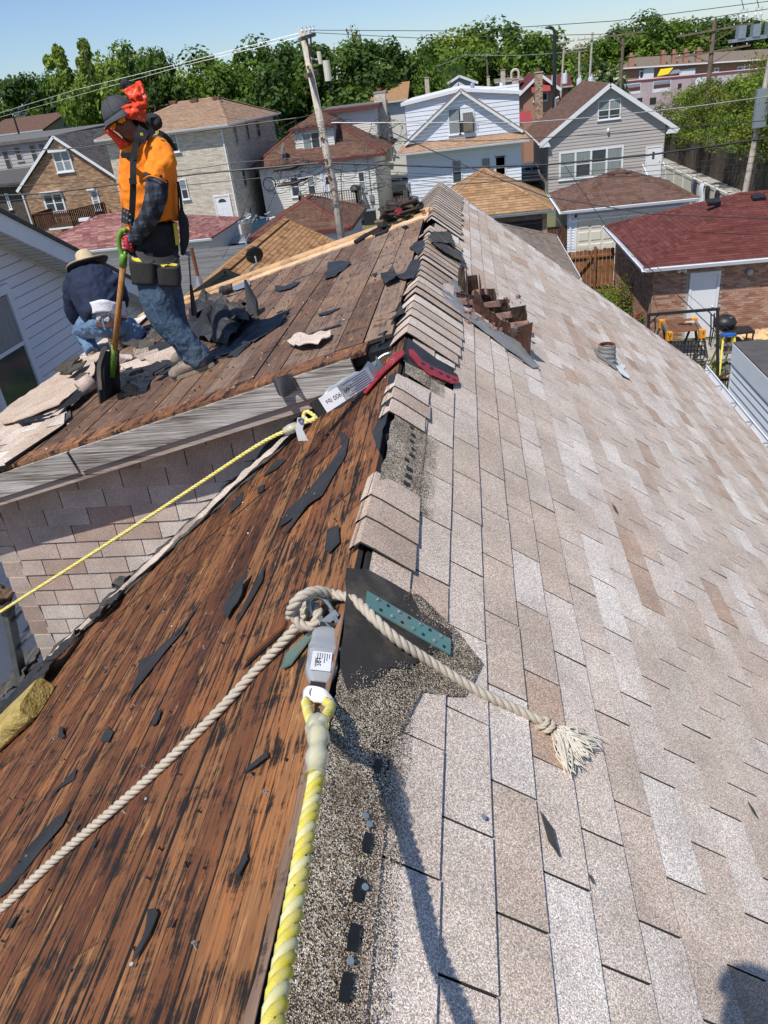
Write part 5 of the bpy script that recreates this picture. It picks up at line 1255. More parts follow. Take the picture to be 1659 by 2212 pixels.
Yr = 82.
q = cY(24,282,408,Yr); pk = cY(24,402,275,Yr); q2 = cY(24,535,385,Yr)
t = mini_house('red brick gable house with red awnings between the white house and the greige house',q.x+.4,2*pk.x-q.x-.4,Yr,Yr+14,q.z+.5,pk.z,M['brickA'],'r_maroon','y')
M['awning'] = pm('red_awning',(.33,.05,.05),(.26,.04,.04),5,.6)
a, c_ = cY(24,365,355,Yr), cY(24,448,432,Yr); window(t,'S',Yr,a.x,c_.x,c_.z,a.z,2,glass='glass')
b = MB(); b.hexa([(a.x-.2,Yr-.9,a.z-.5),(c_.x+.2,Yr-.9,a.z-.5),(c_.x+.2,Yr,a.z+.1),(a.x-.2,Yr,a.z+.1)],[(a.x-.2,Yr-.9,a.z-.42),(c_.x+.2,Yr-.9,a.z-.42),(c_.x+.2,Yr,a.z+.2),(a.x-.2,Yr,a.z+.2)]); b.build('awning',M['awning'],t)
a = cY(24,283,510,Yr-6); c_ = cY(24,355,530,Yr-6); b = MB(); b.hexa([(a.x,Yr-7,a.z-.7),(c_.x,Yr-7,a.z-.7),(c_.x,Yr-5,a.z),(a.x,Yr-5,a.z)],[(a.x,Yr-7,a.z-.6),(c_.x,Yr-7,a.z-.6),(c_.x,Yr-5,a.z+.1),(a.x,Yr-5,a.z+.1)]); b.build('porch_awning',M['awning'],t)
q = cY(2,1285,330,95); pk = cY(2,1370,295,95); mini_house('blue-grey gable house with white trim peeping above the white house',q.x,2*pk.x-q.x,95,107,q.z-.3,pk.z,'galv','white','y')
q = cY(2,1300,372,90); pk = cY(2,1365,335,90); mini_house('pale gable roof with white rakes directly above the white house',q.x,2*pk.x-q.x,90,94,q.z-.3,pk.z,'siding_white','r_drift','y')
q = cY(2,990,355,100); pk = cY(2,1062,322,100); mini_house('small tan brick gable house far off between the trees',q.x,2*pk.x-q.x,100,112,q.z-.4,pk.z,M['brickB'],'r_drift','y')
q = cY(2,935,455,75); pk = cY(2,1060,340,78); mini_house('house with tan roof seen in the gap left of the white house',q.x-3,cY(2,1040,455,75).x,75,84,q.z,cY(2,960,345,79).z,'siding_cream','r_tan','x')
q = cY(14,20,230,78); mini_house('white house with dark brown roof and three vent pipes at far left',cY(14,-250,250,78).x,cY(14,440,300,78).x,78,90,cY(14,340,320,78).z,cY(14,250,165,84).z,'siding_white','r_brown','x')
q = cY(1,880,430,90); mini_house('tan roofed house half hidden behind trees beside the cream flat',q.x-3,q.x+5,88,96,cY(1,900,480,88).z,cY(1,900,425,92).z,M['brickB'],'r_brown','x')
q = cY(24,200,325,88); mini_house('grey roofed house with small window behind the white house',cY(24,165,330,88).x,cY(24,285,330,88).x,88,92,cY(24,210,320,88).z,cY(24,215,300,90).z,'siding_cream','r_drift','x')
q = cY(24,430,285,90)
t = mini_house('long maroon roofed brick house behind the tall lamp post',cY(24,425,290,90).x,cY(24,568,310,90).x,90,96,cY(24,560,350,90).z,cY(24,500,282,92).z,M['brickA'],'r_maroon','x')
for (k_,px_,py_,yt,w_,Yq,lab) in ((24,192,350,258,26,84,'tan chimney with terracotta pot, left of the mission-style stack'),(24,262,350,312,40,86,'cream mission-style chimney with a rounded arch top'),(24,107,345,298,16,92,'slim pinkish chimney beside the thin mast'),(2,1183,405,312,26,80,'pale chimney with orange pot in front of the conifer'),(2,1035,340,298,16,101,'tiny brick chimney on the far tan gable')):
    b0, b1 = cY(k_,px_-w_/2,py_,Yq), cY(k_,px_+w_/2,py_,Yq); tz = cY(k_,px_,yt,Yq).z
    t = brick_stack('chimney',lab,(b0.x+b1.x)/2,Yq,b0.z-2.5,tz,(b1-b0).x*.9,.6,M['brickC'],n=12,H_=.15)
    if 'rounded arch' in lab:
        b = MB(); c0 = Vector(((b0.x+b1.x)/2,Yq,tz+.1)); r = .36; b.tube([c0+Vector((r*math.cos(a_),0,.4+r*math.sin(a_))) if 0 <= a_ <= math.pi else c0 for a_ in [0,.6,1.2,1.57,2,2.6,math.pi]],.12,6); b.tube([c0+Vector((r,0,0)),c0+Vector((r,0,.4))],.12,6); b.tube([c0-Vector((r,0,0)),c0+Vector((-r,0,.4))],.12,6); b.build('arch',M['brickC'],t)

# ================================================================ TREES
def crown_mesh(name,kind,n,leaf,seed,mat):
    """crown in a unit box (radius 1, height 2): leaf-sized faces gathered in clumps along the ends of boughs, with gaps"""
    rr = random.Random(seed); b = MB(); cl = []
    nc = {'round':70,'tall':60,'spiky':46,'hedge':85,'spruce':60,'sparse':45}[kind]
    for i in range(nc):
        t = rr.random(); a = rr.uniform(0,6.283)
        if kind == 'spruce':
            z = -1+2*t; r = (1-t)*.8*rr.uniform(.5,1); cl.append((Vector((r*math.cos(a),r*math.sin(a),z)),.10+.16*(1-t)))
        elif kind == 'spiky':
            if i < 26: z = rr.uniform(-.9,.25); r = rr.uniform(.2,.8)*(1-.2*abs(z)); cl.append((Vector((r*math.cos(a),r*math.sin(a),z)),rr.uniform(.2,.32)))
            else:
                k = i % 6; a = k*1.05; z = .1+.9*rr.random()*(1-.12*k); r = .35+.25*(k % 3)/2; cl.append((Vector((r*math.cos(a)*(.8+.3*z),r*math.sin(a),z)),.09))
        else:
            u = rr.uniform(-1,1); s_ = math.sqrt(1-u*u); rad = rr.uniform(.55,.92)**.8
            p = Vector((s_*math.cos(a),s_*math.sin(a),u))*rad
            if kind == 'tall': p.z *= 1.0; p.x *= .75; p.y *= .75
            if kind == 'hedge': p = Vector((rr.uniform(-1,1),rr.uniform(-.7,.7),rr.uniform(-.8,.62)+.18*math.sin(i)))
            cl.append((p,rr.uniform(.15,.29)))
    per = n//len(cl)
    for c_, r in cl:
        tn = rr.uniform(.1,.9)
        for i in range(per):
            d_ = Vector((rr.gauss(0,1),rr.gauss(0,1),rr.gauss(0,.8))).normalized()*r*rr.random()**.4
            if kind == 'spruce': d_.z *= .5
            p = c_+d_; nrm = (d_.normalized()+Vector((rr.uniform(-.9,.9),rr.uniform(-.9,.9),rr.uniform(-.2,1.0)))).normalized()
            t1 = nrm.cross(Vector((rr.uniform(-1,1),rr.uniform(-1,1),.3))).normalized(); t2 = nrm.cross(t1); s_ = leaf*rr.uniform(.6,1.3)
            b.tint = min(1,max(0,tn+rr.uniform(-.35,.35)))
            if kind == 'blossom': b.tint = .2
            b.poly([p-t1*s_,p-t2*s_*.55,p+t1*s_,p+t2*s_*.6])
    me = bpy.data.meshes.new(name); me.from_pydata([tuple(v) for v in b.v],[],b.f); at = me.attributes.new('tint','FLOAT','FACE'); at.data.foreach_set('value',b.t); me.materials.append(mat); me.update(); return me
CM = {}
for nm, kind, n, lf, sd_, mt in (('dark','round',12500,.042,1,'leafB'),('mid','round',12500,.044,2,'leafA'),('light','round',11000,.045,3,'leafC'),('tall','tall',9000,.040,4,'leafA'),('spiky','spiky',10500,.036,5,'leafC'),('spruce','spruce',6000,.045,6,'leafS'),('hedge','hedge',14000,.026,7,'leafO'),('hedge2','hedge',14000,.026,8,'leafC'),('blossom','round',5200,.06,9,'leafY'),('olive','sparse',5000,.04,10,'leafO')):
    CM[nm] = crown_mesh('crown_'+nm,kind,n,lf,sd_,M[mt])
tg = MB(); tg.tube([(0,0,0),(.01,0,.3),(0,.01,.62),(.02,0,.9)],[.03,.02,.012,.003],8)
for k in range(7):
    a = k*2.4; z = .3+.06*k; tg.tube([(0,0,z),(.10*math.cos(a),.10*math.sin(a),z+.08),(.2*math.cos(a),.2*math.sin(a),z+.18)],[.009,.006,.002],5)
TRK = None
def tree(name,label,x,y,top,r,kind,group=None,zlow=None,rz=0,ry=None):
    """top: crown top height; r: crown radius; zlow: crown bottom"""
    global TRK
    t = thing(name,label,'tree',(x,y,0),group); zlow = top*.22 if zlow is None else zlow
    if TRK is None:
        o = tg.build('trunk',M['bark'],None,smooth=True); TRK = o.data; o.parent = t; TRK.transform(Matrix.Translation(o.location)); o.location = (0,0,0)
    else: o = bpy.data.objects.new('trunk',TRK); C.objects.link(o); o.parent = t
    o.scale = (top,top,top)
    c_ = bpy.data.objects.new('crown',CM[kind]); C.objects.link(c_); c_.parent = t; c_.location = (0,0,(top+zlow)/2); c_.scale = (r,ry or r,(top-zlow)/2*1.05); c_.rotation_euler = (0,0,rz)
    return t
rr = random.Random(4)
def tx(px,py,Y): p = atY(px,py,Y); return p.x, p.z
# name, label, px of the crown top, distance, radius, kind
TL = [
 ('tree','dark leafy tree at the extreme left edge of the tree line',30,165,98,7,'dark'),
 ('spruce_tree','bluish spruce standing at far left beside the curved street lamp',45,235,88,4.2,'spruce'),
 ('tree','dark tree between the bluish spruce and the spiky-topped tree',95,150,96,7,'dark'),
 ('tree','tall mid-green tree with bare spiky upright leaders at upper left',160,52,80,6.8,'spiky'),
 ('tree','pale airy tree just right of the spiky-topped tree',235,105,92,6.5,'light'),
 ('tree','dark green tree behind the red bandana of the standing worker',305,108,86,5.2,'dark'),
 ('tree','broad mid-green tree above the cream brick flat',440,118,96,9,'mid'),
 ('tree','low rounded tree right of the bandana, above the tan hip roof',385,150,90,6,'light'),
 ('tree','second broad tree, left of the leaning pole top',540,100,92,8,'mid'),
 ('tree','dark dense tree left beside the leaning utility pole',608,92,84,6.5,'dark'),
 ('tree','big dark dense tree right behind the leaning utility pole',700,92,78,7.5,'dark'),
 ('tree','pale topped tree crowning the mass right of the leaning pole',730,70,92,5.5,'olive'),
 ('tree','dark tree above the grey chimney of the cream house',800,88,84,7,'dark'),
 ('tree','thin brownish tree in the notch of the tree line',868,118,120,5,'olive'),
 ('tree','tall light-green tree above the white house',985,60,112,8.5,'light'),
 ('tree','dark tall tree ending the mass just left of the open sky',1095,52,108,8.5,'mid'),
 ('tree','mid-green tree behind the thin mast',1045,75,118,8,'mid'),
 ('tree','round topped mid-green tree on the left of the pale conifer gap',925,95,105,7,'mid'),
 ('tree','small bright conifer beside the pale chimney with an orange pot',922,150,84,4,'tall'),
 ('tree','distant tree low behind the tall black lamp post',1175,98,150,9,'dark'),
 ('tree','distant tree behind the pair of pole transformers',1230,100,150,8,'olive'),
 ('flowering_tree','small tree with cream blossom between the two transformer poles and the roof',1290,130,96,4.2,'blossom'),
 ('tree','tree behind the flat T-shaped pole, right of the blossom tree',1335,62,168,10,'mid'),
 ('tree','tall rounded tree above the long townhouse roofs',1412,32,170,11,'mid'),
 ('tree','dark tree right of the double cross-arm pole',1525,40,175,11,'dark'),
 ('tree','tree behind the hanging transformer bank',1605,42,178,11,'mid'),
 ('tree','last tree of the line at the right edge',1680,40,178,11,'dark'),
 ('tree','tree filling the line left of the tallest rounded tree',1370,55,176,9,'dark'),
]
for i, (nm,lb,px_,py_,Y_,r,kd) in enumerate(TL):
    x, z = tx(px_,py_,Y_); tree(nm,lb,x,Y_,z,r,kd,zlow=max(.6,z*.12),rz=rr.uniform(0,6),ry=r*.8,group='trees along the skyline')
# distant wooded mass behind everything
b = MB(); rr = random.Random(12)
for i in range(30000):
    t_ = rr.random(); x = -150+330*t_; top = 9.0+1.6*math.sin(x*.06)+1.2*math.sin(x*.17+1); y = rr.uniform(185,200); z = top*rr.random()**.6
    b.tint = min(1,max(0,.4+.3*math.sin(x*.3)+rr.uniform(-.3,.3))); s_ = rr.uniform(.5,1.0); a = rr.uniform(0,3.1); dx, dz = math.cos(a)*s_, math.sin(a)*s_
    b.poly([(x-dx,y,z-dz),(x+dz*.6,y+rr.uniform(-.5,.5),z-dx*.6),(x+dx,y,z+dz),(x-dz*.6,y,z+dx*.6)])
b.build('distant_woods',M['leafB'],kind='stuff',cat='woods',label='far wooded mass closing the horizon behind all the houses')
b = MB()
for i in range(9000):
    x = -70+70*rr.random(); y = rr.uniform(97,101); z = 9*rr.random()**.7; b.tint = rr.random()*.7; s_ = rr.uniform(.25,.5); a = rr.uniform(0,3.1); dx, dz = math.cos(a)*s_, math.sin(a)*s_
    b.poly([(x-dx,y,z-dz),(x+dz*.6,y,z-dx*.6),(x+dx,y,z+dz),(x-dz*.6,y,z+dx*.6)])
b.build('undergrowth',M['leafB'],kind='stuff',cat='bushes',label='dark undergrowth below the tree line behind the houses at left')
# mulberry row over the stockade fence, right
for i, (x,y,top,r,zl,kd,lb) in enumerate([(19.6,74,5.3,3.0,1.0,'hedge','bushy tree at the far end of the stockade row, beside the greige house'),(19.4,67,6.1,3.0,1.3,'hedge2','second bushy tree over the stockade fence, counting from the far end'),(18.9,60,6.7,3.1,1.6,'hedge','middle bushy tree leaning over the dark stockade fence'),(18.6,53,7.1,3.2,1.9,'hedge2','bushy tree over the fence near the grey service pole'),(18.6,46,7.6,3.3,2.1,'hedge','nearest bushy tree of the stockade row at the right edge'),(24,62,7.4,4,1.2,'hedge','bushy tree behind the stockade row below the double cross-arm pole'),(24,52,8.4,4,1.2,'hedge2','tallest bushy tree at the right edge behind the grey service pole')]):
    tree('tree',lb,x,y,top,r,kd,zlow=zl,rz=i*1.3,ry=r*1.35,group='bushy trees over the stockade fence')
# ================================================================ FENCES
f = thing('stockade_fence','tall dark weathered stockade fence under the bushy trees at right','fence',(17,57,0)); rr = random.Random(6)
n = int((78-42)/.2)
for i in range(n):
    y = 42+i*.2; b = MB(); b.tint = rr.random(); h = 1.95+rr.uniform(-.08,.08); l = rr.uniform(-.02,.02); b.hexa([(17.0,y+.01,0),(17.03,y+.01,0),(17.03,y+.175,0),(17.0,y+.175,0)],[(17.0+l,y+.01,h),(17.03+l,y+.01,h),(17.03+l,y+.175,h),(17.0+l,y+.175,h)]); b.build('picket',M['fencedark'],f)
f = thing('vinyl_fence','cream vinyl panel fence along the side alley, clothes hung over it','fence',(12.8,46,0))
for i in range(7):
    y = 40.9+i*2.2
    if i < 6: box_obj('panel',M['cream'],(12.68,y+.07,.1),(12.73,y+2.13,1.68),f); box_obj('rail',M['cream'],(12.65,y+.07,1.62),(12.76,y+2.13,1.74),f)
    b = MB(); b.box((12.64,y-.07,0),(12.78,y+.07,1.85)); b.box((12.61,y-.1,1.85),(12.81,y+.1,1.88)); b.build('post',M['cream'],f)
M['navy'] = pm('navy_cloth',(.02,.03,.09),(.03,.04,.11),12,.9,bst=.3,bsc=20,bd=.02)
M['blackcloth'] = pm('black_cloth',(.015,.015,.018),(.03,.03,.035),12,.9,bst=.3,bsc=20,bd=.02)
M['graycloth'] = pm('grey_cloth',(.16,.15,.13),(.11,.10,.09),12,.9,bst=.3,bsc=20,bd=.02)
for i, (px_,py_,mt,lb) in enumerate(((1215,1085,'graycloth','grey-brown jacket hanging on the vinyl fence, farthest of the row'),(1225,1100,'navy','navy blue jacket hanging on the vinyl fence'),(1270,1100,'siding_white','white shirt hanging on the vinyl fence between the navy and black jackets'),(1302,1125,'blackcloth','black jacket hanging on the vinyl fence'),(1358,1155,'blackcloth','nearest dark garment hanging on the vinyl fence'))):
    p = atX(*cc(3,px_,py_),12.62); b = MB(); rr2 = random.Random(i)
    def fn(a,t_): w = .26*(1+.2*t_); return (12.6-.03*math.sin(a*12+i)-.03*math.sin(t_*6),p.y+(a-.5)*2*w,1.72-1.05*t_-.06*abs(a-.5))
    b.grid(fn,10,8); o = b.build('hanging_jacket',M[mt],label=lb,cat='jacket',group='clothes hung on the vinyl fence'); o.modifiers.new('thickness','SOLIDIFY').thickness = .05
# cedar gate beside the brick garage
f = thing('cedar_gate','reddish cedar gate and fence section beside the brick garage wall','gate',(4.5,31,0)); rr = random.Random(8)
x = 3.45
while x < 5.55:
    b = MB(); b.tint = rr.random(); h = 1.78+rr.uniform(-.03,.03); w = .14; b.prism([(x,31.0,.04),(x+w,31.0,.04),(x+w,31.0,h-.03),(x+w-.03,31.0,h),(x+.03,31.0,h),(x,31.0,h-.03)],(0,.02,0)); b.build('picket',M['fence'],f); x += .15
for z in (.35,1.5): box_obj('rail',M['fence'],(3.45,30.93,z),(5.55,31.0,z+.08),f)
for x in (3.5,4.75): box_obj('post',M['fence'],(x,30.9,0),(x+.09,31.0,1.9),f)
b = MB(); b.tint = .5; b.bar((3.75,30.92,.45),(4.65,30.92,1.5),.03,.09); b.build('brace',M['fence'],f)
b = MB(); b.bar((4.72,30.9,1.25),(4.72,30.9,1.05),.04); b.build('latch',M['galv'],f)
# narrow dark fence behind the ridge, in the gap
f = thing('board_fence','dark brown board fence between the tan garage and the white garage','fence',(3.85,36,0))
for i in range(6): b = MB(); b.tint = .3; b.box((3.42+.145*i,35.9,0),(3.555+.145*i,35.93,1.9)); b.build('board',M['fencebrown'],f)
f = thing('leaning_fence','weathered grey picket fence in the gap between cream house and white house','fence',(-4.7,48,0)); p0, p1 = cZ(2,845,1195,0.0), cZ(2,960,990,1.8)
for i in range(34):
    t_ = i/33; y = 41+16*t_; b = MB(); b.tint = rr.random(); h = 1.7+.25*math.sin(i); b.box((-4.4,y,0),(-4.36,y+.38,h)); b.build('picket',M['fencegray'],f)
M['deckgray'] = M['fencegray']
t = thing('air_conditioner','dark outdoor condenser unit at the base of the cream house','air conditioner',(-6,53.5,0)); q = cY(2,845,1180,54); box_obj('cabinet',M['black'],(q.x-.4,53.6,0),(q.x+.4,54.3,q.z+.9),t); box_obj('lid',M['galv'],(q.x-.42,53.58,q.z+.9),(q.x+.42,54.32,q.z+.94),t)
# yard bench of new lumber at the cream flat
t = thing('timber_ramp','pale new lumber platform at the foot of the cream brick flat','platform',(-20,50,0)); q0, q1 = cY(20,225,240,49.5), cY(20,465,225,49.5)
for i in range(5): box_obj('plank',M['fresh'],(q0.x,49.0+i*.28,q0.z-.04),(q1.x,49.25+i*.28,q0.z),t)
for x in (q0.x+.1,(q0.x+q1.x)/2,q1.x-.15): box_obj('leg',M['fresh'],(x,49.0,0),(x+.1,49.1,q0.z-.04),t)
box_obj('back_rail',M['fresh'],(q0.x,50.3,q0.z+.5),(q1.x-.3,50.34,q0.z+.9),t)
# ================================================================ STREET LAMPS, POLES, LINES
def lamp(label,k,top,base,Y,arm=(-.6,0),r=.12,mat='black'):
    a, b_ = cY(k,*top,Y), cY(k,*base,Y); t = thing('street_lamp',label,'street lamp',(b_.x,Y,0))
    b = MB(); b.tube([(b_.x,Y,0),(b_.x,Y,a.z-.4)],[r,r*.7],10); b.build('pole',M[mat],t)
    b = MB(); b.tube([(b_.x,Y,a.z-.4),(b_.x+arm[0]*.3,Y,a.z),(b_.x+arm[0],Y,a.z+arm[1])],r*.5,8); b.build('arm',M[mat],t)
    b = MB(); b.ball((b_.x+arm[0],Y,a.z+arm[1]-.03),(.32,.16,.10),8,6); b.build('lamp_head',M[mat],t)
lamp('tall black street lamp post behind the white and greige houses',3,(392,165),(390,590),70,(-.45,.1),.2)
lamp('black curved street lamp at far left among the trees',14,(150,100),(210,360),76,(2.6,1.1),.12)
lamp('curved black street lamp against the dark trees left of the leaning pole',2,(262,330),(258,470),76,(1.4,.5),.1)
def xarm(b,x,y,z,w,dy=0,s=.12): b.bar((x-w,y-.15,z-dy),(x+w,y-.15,z+dy),s,s)
def insul(t,pts,mat='white',h=.18,r=.05):
    for p in pts:
        b = MB(); p = Vector(p); b.tube([p,p+Vector((0,0,h*.4)),p+Vector((0,0,h*.6)),p+Vector((0,0,h))],[r*.5,r,r*.6,r*.8],8); b.build('insulator',M[mat],t)
def cans(t,pts,mat='siding_white',r=.25,h=.8):
    for p in pts:
        b = MB(); p = Vector(p); b.tube([p,p+Vector((0,0,h))],r,12); b.tube([p+Vector((0,0,h)),p+Vector((0,0,h+.06))],r*.7,10); b.tube([p+Vector((r*.4,0,h)),p+Vector((r*.4,0,h+.3))],.05,6); b.build('transformer',M[mat],t)
# main leaning pole
YP = 31.0
pt, pm_, pb = cY(21,340,40,YP), cY(21,640,1530,YP), cY(21,712,2080,YP)
sx = (pb.x-pt.x)/(pb.z-pt.z); base = Vector((pt.x-sx*pt.z,YP,0))
mp = thing('utility_pole','leaning weathered grey wooden utility pole in the middle of the view','utility pole',base)
b = MB(); b.tint = .5; b.tube([base,pm_,pt],[.17,.15,.115],14); b.build('pole',M['pole'],mp,smooth=True)
b = MB(); b.tint = .5; z1 = pt.z-.18; b.bar((pt.x+.05,YP-.9,z1-.15),(pt.x+.25,YP+1.1,z1+.05),.1,.12); b.build('crossarm',M['poledark'],mp)
b = MB(); b.bar((pt.x+.05,YP-.7,z1-1.25),(pt.x+.2,YP+.8,z1-1.15),.12,.14); b.build('crossarm',M['poledark'],mp)
b = MB(); b.bar((pt.x+.2,YP+.5,z1),(pt.x+.14,YP+.1,z1-1.2),.05); b.bar((pt.x+.22,YP-.4,z1-.1),(pt.x+.14,YP+.1,z1-1.2),.05); b.build('brace',M['poledark'],mp,kind='stuff')
insul(mp,[(pt.x+.12+.06*i,YP-.6+.45*i,z1+.03+.03*i) for i in range(4)])
q = cY(21,585,430,YP); b = MB(); b.tube([q-Vector((0,0,.35)),q+Vector((0,0,.30))],.13,12); b.tube([q+Vector((-.22,0,.2)),q+Vector((-.22,0,.6))],.08,8); b.bar(q+Vector((-.3,0,.35)),q+Vector((-.75,0,.5)),.05); b.build('transformer',M['cream'],mp,kind='stuff')
for y_ in (405,1095,1305,1395,1465):
    q = cY(21,400+(y_-405)*.196,y_,YP-.17); box_obj('bolt_plate',M['rust'],q-Vector((.045,.03,.05)),q+Vector((.045,.0,.05)),mp)
b = MB(); q = cY(21,735,1980,YP-.05); b.tube([cY(21,715,1340,YP-.05),q],.018,6); b.build('riser',M['poledark'],mp)
# other poles
def pole(label,kt,top,base_,Y,w=1.0,arms=((.1,0),),mat='poledark',r=.13,can=None,vb=False,g='utility poles'):
    a, b_ = cY(kt,*top,Y), cY(kt,*base_,Y); s_ = (b_.x-a.x)/(b_.z-a.z); bx = a.x-s_*a.z
    t = thing('utility_pole',label,'utility pole',(bx,Y,0),g)
    b = MB(); b.tint = .5; b.tube([(bx,Y,0),(a.x,Y,a.z)],[r,r*.75],10); b.build('pole',M[mat],t)
    for dz, tilt in arms:
        b = MB(); b.tint = .6; xarm(b,a.x,Y,a.z-dz,w,tilt); b.build('crossarm',M[mat],t)
        insul(t,[(a.x+w*k_,Y-.15,a.z-dz+tilt*k_+.05) for k_ in (-.9,-.5,.5,.9)],'galv')
        if vb:
            for s2 in (-1,1): b = MB(); b.bar((a.x,Y-.1,a.z-dz-.75),(a.x+s2*w*.6,Y-.16,a.z-dz),.06); b.build('brace',M[mat],t)
    if can: cans(t,[(a.x+dx,Y-.35,a.z-dz2) for dx,dz2 in can])
    return t, a
pole('grey pole with two white transformers, left of the pair near the lamp post',3,(452,235),(436,455),84,.9,((.2,0),),'pole',.12,can=((-1.0,3.6),(.0,3.6)))
pole('short grey pole between the two transformer poles',3,(539,265),(538,470),88,.7,((.3,0),),'pole',.14)
pole('slim grey pole with twin transformers and side insulators, left of the blossom tree',3,(617,190),(600,475),82,1.4,((.5,.0),),'pole',.13,can=((-1.15,4.4),(-.1,4.4)))
pole('brown pole with one flat cross-arm on V braces behind the greige roof',3,(801,200),(783,525),74,1.6,((.05,0),),'poledark',.16,vb=True)
pole('thick pole with two long cross-arms and cutouts above the bushy trees',3,(1345,120),(1298,540),66,2.6,((.6,.12),(1.95,.12)),'poledark',.2,vb=True)
pole('thin mast with a single arm above the white house',2,(1532,172),(1540,320),100,.1,((.2,0),),'poledark',.12)
t, a = pole('grey service pole with a metal cabinet at the right edge',3,(1720,100),(1625,600),46,.1,((2.2,0),),'pole',.16)
q = cY(3,1610,640,46); box_obj('cabinet',M['galv'],(q.x-.35,45.5,q.z-.9),(q.x+.25,45.8,q.z+.9),t)
# hanging transformer bank, upper right corner (its pole stands just outside the frame)
tb = thing('transformer_bank','bank of grey transformers with white bushings at the upper right corner','transformers',cY(3,1600,200,36)-Vector((0,0,9)))
cz_ = cY(3,1600,225,36); b = MB(); b.bar((cz_.x-1.0,36,cz_.z),(cz_.x+2.6,36,cz_.z+.05),.12); b.bar((cz_.x-1.0,36.4,cz_.z),(cz_.x+2.6,36.4,cz_.z+.05),.12); b.build('platform',M['galv'],tb,kind='stuff')
b = MB(); b.tube([(cz_.x+1.9,36.2,0),(cz_.x+1.8,36.2,cz_.z+3)],[.2,.16],10); b.build('pole',M['pole'],tb)
for i in range(4):
    x = cz_.x-.65+.55*i; b = MB(); b.box((x-.14,35.9,cz_.z+.06),(x+.14,36.3,cz_.z+.48)); b.build('tank',M['galv'],tb)
    insul(tb,[(x-.1,36,cz_.z+.62),(x+.1,36,cz_.z+.62)],'white',.42,.06)
    b = MB(); b.tube([(x,36,cz_.z+1.0),(x-.2,36,cz_.z+1.5),(x+.1,36.1,cz_.z+2.2)],.014,5); b.build('lead',M['wire'],tb)
# wires -----------------------------------------------------------------
def wire(label,pts,r=.012,mat='wire',sag=0,g='overhead lines',parent=None,seg=14,name='cable'):
    """pts: list of (px, py, distance)"""
    P_ = [atY(x,y,Y) if not isinstance(x,Vector) else x for x,y,Y in pts]; out = []
    for a, c_ in zip(P_[:-1],P_[1:]):
        for i in range(seg): t_ = i/seg; out.append(a+(c_-a)*t_-Vector((0,0,sag*4*t_*(1-t_))))
    out.append(P_[-1]); b = MB(); b.tube(out,r,6); return b.build(name,M[mat],parent,label=label,cat='cable',group=g) if parent is None else b.build(name,M[mat],parent)
wire('bare line from the left edge up to the leaning pole top',[(-60,262,31),(160,195,31),(400,135,31),(645,72,31)],.009,'wirelight')
wire('second bare line just under the topmost one, left of the leaning pole',[(-60,270,31.4),(400,141,31.4),(648,80,31.4)],.007,'wirelight')
wire('top line from the leaning pole to the right edge',[(668,65,31),(1000,67,31),(1330,45,31),(1720,-5,31)],.012)
wire('line just under the top line, running right of the leaning pole',[(668,70,31.6),(900,82,31.6),(1300,74,31.6),(1720,10,31.6)],.012)
wire('pale line from the thin mast dipping to the left',[(770,177,78),(860,175,90),(1008,119,100)],.03,'wirelight')
wire('pale line from the thin mast to the transformer poles',[(1008,119,100),(1120,120,92),(1270,110,84)],.03,'wirelight')
wire('white insulated line sweeping from the pole to the right edge',[(716,265,30),(900,265,30),(1130,265,30),(1300,252,30),(1500,230,30),(1720,200,30)],.017,'wirelight',name='cable')
wire('twisted line at left crossing the cream flat at window height',[(-60,330,30),(170,320,30),(440,282,30),(640,255,30)],.022)
wire('thin line crossing the greige house below its gable window',[(735,306,30),(1050,304,30),(1300,290,30),(1720,255,30)],.014)
wire('thick black cable crossing the houses at mid height, right of the pole',[(715,352,30),(1000,362,30),(1180,356,30),(1400,335,30),(1720,290,30)],.034)
wire('thick black cable running left of the pole at mid height',[(-60,425,30),(100,418,30),(430,375,30),(690,352,30)],.034)
wire('thin cable just above the thick one at left',[(-60,408,30.2),(260,388,30.2),(520,350,30.2),(690,338,30.2)],.014)
wire('lower thin cable at left of the pole',[(-60,440,30.3),(300,410,30.3),(690,372,30.3)],.014)
for i, (a,c_,d_) in enumerate((((720,365),(1100,385),(1720,330)),((720,372),(1120,392),(1720,345)),((720,380),(1000,396),(1720,365)),((715,392),(950,402),(1350,372)))):
    wire(['thin service line below the thick black cable','second thin service line below the thick cable','third thin service line below the thick cable','lowest thin service line crossing the white house'][i],[(*a,30),(*c_,30),(*d_,30)],.010)
wire('cable from the cross-over knot down right over the tan garage roof',[(845,285,30),(1010,360,28),(1180,425,27),(1400,462,26),(1720,475,25)],.016)
wire('drop line falling diagonally over the maroon garage roof',[(1215,350,31),(1310,490,26),(1425,600,22),(1560,730,18),(1680,880,14)],.012)
wire('thin slanting line beside the drop line at right',[(1270,360,30),(1400,560,24),(1560,700,19),(1700,820,15)],.006)
wire('sagging drop line from the pole to the cream house',[(690,350,31),(800,360,40),(880,420,50)],.014,sag=.3)
for i, (a,c_) in enumerate((((560,300),(600,248)),((600,248),(640,310)),((470,250),(700,240)),((720,300),(870,262)),((560,345),(480,560)),((620,345),(520,560)),((705,380),(690,480)))):
    wire(['service line from the cream house dormer','looped line near the dormer window','slack line across the dormer roof','line from pole to wing of the cream house','thin line falling across the cream flat door','thin line falling over the blue truck','short vertical line beside the pole'][i],[(*a,31),(*c_,31)],.008,sag=.25)
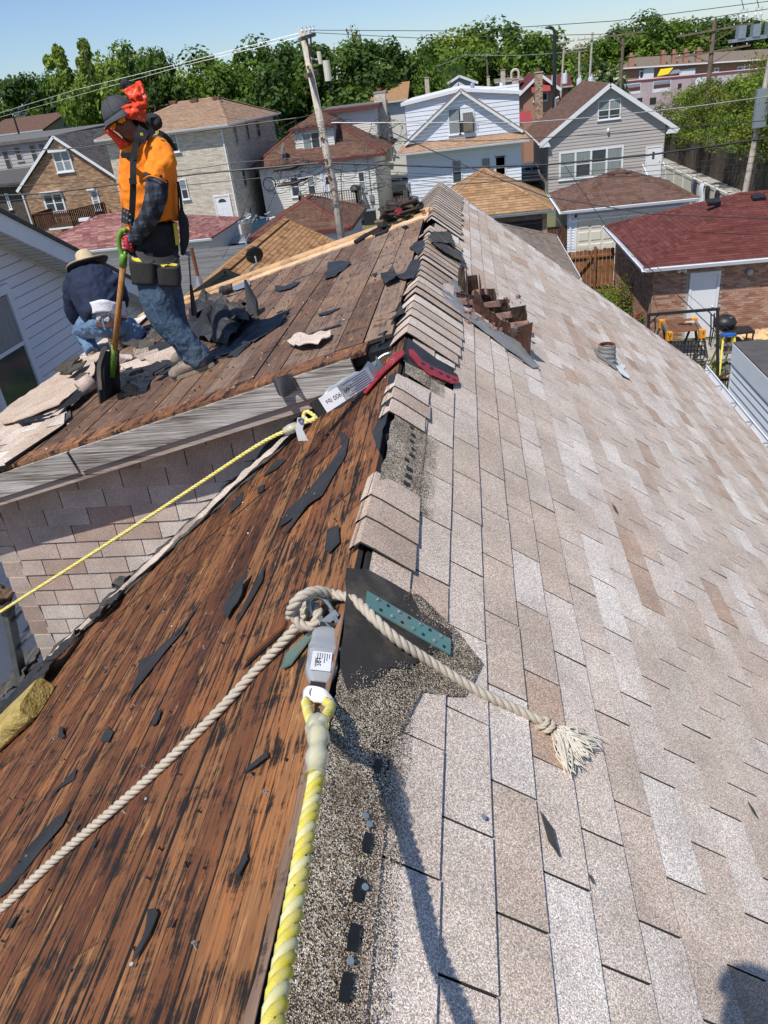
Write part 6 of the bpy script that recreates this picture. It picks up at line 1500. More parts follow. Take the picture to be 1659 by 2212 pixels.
# tangle of loops round the pole: one bundle nobody could count
b = MB(); rr = random.Random(15)
for i in range(46):
    cx_, cy_ = rr.uniform(575,830), rr.uniform(345,410) if i < 32 else rr.uniform(262,300)
    if i >= 32: cx_ = rr.uniform(570,860)
    c_ = atY(cx_,cy_,30.6+rr.uniform(-.3,.3)); w, h = rr.uniform(.2,.75), rr.uniform(.08,.38); pts = []
    a0 = rr.uniform(0,6)
    for k in range(13): a = a0+k/12*rr.choice((3.6,5.5,6.28)); pts.append(c_+Vector((w*math.cos(a),.05*math.sin(a*3),h*math.sin(a)+w*.12*math.cos(a))))
    b.tube(pts,.008,4)
b.build('cable_tangle',M['wire'],kind='stuff',cat='cables',label='tangled loops of thin service cable around the leaning pole')
b = MB(); q0, q1 = atY(590,368,30.3), atY(668,348,30.3); b.tube([q0,(q0+q1)/2-Vector((0,0,.06)),q1],[.05,.1,.05],8); b.build('splice_closure',M['black'],label='black splice case hung on the thick cable left of the pole',cat='cable case')
b = MB(); q0, q1 = atY(600,402,30.3), atY(665,385,30.3); b.tube([q0,(q0+q1)/2-Vector((0,0,.04)),q1],[.04,.07,.04],8); b.build('splice_closure',M['black'],label='second smaller splice case below the first beside the pole',cat='cable case')
b = MB(); c_ = atY(582,398,30.2); b.tube([c_+Vector((.24*math.cos(k/16*6.283),0,.24*math.sin(k/16*6.283))) for k in range(17)],.02,6); b.build('cable_coil',M['black'],label='round black cable coil hanging left of the pole',cat='cable coil')
# ================================================================ FAR RIGHT: shops and townhouses
M['pinkwall'] = pm('pink_painted_wall',(.46,.36,.38),(.42,.33,.35),1.2,.85,dirt=(.6,.58,.6),dsc=.25)
t = thing('shop_building','long low pink painted flat-roofed building with a red parapet line','building',(28,112,0)); Ys = 110
q0, q1 = cY(23,20,500,Ys), cY(23,960,428,Ys)
b = MB(); b.hexa([(q0.x-2,Ys,0),(q1.x+8,Ys,0),(q1.x+8,Ys+10,0),(q0.x-2,Ys+10,0)],[(q0.x-2,Ys,q0.z),(q1.x+8,Ys,q1.z),(q1.x+8,Ys+10,q1.z),(q0.x-2,Ys+10,q0.z)]); b.build('wall',M['pinkwall'],t)
b = MB(); b.hexa([(q0.x-2.1,Ys-.1,q0.z),(q1.x+8,Ys-.1,q1.z),(q1.x+8,Ys+.4,q1.z),(q0.x-2.1,Ys+.4,q0.z)],[(q0.x-2.1,Ys-.1,q0.z+.14),(q1.x+8,Ys-.1,q1.z+.14),(q1.x+8,Ys+.4,q1.z+.14),(q0.x-2.1,Ys+.4,q0.z+.14)]); b.build('parapet',M['awning'],t)
for (a,c_,mt) in (((82,508),(185,560),'siding_white'),((262,490),(365,545),'siding_white'),((85,512),(183,532),'galv'),((265,492),(363,512),'galv'),((85,532),(183,540),'maroonpaint'),((265,512),(363,520),'maroonpaint'),((165,590),(195,620),'dark'),((243,588),(278,625),'dark'),((412,503),(431,530),'dark'),((518,468),(580,505),'siding_white')):
    A_, B_ = cY(23,*a,Ys), cY(23,*c_,Ys); b = MB(); k = {'siding_white':.02,'galv':.05,'maroonpaint':.06,'dark':.03}[mt]; b.box((A_.x,Ys-k,B_.z),(B_.x,Ys,A_.z)); b.build('wall_panel' if mt != 'dark' else 'window',M[mt],t)
TH = thing('townhouse_row','row of brick townhouses with one long drab roof and several chimneys at upper right','building',(38,155,0)); Yt = 150
p_ = [cY(23,80,405,Yt),cY(23,380,400,Yt),cY(23,905,368,Yt),cY(23,1000,362,Yt)]
zE = [p_[0].z,p_[3].z]; xs_ = [p_[0].x-1,p_[3].x+6]
b = MB(); b.hexa([(xs_[0]+.8,Yt,0),(xs_[1],Yt,0),(xs_[1],Yt+12,0),(xs_[0]+.8,Yt+12,0)],[(xs_[0]+.8,Yt,zE[0]),(xs_[1],Yt,zE[1]),(xs_[1],Yt+12,zE[1]),(xs_[0]+.8,Yt+12,zE[0])]); b.build('wall',M['brickA'],TH)
rz0, rz1 = cY(23,150,345,Yt+7).z, cY(23,940,300,Yt+7).z
roof_faces(TH,[[(xs_[0],Yt-.6,zE[0]),(xs_[1],Yt-.6,zE[1]),(xs_[1],Yt+7,rz1),(xs_[0]+4,Yt+7,rz0)]],M['r_drift'],tabs=False)
b = MB(); b.hexa([(xs_[0],Yt-.75,zE[0]-.2),(xs_[1],Yt-.75,zE[1]-.2),(xs_[1],Yt-.6,zE[1]-.2),(xs_[0],Yt-.6,zE[0]-.2)],[(xs_[0],Yt-.75,zE[0]),(xs_[1],Yt-.75,zE[1]),(xs_[1],Yt-.6,zE[1]),(xs_[0],Yt-.6,zE[0])]); b.build('gutter',M['white'],TH)
for (a,c_) in (((767,400),(800,425)),((806,396),(840,420)),((455,430),(485,452)),((628,408),(655,435)),((178,425),(205,475))):
    A_, B_ = cY(23,*a,Yt), cY(23,*c_,Yt); window(TH,'S',Yt,A_.x,B_.x,B_.z,A_.z,1,glass='glass',cw=.2,out=.12)
for (a,c_) in (((205,412),(262,470)),((420,420),(510,455))):
    A_, B_ = cY(23,*a,Yt), cY(23,*c_,Yt); b = MB(); b.box((A_.x,Yt-.3,B_.z),(B_.x,Yt,A_.z)); b.build('bay',M['siding_white'],TH)
M['yellow'] = pm('yellow_paint',(.75,.55,.02),(.6,.42,.02),6,.5)
b = MB(); A_, B_ = cY(23,270,448,Yt-1), cY(23,385,410,Yt-1); b.hexa([(A_.x,Yt-3,A_.z-.3),(B_.x-1.2,Yt-3,A_.z-.15),(B_.x,Yt-.7,B_.z),(A_.x+1,Yt-.7,B_.z)],[(A_.x,Yt-3,A_.z-.2),(B_.x-1.2,Yt-3,A_.z-.05),(B_.x,Yt-.7,B_.z+.1),(A_.x+1,Yt-.7,B_.z+.1)]); b.build('yellow_awning',M['yellow'],TH)
b = MB(); A_, B_ = cY(23,345,445,Yt-1), cY(23,420,420,Yt-1); b.hexa([(A_.x,Yt-2.6,A_.z-.1),(B_.x,Yt-2.6,A_.z-.0),(B_.x,Yt-.7,B_.z),(A_.x+.6,Yt-.7,B_.z)],[(A_.x,Yt-2.6,A_.z),(B_.x,Yt-2.6,A_.z+.1),(B_.x,Yt-.7,B_.z+.1),(A_.x+.6,Yt-.7,B_.z+.1)]); b.build('grey_awning',M['galv'],TH)
for i, (px_,pt_,pb_,w_) in enumerate(((136,340,388,34),(320,325,385,27),(384,322,382,25),(455,315,370,28),(530,308,392,32))):
    A_, B_ = cY(23,px_-w_/2,pb_,Yt+(1 if i else 0)), cY(23,px_+w_/2,pb_,Yt+(1 if i else 0)); z1_ = cY(23,px_,pt_,Yt+1).z; b = MB(); b.box((A_.x,Yt+.5,A_.z-2),(B_.x,Yt+1.7,z1_)); b.box((A_.x-.1,Yt+.4,z1_),(B_.x+.1,Yt+1.8,z1_+.15)); co = b.build('chimney',M['brickA'],TH)
    b = MB(); b.tube([((A_.x+B_.x)/2,Yt+1.1,z1_+.1),((A_.x+B_.x)/2,Yt+1.1,z1_+.6)],.3,8); b.build('chimney_pot',M['brickA'],co)
# ================================================================ VEHICLES
M['silver'] = pm('silver_paint',(.48,.51,.55),(.50,.53,.57),3,.28,metal=.6,bst=0)
M['bluepaint'] = pm('dark_blue_paint',(.012,.05,.085),(.015,.055,.09),3,.25,metal=.3,bst=0)
M['tyre'] = pm('tyre',(.02,.02,.02),(.03,.03,.03),9,.85)
M['carglass'] = pm('car_glass',(.015,.03,.035),(.02,.04,.045),3,.05,bst=0,spec=.8)
M['lampglass'] = pm('lamp_glass',(.6,.62,.65),(.5,.5,.55),9,.15,bst=0)
def car(name,label,cat,x,y,rz,mat,L_=4.8,Wd=1.9,H_=1.75,hood=.95,wind=1.2,rack=True):
    """nose towards local -Y"""
    t = thing(name,label,cat,(x,y,0)); t.rotation_euler = (0,0,rz); w = Wd/2
    def part(b,nm,m,par=t,sm=False):
        o = b.build(nm,m,None,smooth=sm); o.parent = par; return o
    y0, y1 = -L_/2, L_/2
    def body(b,prof,wf):
        n = len(prof); k = len(b.v)
        for s_ in (-1,1):
            for (yy,zz) in prof: b.v.append(Vector((s_*wf(zz),yy,zz)))
        b.face(list(range(k,k+n))); b.face(list(range(k+2*n-1,k+n-1,-1)))
        for i in range(n): j = (i+1) % n; b.face([k+i,k+n+i,k+n+j,k+j])
    b = MB(); body(b,[(y0+.05,.3),(y0,.55),(y0+.05,.78),(y0+wind-.1,1.0),(y1-.05,1.05),(y1,.8),(y1,.4),(y1-.1,.28)][::-1],lambda z:w if z > .35 else w-.06)
    o = part(b,'body',mat); m_ = o.modifiers.new('bevel','BEVEL'); m_.width = .07; m_.segments = 3
    b = MB(); body(b,[(y0+wind-.1,.99),(y0+wind+.75,H_-.06),(y0+wind+1.1,H_),(y1-.5,H_-.02),(y1-.12,H_-.3),(y1-.06,1.04)][::-1],lambda z:w-.03-(z-1)*.24)
    o = part(b,'cabin',mat); m_ = o.modifiers.new('bevel','BEVEL'); m_.width = .05; m_.segments = 3
    # windscreen, side glass, rear glass lie just proud of the cabin
    def wf(z): return w-.03-(z-1)*.24
    z0_, z1_ = 1.04, H_-.12; ya = lambda z: y0+wind-.1+(z-.99)/(H_-.06-.99)*.85
    b = MB(); b.hexa([(-wf(z0_)+.06,ya(z0_),z0_),(wf(z0_)-.06,ya(z0_),z0_),(wf(z1_)-.06,ya(z1_),z1_),(-wf(z1_)+.06,ya(z1_),z1_)],[(-wf(z0_)+.06,ya(z0_)-.012,z0_+.01),(wf(z0_)-.06,ya(z0_)-.012,z0_+.01),(wf(z1_)-.06,ya(z1_)-.012,z1_+.01),(-wf(z1_)+.06,ya(z1_)-.012,z1_+.01)]); part(b,'windscreen',M['carglass'])
    yw = [y0+wind+.55,y0+wind+1.35,y0+wind+2.35,y1-.3]
    for s_ in (-1,1):
        for i in range(3):
            a, c_ = yw[i]+.04, yw[i+1]-.04; zt2 = H_-.16; a2 = a+(.30 if i == 0 else 0)
            q = [(s_*(wf(1.1)+.004),a,1.1),(s_*(wf(1.1)+.004),c_,1.1),(s_*(wf(zt2)+.004),c_-(.1 if i == 2 else 0),zt2),(s_*(wf(zt2)+.004),a2,zt2)]
            b = MB(); b.prism(q,(s_*.008,0,0)); part(b,'side_window',M['carglass'])
        b = MB(); b.ball((s_*(w+.1),y0+wind+.5,1.08),(.11,.06,.08),8,6); part(b,'mirror',mat)
        b = MB(); b.ball((s_*(w-.28),y0+.08,.68),(.24,.09,.10),10,6); part(b,'headlight',M['lampglass'])
        if rack: b = MB(); b.tube([(s_*(w-.3),y0+wind+1.2,H_+.03),(s_*(w-.3),y1-.5,H_+.02)],.02,6); part(b,'roof_rail',M['black'])
        for yy in (y0+.85,y1-.9):
            b = MB(); b.tube([(s_*(w-.2),yy,.33),(s_*(w+.015),yy,.33)],.33,18); tw = part(b,'wheel',M['tyre']); b = MB(); b.tube([(s_*(w+.01),yy,.33),(s_*(w+.03),yy,.33)],.2,12); part(b,'rim',M['alu'],t)
    b = MB(); b.box((-.55,y0-.012,.5),(.55,y0+.03,.72)); part(b,'grille',M['black'])
    return t
va, vb_ = cZ(20,505,325,1.72), cZ(20,735,325,1.72)
car('parked_minivan','silver minivan parked nose-on behind the grey rolled roof','van',(va.x+vb_.x)/2,va.y+2.0-1.0,R(8),M['silver'])
va = cZ(20,700,240,1.6); vb_ = cZ(20,945,240,1.6); tk = car('parked_suv','dark teal-blue truck parked behind the silver minivan','truck',(va.x+vb_.x)/2+.2,va.y+3.2,R(8),M['bluepaint'],H_=1.85)
t = thing('scrap_load','grey mesh and scrap heaped on the roof of the blue truck','load',(0,0,0)); c_ = atY(*cc(20,900,75),va.y+4.4); t.location = c_
b = MB(); rr = random.Random(2)
for i in range(24): a = Vector((rr.uniform(-1.1,1.2),rr.uniform(-.6,.6),rr.uniform(-.25,.3))); b.tube([c_+a,c_+a+Vector((rr.uniform(-.6,.6),rr.uniform(-.3,.3),rr.uniform(-.1,.2)))],rr.uniform(.02,.09),5)
b.build('scrap',M['galv'],t,kind='stuff')
car('parked_car','blue-grey car glimpsed between the white house and the greige house','car',cY(3,225,900,64).x+.6,66,R(90),M['silver'],H_=1.45,rack=False)
q = cY(3,1075,800,84); car('parked_car','dark car parked at the alley end beyond the greige house','car',q.x+1.2,86,R(90),M['black'],H_=1.5,rack=False)
car('parked_car','white-grey car half hidden in the gap beside the white house wall','car',cY(2,1020,830,66).x,68,R(90),M['silver'],H_=1.5,rack=False)
# ================================================================ LEFT NEIGHBOUR: lavender-white siding, east gable wall
LX = -6.0
q = lambda x, y, X_=LX: atX(*cc(13,x,y),X_)
t = thing('house','pale lavender sided neighbour house with sloping white rake at the left edge','house',(-8.5,12,0))
rk0, rk1 = q(0,455), q(1200,985)        # where soffit meets wall
sl_ = (rk0.z-rk1.z)/(rk1.y-rk0.y)
ztop = lambda y: rk0.z-(y-rk0.y)*sl_
ye = 16.2; yb_ = 4.0
b = MB(); b.prism([(LX-.02,3,0),(LX-.02,ye,0),(LX-.02,ye,ztop(ye)),(LX-.02,3,ztop(3))],(-.1,0,0)); b.build('wall',M['siding_lav'],t)
siding(t,M['siding_lav'],3,ye,LX,3.2,ztop(3)-.02,ext=lambda z:(3,min(ye,rk0.y+(rk0.z-z)/sl_)),expo=.135,side='E',lap=.03)
# rake overhang: soffit + fascia
ox = .42
b = MB(); d_ = Vector((0,1,-sl_)).normalized()
A_, B_ = Vector((LX,2,ztop(2))), Vector((LX,ye+.5,ztop(ye+.5))); b.prism([A_,B_,B_+Vector((ox,0,0)),A_+Vector((ox,0,0))],(0,0,.02)); b.build('soffit',M['siding_cream'],t)
n = int((B_-A_).length/.13)
for i in range(n):
    p = A_+(B_-A_)*(i/n); b = MB(); b.box((LX,p.y,p.z-.012),(LX+ox,p.y+.012,p.z)); b.build('soffit_rib',M['siding_gray'],t)
b = MB(); b.bar(A_+Vector((ox+.012,0,.08)),B_+Vector((ox+.012,0,.08)),.03,.22); b.build('rake_board',M['white'],t)
b = MB(); b.prism([A_+Vector((-2,0,.20)),B_+Vector((-2,0,.20)),B_+Vector((ox+.06,0,.20)),A_+Vector((ox+.06,0,.20))],(0,0,.05)); b.build('roof_slope',M['r_gray'],t)
b = MB(); b.bar(A_+Vector((.02,0,-.03)),B_+Vector((.02,0,-.03)),.03,.06); b.build('frieze',M['siding_cream'],t)
wy1 = q(345,1650).y; wz0, wz1 = 5.16, 6.66
wo = window(t,'E',LX+.022,wy1-1.05,wy1,wz0,wz1,1,glass=('curtain','glass'),cw=.11,out=.06)
# ================================================================ RIGHT: low white-sided wing with black roof
RX = 5.0
q = lambda x, y: atX(*cc(22,x,y),RX)
t = thing('house','white sided low wing with black flat roof and bold lap lines at the right edge','house',(7,12,0))
tp = q(1290,600); yc = tp.y
b = MB(); b.box((RX,2,0),(RX+5,yc,tp.z)); b.build('wall',M['siding_white'],t)
z = tp.z-.36
siding(t,M['siding_white'],2,yc-.06,RX,z-19*.155,z,expo=.155,side='W',lap=.035)
box_obj('fascia',M['siding_white'],(RX-.05,2,tp.z-.36),(RX,yc+.02,tp.z+.02),t); box_obj('corner_trim',M['white'],(RX-.035,yc-.06,0),(RX,yc+.01,tp.z-.36),t)
box_obj('roof',M['r_gray'],(RX-.04,2,tp.z+.02),(RX+5,yc+.03,tp.z+.05),t)
# brown rail in front of its corner
t = thing('porch_rail','brown timber stair rail with black balusters beside the white wing','railing',(4.6,13.5,0)); z_ = 1.25
a, c_ = cZ(22,1020,1000,z_), cZ(22,1280,985,z_)
b = MB(); b.bar(a,c_,.12,.05); b.build('top_rail',M['fencebrown'],t); b = MB(); b.bar(a,cZ(22,1280,895,z_+.3),.1,.05); b.build('hand_rail',M['fencebrown'],t)
b = MB(); b.bar(a-Vector((0,0,.85)),c_-Vector((0,0,.85)),.1,.05); b.build('bottom_rail',M['fencebrown'],t)
for i in range(9): p = a+(c_-a)*((i+.5)/9); b = MB(); b.tube([p,p-Vector((0,0,.85))],.012,6); b.build('baluster',M['black'],t)
# ================================================================ YARD BY THE BRICK GARAGE
q = lambda x, y, z=0.: cZ(22,x,y,z)
rb = q(1085,962); YF = rb.y; top = atY(*cc(22,1085,205),YF); lt = q(305,270,top.z)
t = thing('swing_frame','black square-tube garden swing frame standing over the workbench','frame',rb)
b = MB(); b.bar(rb,top,.07); b.build('post',M['black'],t); b = MB(); b.bar(Vector((lt.x,lt.y,0)),lt,.07); b.build('post',M['black'],t)
b = MB(); b.bar(lt+Vector((-.05,0,.03)),top+Vector((.05,0,.03)),.07); b.build('top_bar',M['black'],t)
for p, dx in ((lt,.25),(top,-.25)): b = MB(); b.bar(p+Vector((dx,0,0)),p+Vector((0,0,-.25)),.03); b.build('brace',M['black'],t)
for (p_,r_) in (((370,310),(360,500)),((1050,240),(1000,620)),((1010,250),(985,600))): a = atY(*cc(22,*p_),YF); c_ = atY(*cc(22,*r_),YF); b = MB(); b.tube([a,(a+c_)/2+Vector((.03,0,0)),c_],.02,6); b.build('hanging_strap',M['blackcloth'],t)
t = thing('workbench','rusty brown plywood top on orange sawhorses with tools scattered on it','workbench',q(690,540)); zt_ = .85
c4_ = [q(575,462,zt_),q(870,440,zt_),q(780,305,zt_),q(492,322,zt_)]
b = MB(); b.prism(c4_,(0,0,.02)); b.build('top',pm('rusty_ply',(.20,.085,.04),(.14,.06,.03),6,.8),t)
M['orange'] = pm('orange_plastic',(.85,.33,.02),(.75,.28,.02),5,.4)
for i, (a,c_) in enumerate(((c4_[0],c4_[3]),(c4_[1],c4_[2]))):
    e_ = Vector((-.10 if i == 0 else .10,0,0)); b = MB(); b.bar(a+e_+Vector((0,-.08,-.06)),c_+e_+Vector((0,.08,-.06)),.09,.11); so = b.build('sawhorse_beam',M['fencegray'],t)
    for p, s_ in ((a,-1),(c_,1)):
        b = MB(); b.box(p+e_+Vector((-.09,-.08,-.22)),p+e_+Vector((.09,.08,.03))); b.build('sawhorse_bracket',M['orange'],t)
        for dx in (-.2,.2): b = MB(); b.bar(p+e_+Vector((dx*.2,0,-.15)),Vector((p.x+e_.x+dx,p.y+s_*.12,0)),.06); b.build('sawhorse_leg',M['fencedark'],t)
for i, (px_,py_,mt,lb,sz) in enumerate(((600,370,'alu','steel shears lying at the left of the rusty bench top',(.12,.05)),(655,365,'black','black pliers lying in the middle of the rusty bench top',(.10,.03)),(745,368,'black','black cordless tool on the rusty bench top',(.12,.04)),(770,340,'cream','pale wooden block on the far edge of the rusty bench top',(.14,.05)))):
    p = q(px_,py_,zt_+.03); b = MB(); b.bar(p-Vector((sz[0],0,0)),p+Vector((sz[0],.03,0)),sz[1],.04); b.bar(p,p+Vector((sz[0]*.8,-.1,0)),sz[1]*.7,.03); b.build('hand_tool',M[mt],label=lb,cat='tool',group='tools on the rusty bench')
t = thing('lattice_bench','black lattice swing seat hanging below the garden frame','swing seat',q(760,720))
A_, B_, zt_, zb_ = q(560,565,.75), q(950,560,.75), .75, .2
for i in range(11): p = A_+(B_-A_)*(i/10); b = MB(); b.bar(Vector((p.x,p.y,zb_)),Vector((p.x,p.y,zt_)),.03,.01); b.build('slat',M['black'],t)
for i in range(5): z = zb_+(zt_-zb_)*i/4; b = MB(); b.bar(Vector((A_.x,A_.y-.01,z)),Vector((B_.x,B_.y-.01,z)),.01,.03); b.build('slat',M['black'],t)
for i in range(5): z = .18; b = MB(); b.bar(Vector((A_.x+.3,A_.y-.1-.1*i,z)),Vector((B_.x,B_.y-.1-.1*i,z)),.04,.012); b.build('seat_slat',M['black'],t)
g = q(1205,500,0.0); kp = q(1205,300,1.05); kettle('large black kettle grill on a black side-table cart in front of the brick garage',kp.x-.05,kp.y+.1,0,.33,cart=True)
t = thing('step_ladder','yellow fibreglass step ladder with a blue top in front of the grill','ladder',q(1190,900))
bl, br = q(1103,955), q(1278,930); tl = atY(*cc(22,1152,495),bl.y+.35); tr = atY(*cc(22,1272,492),bl.y+.35)
M['fiber'] = pm('yellow_fibreglass',(.80,.68,.10),(.7,.58,.08),5,.4)
for a, c_ in ((bl,tl),(br,tr)): b = MB(); b.bar(a,c_,.05,.08); b.build('rail',M['fiber'],t)
for a, c_ in ((bl,tl),(br,tr)): b = MB(); b.bar(Vector((a.x,a.y+.95,0)),c_+Vector((0,.06,-.03)),.04,.05); b.build('rear_rail',M['fiber'],t)
for i in range(1,5): f_ = i/5.2; b = MB(); b.bar(bl+(tl-bl)*f_,br+(tr-br)*f_,.09,.03); b.build('tread',M['alu'],t)
b = MB(); b.bar(tl+Vector((-.05,.02,.02)),tr+Vector((.05,.02,.02)),.2,.05); b.build('top_cap',pm('blue_plastic',(.02,.12,.5),(.02,.1,.4),5,.4),t)
for a, c_ in ((bl,1),(br,-1)): b = MB(); b.bar(a+(tl-bl)*.02,bl+(br-bl)*.5+(tl-bl)*.19,.03,.02); b.build('brace',M['alu'],t); break
t = thing('lumber_pile','stack of boards and pipes along the foot of the brick garage','lumber',q(1500,470)); y_ = 24.2
for i, (z_,x0_,x1_,mt,hh) in enumerate(((.30,9.2,14,'fresh',.05),(.2,9.0,13.6,'fresh',.08),(.08,9.3,14,'fencedark',.1),(.02,9.1,13,'poledark',.05))): b = MB(); b.box((x0_,y_-.3-.05*i,z_),(x1_,y_+.1,z_+hh)); b.build('board',M[mt],t)
for i in range(6): b = MB(); b.tube([(9.3+.1*i,y_-.6-.06*i,.06+.02*(i % 2)),(11.5,y_-.55-.07*i,.06)],.03,6); b.build('pipe',M['galv'],t)
for i in range(4): b = MB(); p = q(400+i*70,500+12*(i % 2)); b.bar(p+Vector((-.5,.1*i,.1)),p+Vector((.9,.1*i,.1)),.2,.06+.03*i); b.build('board',M['rust' if i % 2 else 'poledark'],t)
def crumple(name,label,c_,sz,mat,seed=0,cat='debris',amp=.4,parent=None):
    c_ = Vector(c_); b = MB()
    def fn(a,t_):
        th = a*2*math.pi; ph = t_*math.pi; n_ = 1+amp*noise.noise(Vector((math.cos(th)*1.6+seed,math.sin(th)*1.6,ph*1.4)))+amp*.6*noise.noise(Vector((math.cos(th)*4+seed,math.sin(th)*4,ph*4)))
        return c_+Vector((sz[0]*math.sin(ph)*math.cos(th)*n_,sz[1]*math.sin(ph)*math.sin(th)*n_,sz[2]*(.5+.5*math.cos(ph))*n_))
    b.grid(fn,22,11); return b.build(name,mat,parent,smooth=False,label=label,cat=cat)
crumple('tarp','crumpled tan tarp on the patio by the lumber',q(1490,590),(.5,.4,.35),M['fresh'],3,'tarp')
p0 = q(160,280); 
def shrub(name,label,x,y,r,h,mat,seed,blooms=None):
    t = thing(name,label,'plant',(x,y,0)); b = MB(); rr = random.Random(seed)
    for i in range(900):
        a, u, v = rr.uniform(0,6.28), rr.random()**.5, rr.random(); p = Vector((x+r*u*math.cos(a),y+r*u*math.sin(a),h*v*(1.1-u*.6))); s_ = rr.uniform(.03,.07); b.tint = rr.random()
        d1 = Vector((rr.uniform(-1,1),rr.uniform(-1,1),rr.uniform(-.6,.6))).normalized()*s_; d2 = Vector((rr.uniform(-1,1),rr.uniform(-1,1),rr.uniform(-.6,.6))).normalized()*s_*.5; b.poly([p-d1,p+d2,p+d1,p-d2])
    b.build('leaves',mat,t); b = MB()
    for i in range(6): a = i*1.05; b.tube([(x,y,0),(x+r*.5*math.cos(a),y+r*.5*math.sin(a),h*.7)],.012,5)
    b.build('stems',M['bark'],t,kind='stuff')
    if blooms:
        b = MB()
        for i in range(14): a, u = rr.uniform(0,6.28), rr.random(); b.ball((x+r*u*math.cos(a),y+r*u*math.sin(a)-.05,h*rr.uniform(.6,1)),.04,6,4)
        b.build('blooms',blooms,t,kind='stuff')
a = cZ(4,700,720,.2); shrub('shrub','bright green shrub at the foot of the cedar gate',a.x,a.y,.7,.8,M['leafC'],1)
a = cZ(4,790,770,.2); shrub('shrub','dry olive shrub along the shaded garage wall',a.x,a.y,.7,.6,M['leafO'],2)
a = cZ(4,850,740,.5); shrub('climbing_rose','climbing plant on the shaded brick wall of the garage',5.4,a.y,.45,1.7,M['leafO'],3)
a = cZ(4,880,860,.4); shrub('rose_bush','rose bush with dark red blooms near the garage corner',a.x,a.y,.5,.8,M['leafA'],4,pm('rose_red',(.35,.01,.03),(.25,.01,.02),9,.6))
M['leafless'] = pm('old_canvas',(.16,.10,.065),(.10,.065,.045),9,.9,bst=.5)
# ladder standing against the west eave, lower left corner
t = thing('extension_ladder','aluminium extension ladder standing against the eave at lower left','ladder',(-4.3,3.7,0))
M['alud'] = pm('dull_aluminium',(.20,.205,.215),(.14,.145,.155),8,.5,metal=.6)
lt_ = atX(16,1312,-3.72); dl_ = Vector((-.22,0,-1)).normalized()
for dy_ in (0,.42):
    p = lt_+Vector((0,dy_,0)); b = MB(); b.bar(p,p+dl_*3,.045,.10,up=(0,1,0)); r_ = b.build('rail',M['alud'],t); b = MB(); b.bar(p-dl_*.01,p+dl_*.05,.055,.11,up=(0,1,0)); b.build('end_cap',M['black'],r_)
for i in range(10):
    for off in (-.035,.035): p = lt_+dl_*(.14+i*.29)+Vector((off,0,0)); b = MB(); b.tube([p,p+Vector((0,.42,0))],.017,8); b.build('rung',M['alu'],t)
q_ = atX(8,1285,-3.9); crumple('tarp_bundle','rusty brown bundle resting above the ladder top at the left edge',q_-Vector((.1,0,.12)),(.14,.2,.13),M['leafless'],5,'bundle')
q_ = atX(75,1400,-4.4); b = MB(); b.box(q_-Vector((.6,.3,1.6)),q_+Vector((.25,.5,-1.1))); b.build('white_bin',M['white'],label='white bin glimpsed on the ground between ladder and dormer wall',cat='bin')

# ================================================================ RIDGE DETAILS: ropes, anchors, chimney stub, vent
def catmull(P_,n=10):
    P_ = [Vector(p) for p in P_]; Q = [P_[0]*2-P_[1]]+P_+[P_[-1]*2-P_[-2]]; out = []
    for i in range(1,len(Q)-2):
        for j in range(n):
            t = j/n; a, b_, c_, d_ = Q[i-1], Q[i], Q[i+1], Q[i+2]
            out.append(.5*((2*b_)+(c_-a)*t+(2*a-5*b_+4*c_-d_)*t*t+(3*b_-a-3*c_+d_)*t**3))
    out.append(P_[-1]); return out
def resample(P_,step):
    L_ = [0]
    for a, b_ in zip(P_[:-1],P_[1:]): L_.append(L_[-1]+(b_-a).length)
    n = max(2,int(L_[-1]/step)); out = []; k = 0
    for i in range(n+1):
        s = L_[-1]*i/n
        while k < len(L_)-2 and L_[k+1] < s: k += 1
        t = (s-L_[k])/max(1e-9,L_[k+1]-L_[k]); out.append(P_[k]+(P_[k+1]-P_[k])*t)
    return out
def rope(b,path,Rr,pitch=None,strands=3,seg=8,step=None,taper=None):
    """laid rope: strands really twisted round one another"""
    pitch = pitch or Rr*7; P_ = resample(catmull(path),step or pitch/9); n = len(P_); d0 = (P_[1]-P_[0]).normalized()
    up = Vector((0,0,1)); r = d0.cross(up).normalized() if abs(d0.z) < .9 else d0.cross(Vector((0,1,0))).normalized(); fr = []; s = 0; ln = []
    for i in range(n):
        d = (P_[min(i+1,n-1)]-P_[max(i-1,0)]).normalized(); r = (r-d*r.dot(d)).normalized(); fr.append((r.copy(),d.cross(r))); ln.append(s)
        if i < n-1: s += (P_[i+1]-P_[i]).length
    for k in range(strands):
        pts = []; 
        for i in range(n):
            a = 2*math.pi*(ln[i]/pitch+k/strands); R_ = Rr*(taper(i/n) if taper else 1); pts.append(P_[i]+(fr[i][0]*math.cos(a)+fr[i][1]*math.sin(a))*R_*.50)
        b.tint = [0.15,.5,.85][k % 3]; b.tube(pts,[Rr*.56*(taper(i/n) if taper else 1) for i in range(n)],seg)
def rope_mat(name,a,b_,c_,pale=None):
    m, nt, N, L, bs = newmat(name); v = coords(nt); w = noi(nt,v,900,2); w2 = noi(nt,v,60,3)
    o = mix(nt,ramp(nt,w2,[(.35,(0,0,0)),(.7,(1,1,1))]),a,b_); o = mix(nt,ramp(nt,w,[(.3,(.8,.8,.8)),(.55,(0,0,0))]),o,c_)
    if pale: o = mix(nt,ramp(nt,tintattr(nt),[(.6,(0,0,0)),(.7,(1,1,1))]),o,pale)
    L.new(o,bs.inputs['Base Color']); bs.inputs['Roughness'].default_value = .85; bump(nt,bs,w,.6,.001); return m
M['manila'] = rope_mat('manila',(.53,.47,.39),(.44,.38,.30),(.28,.23,.17))
M['yrope'] = rope_mat('yellow_rope',(.74,.62,.05),(.68,.62,.26),(.50,.40,.03),(.68,.64,.33))
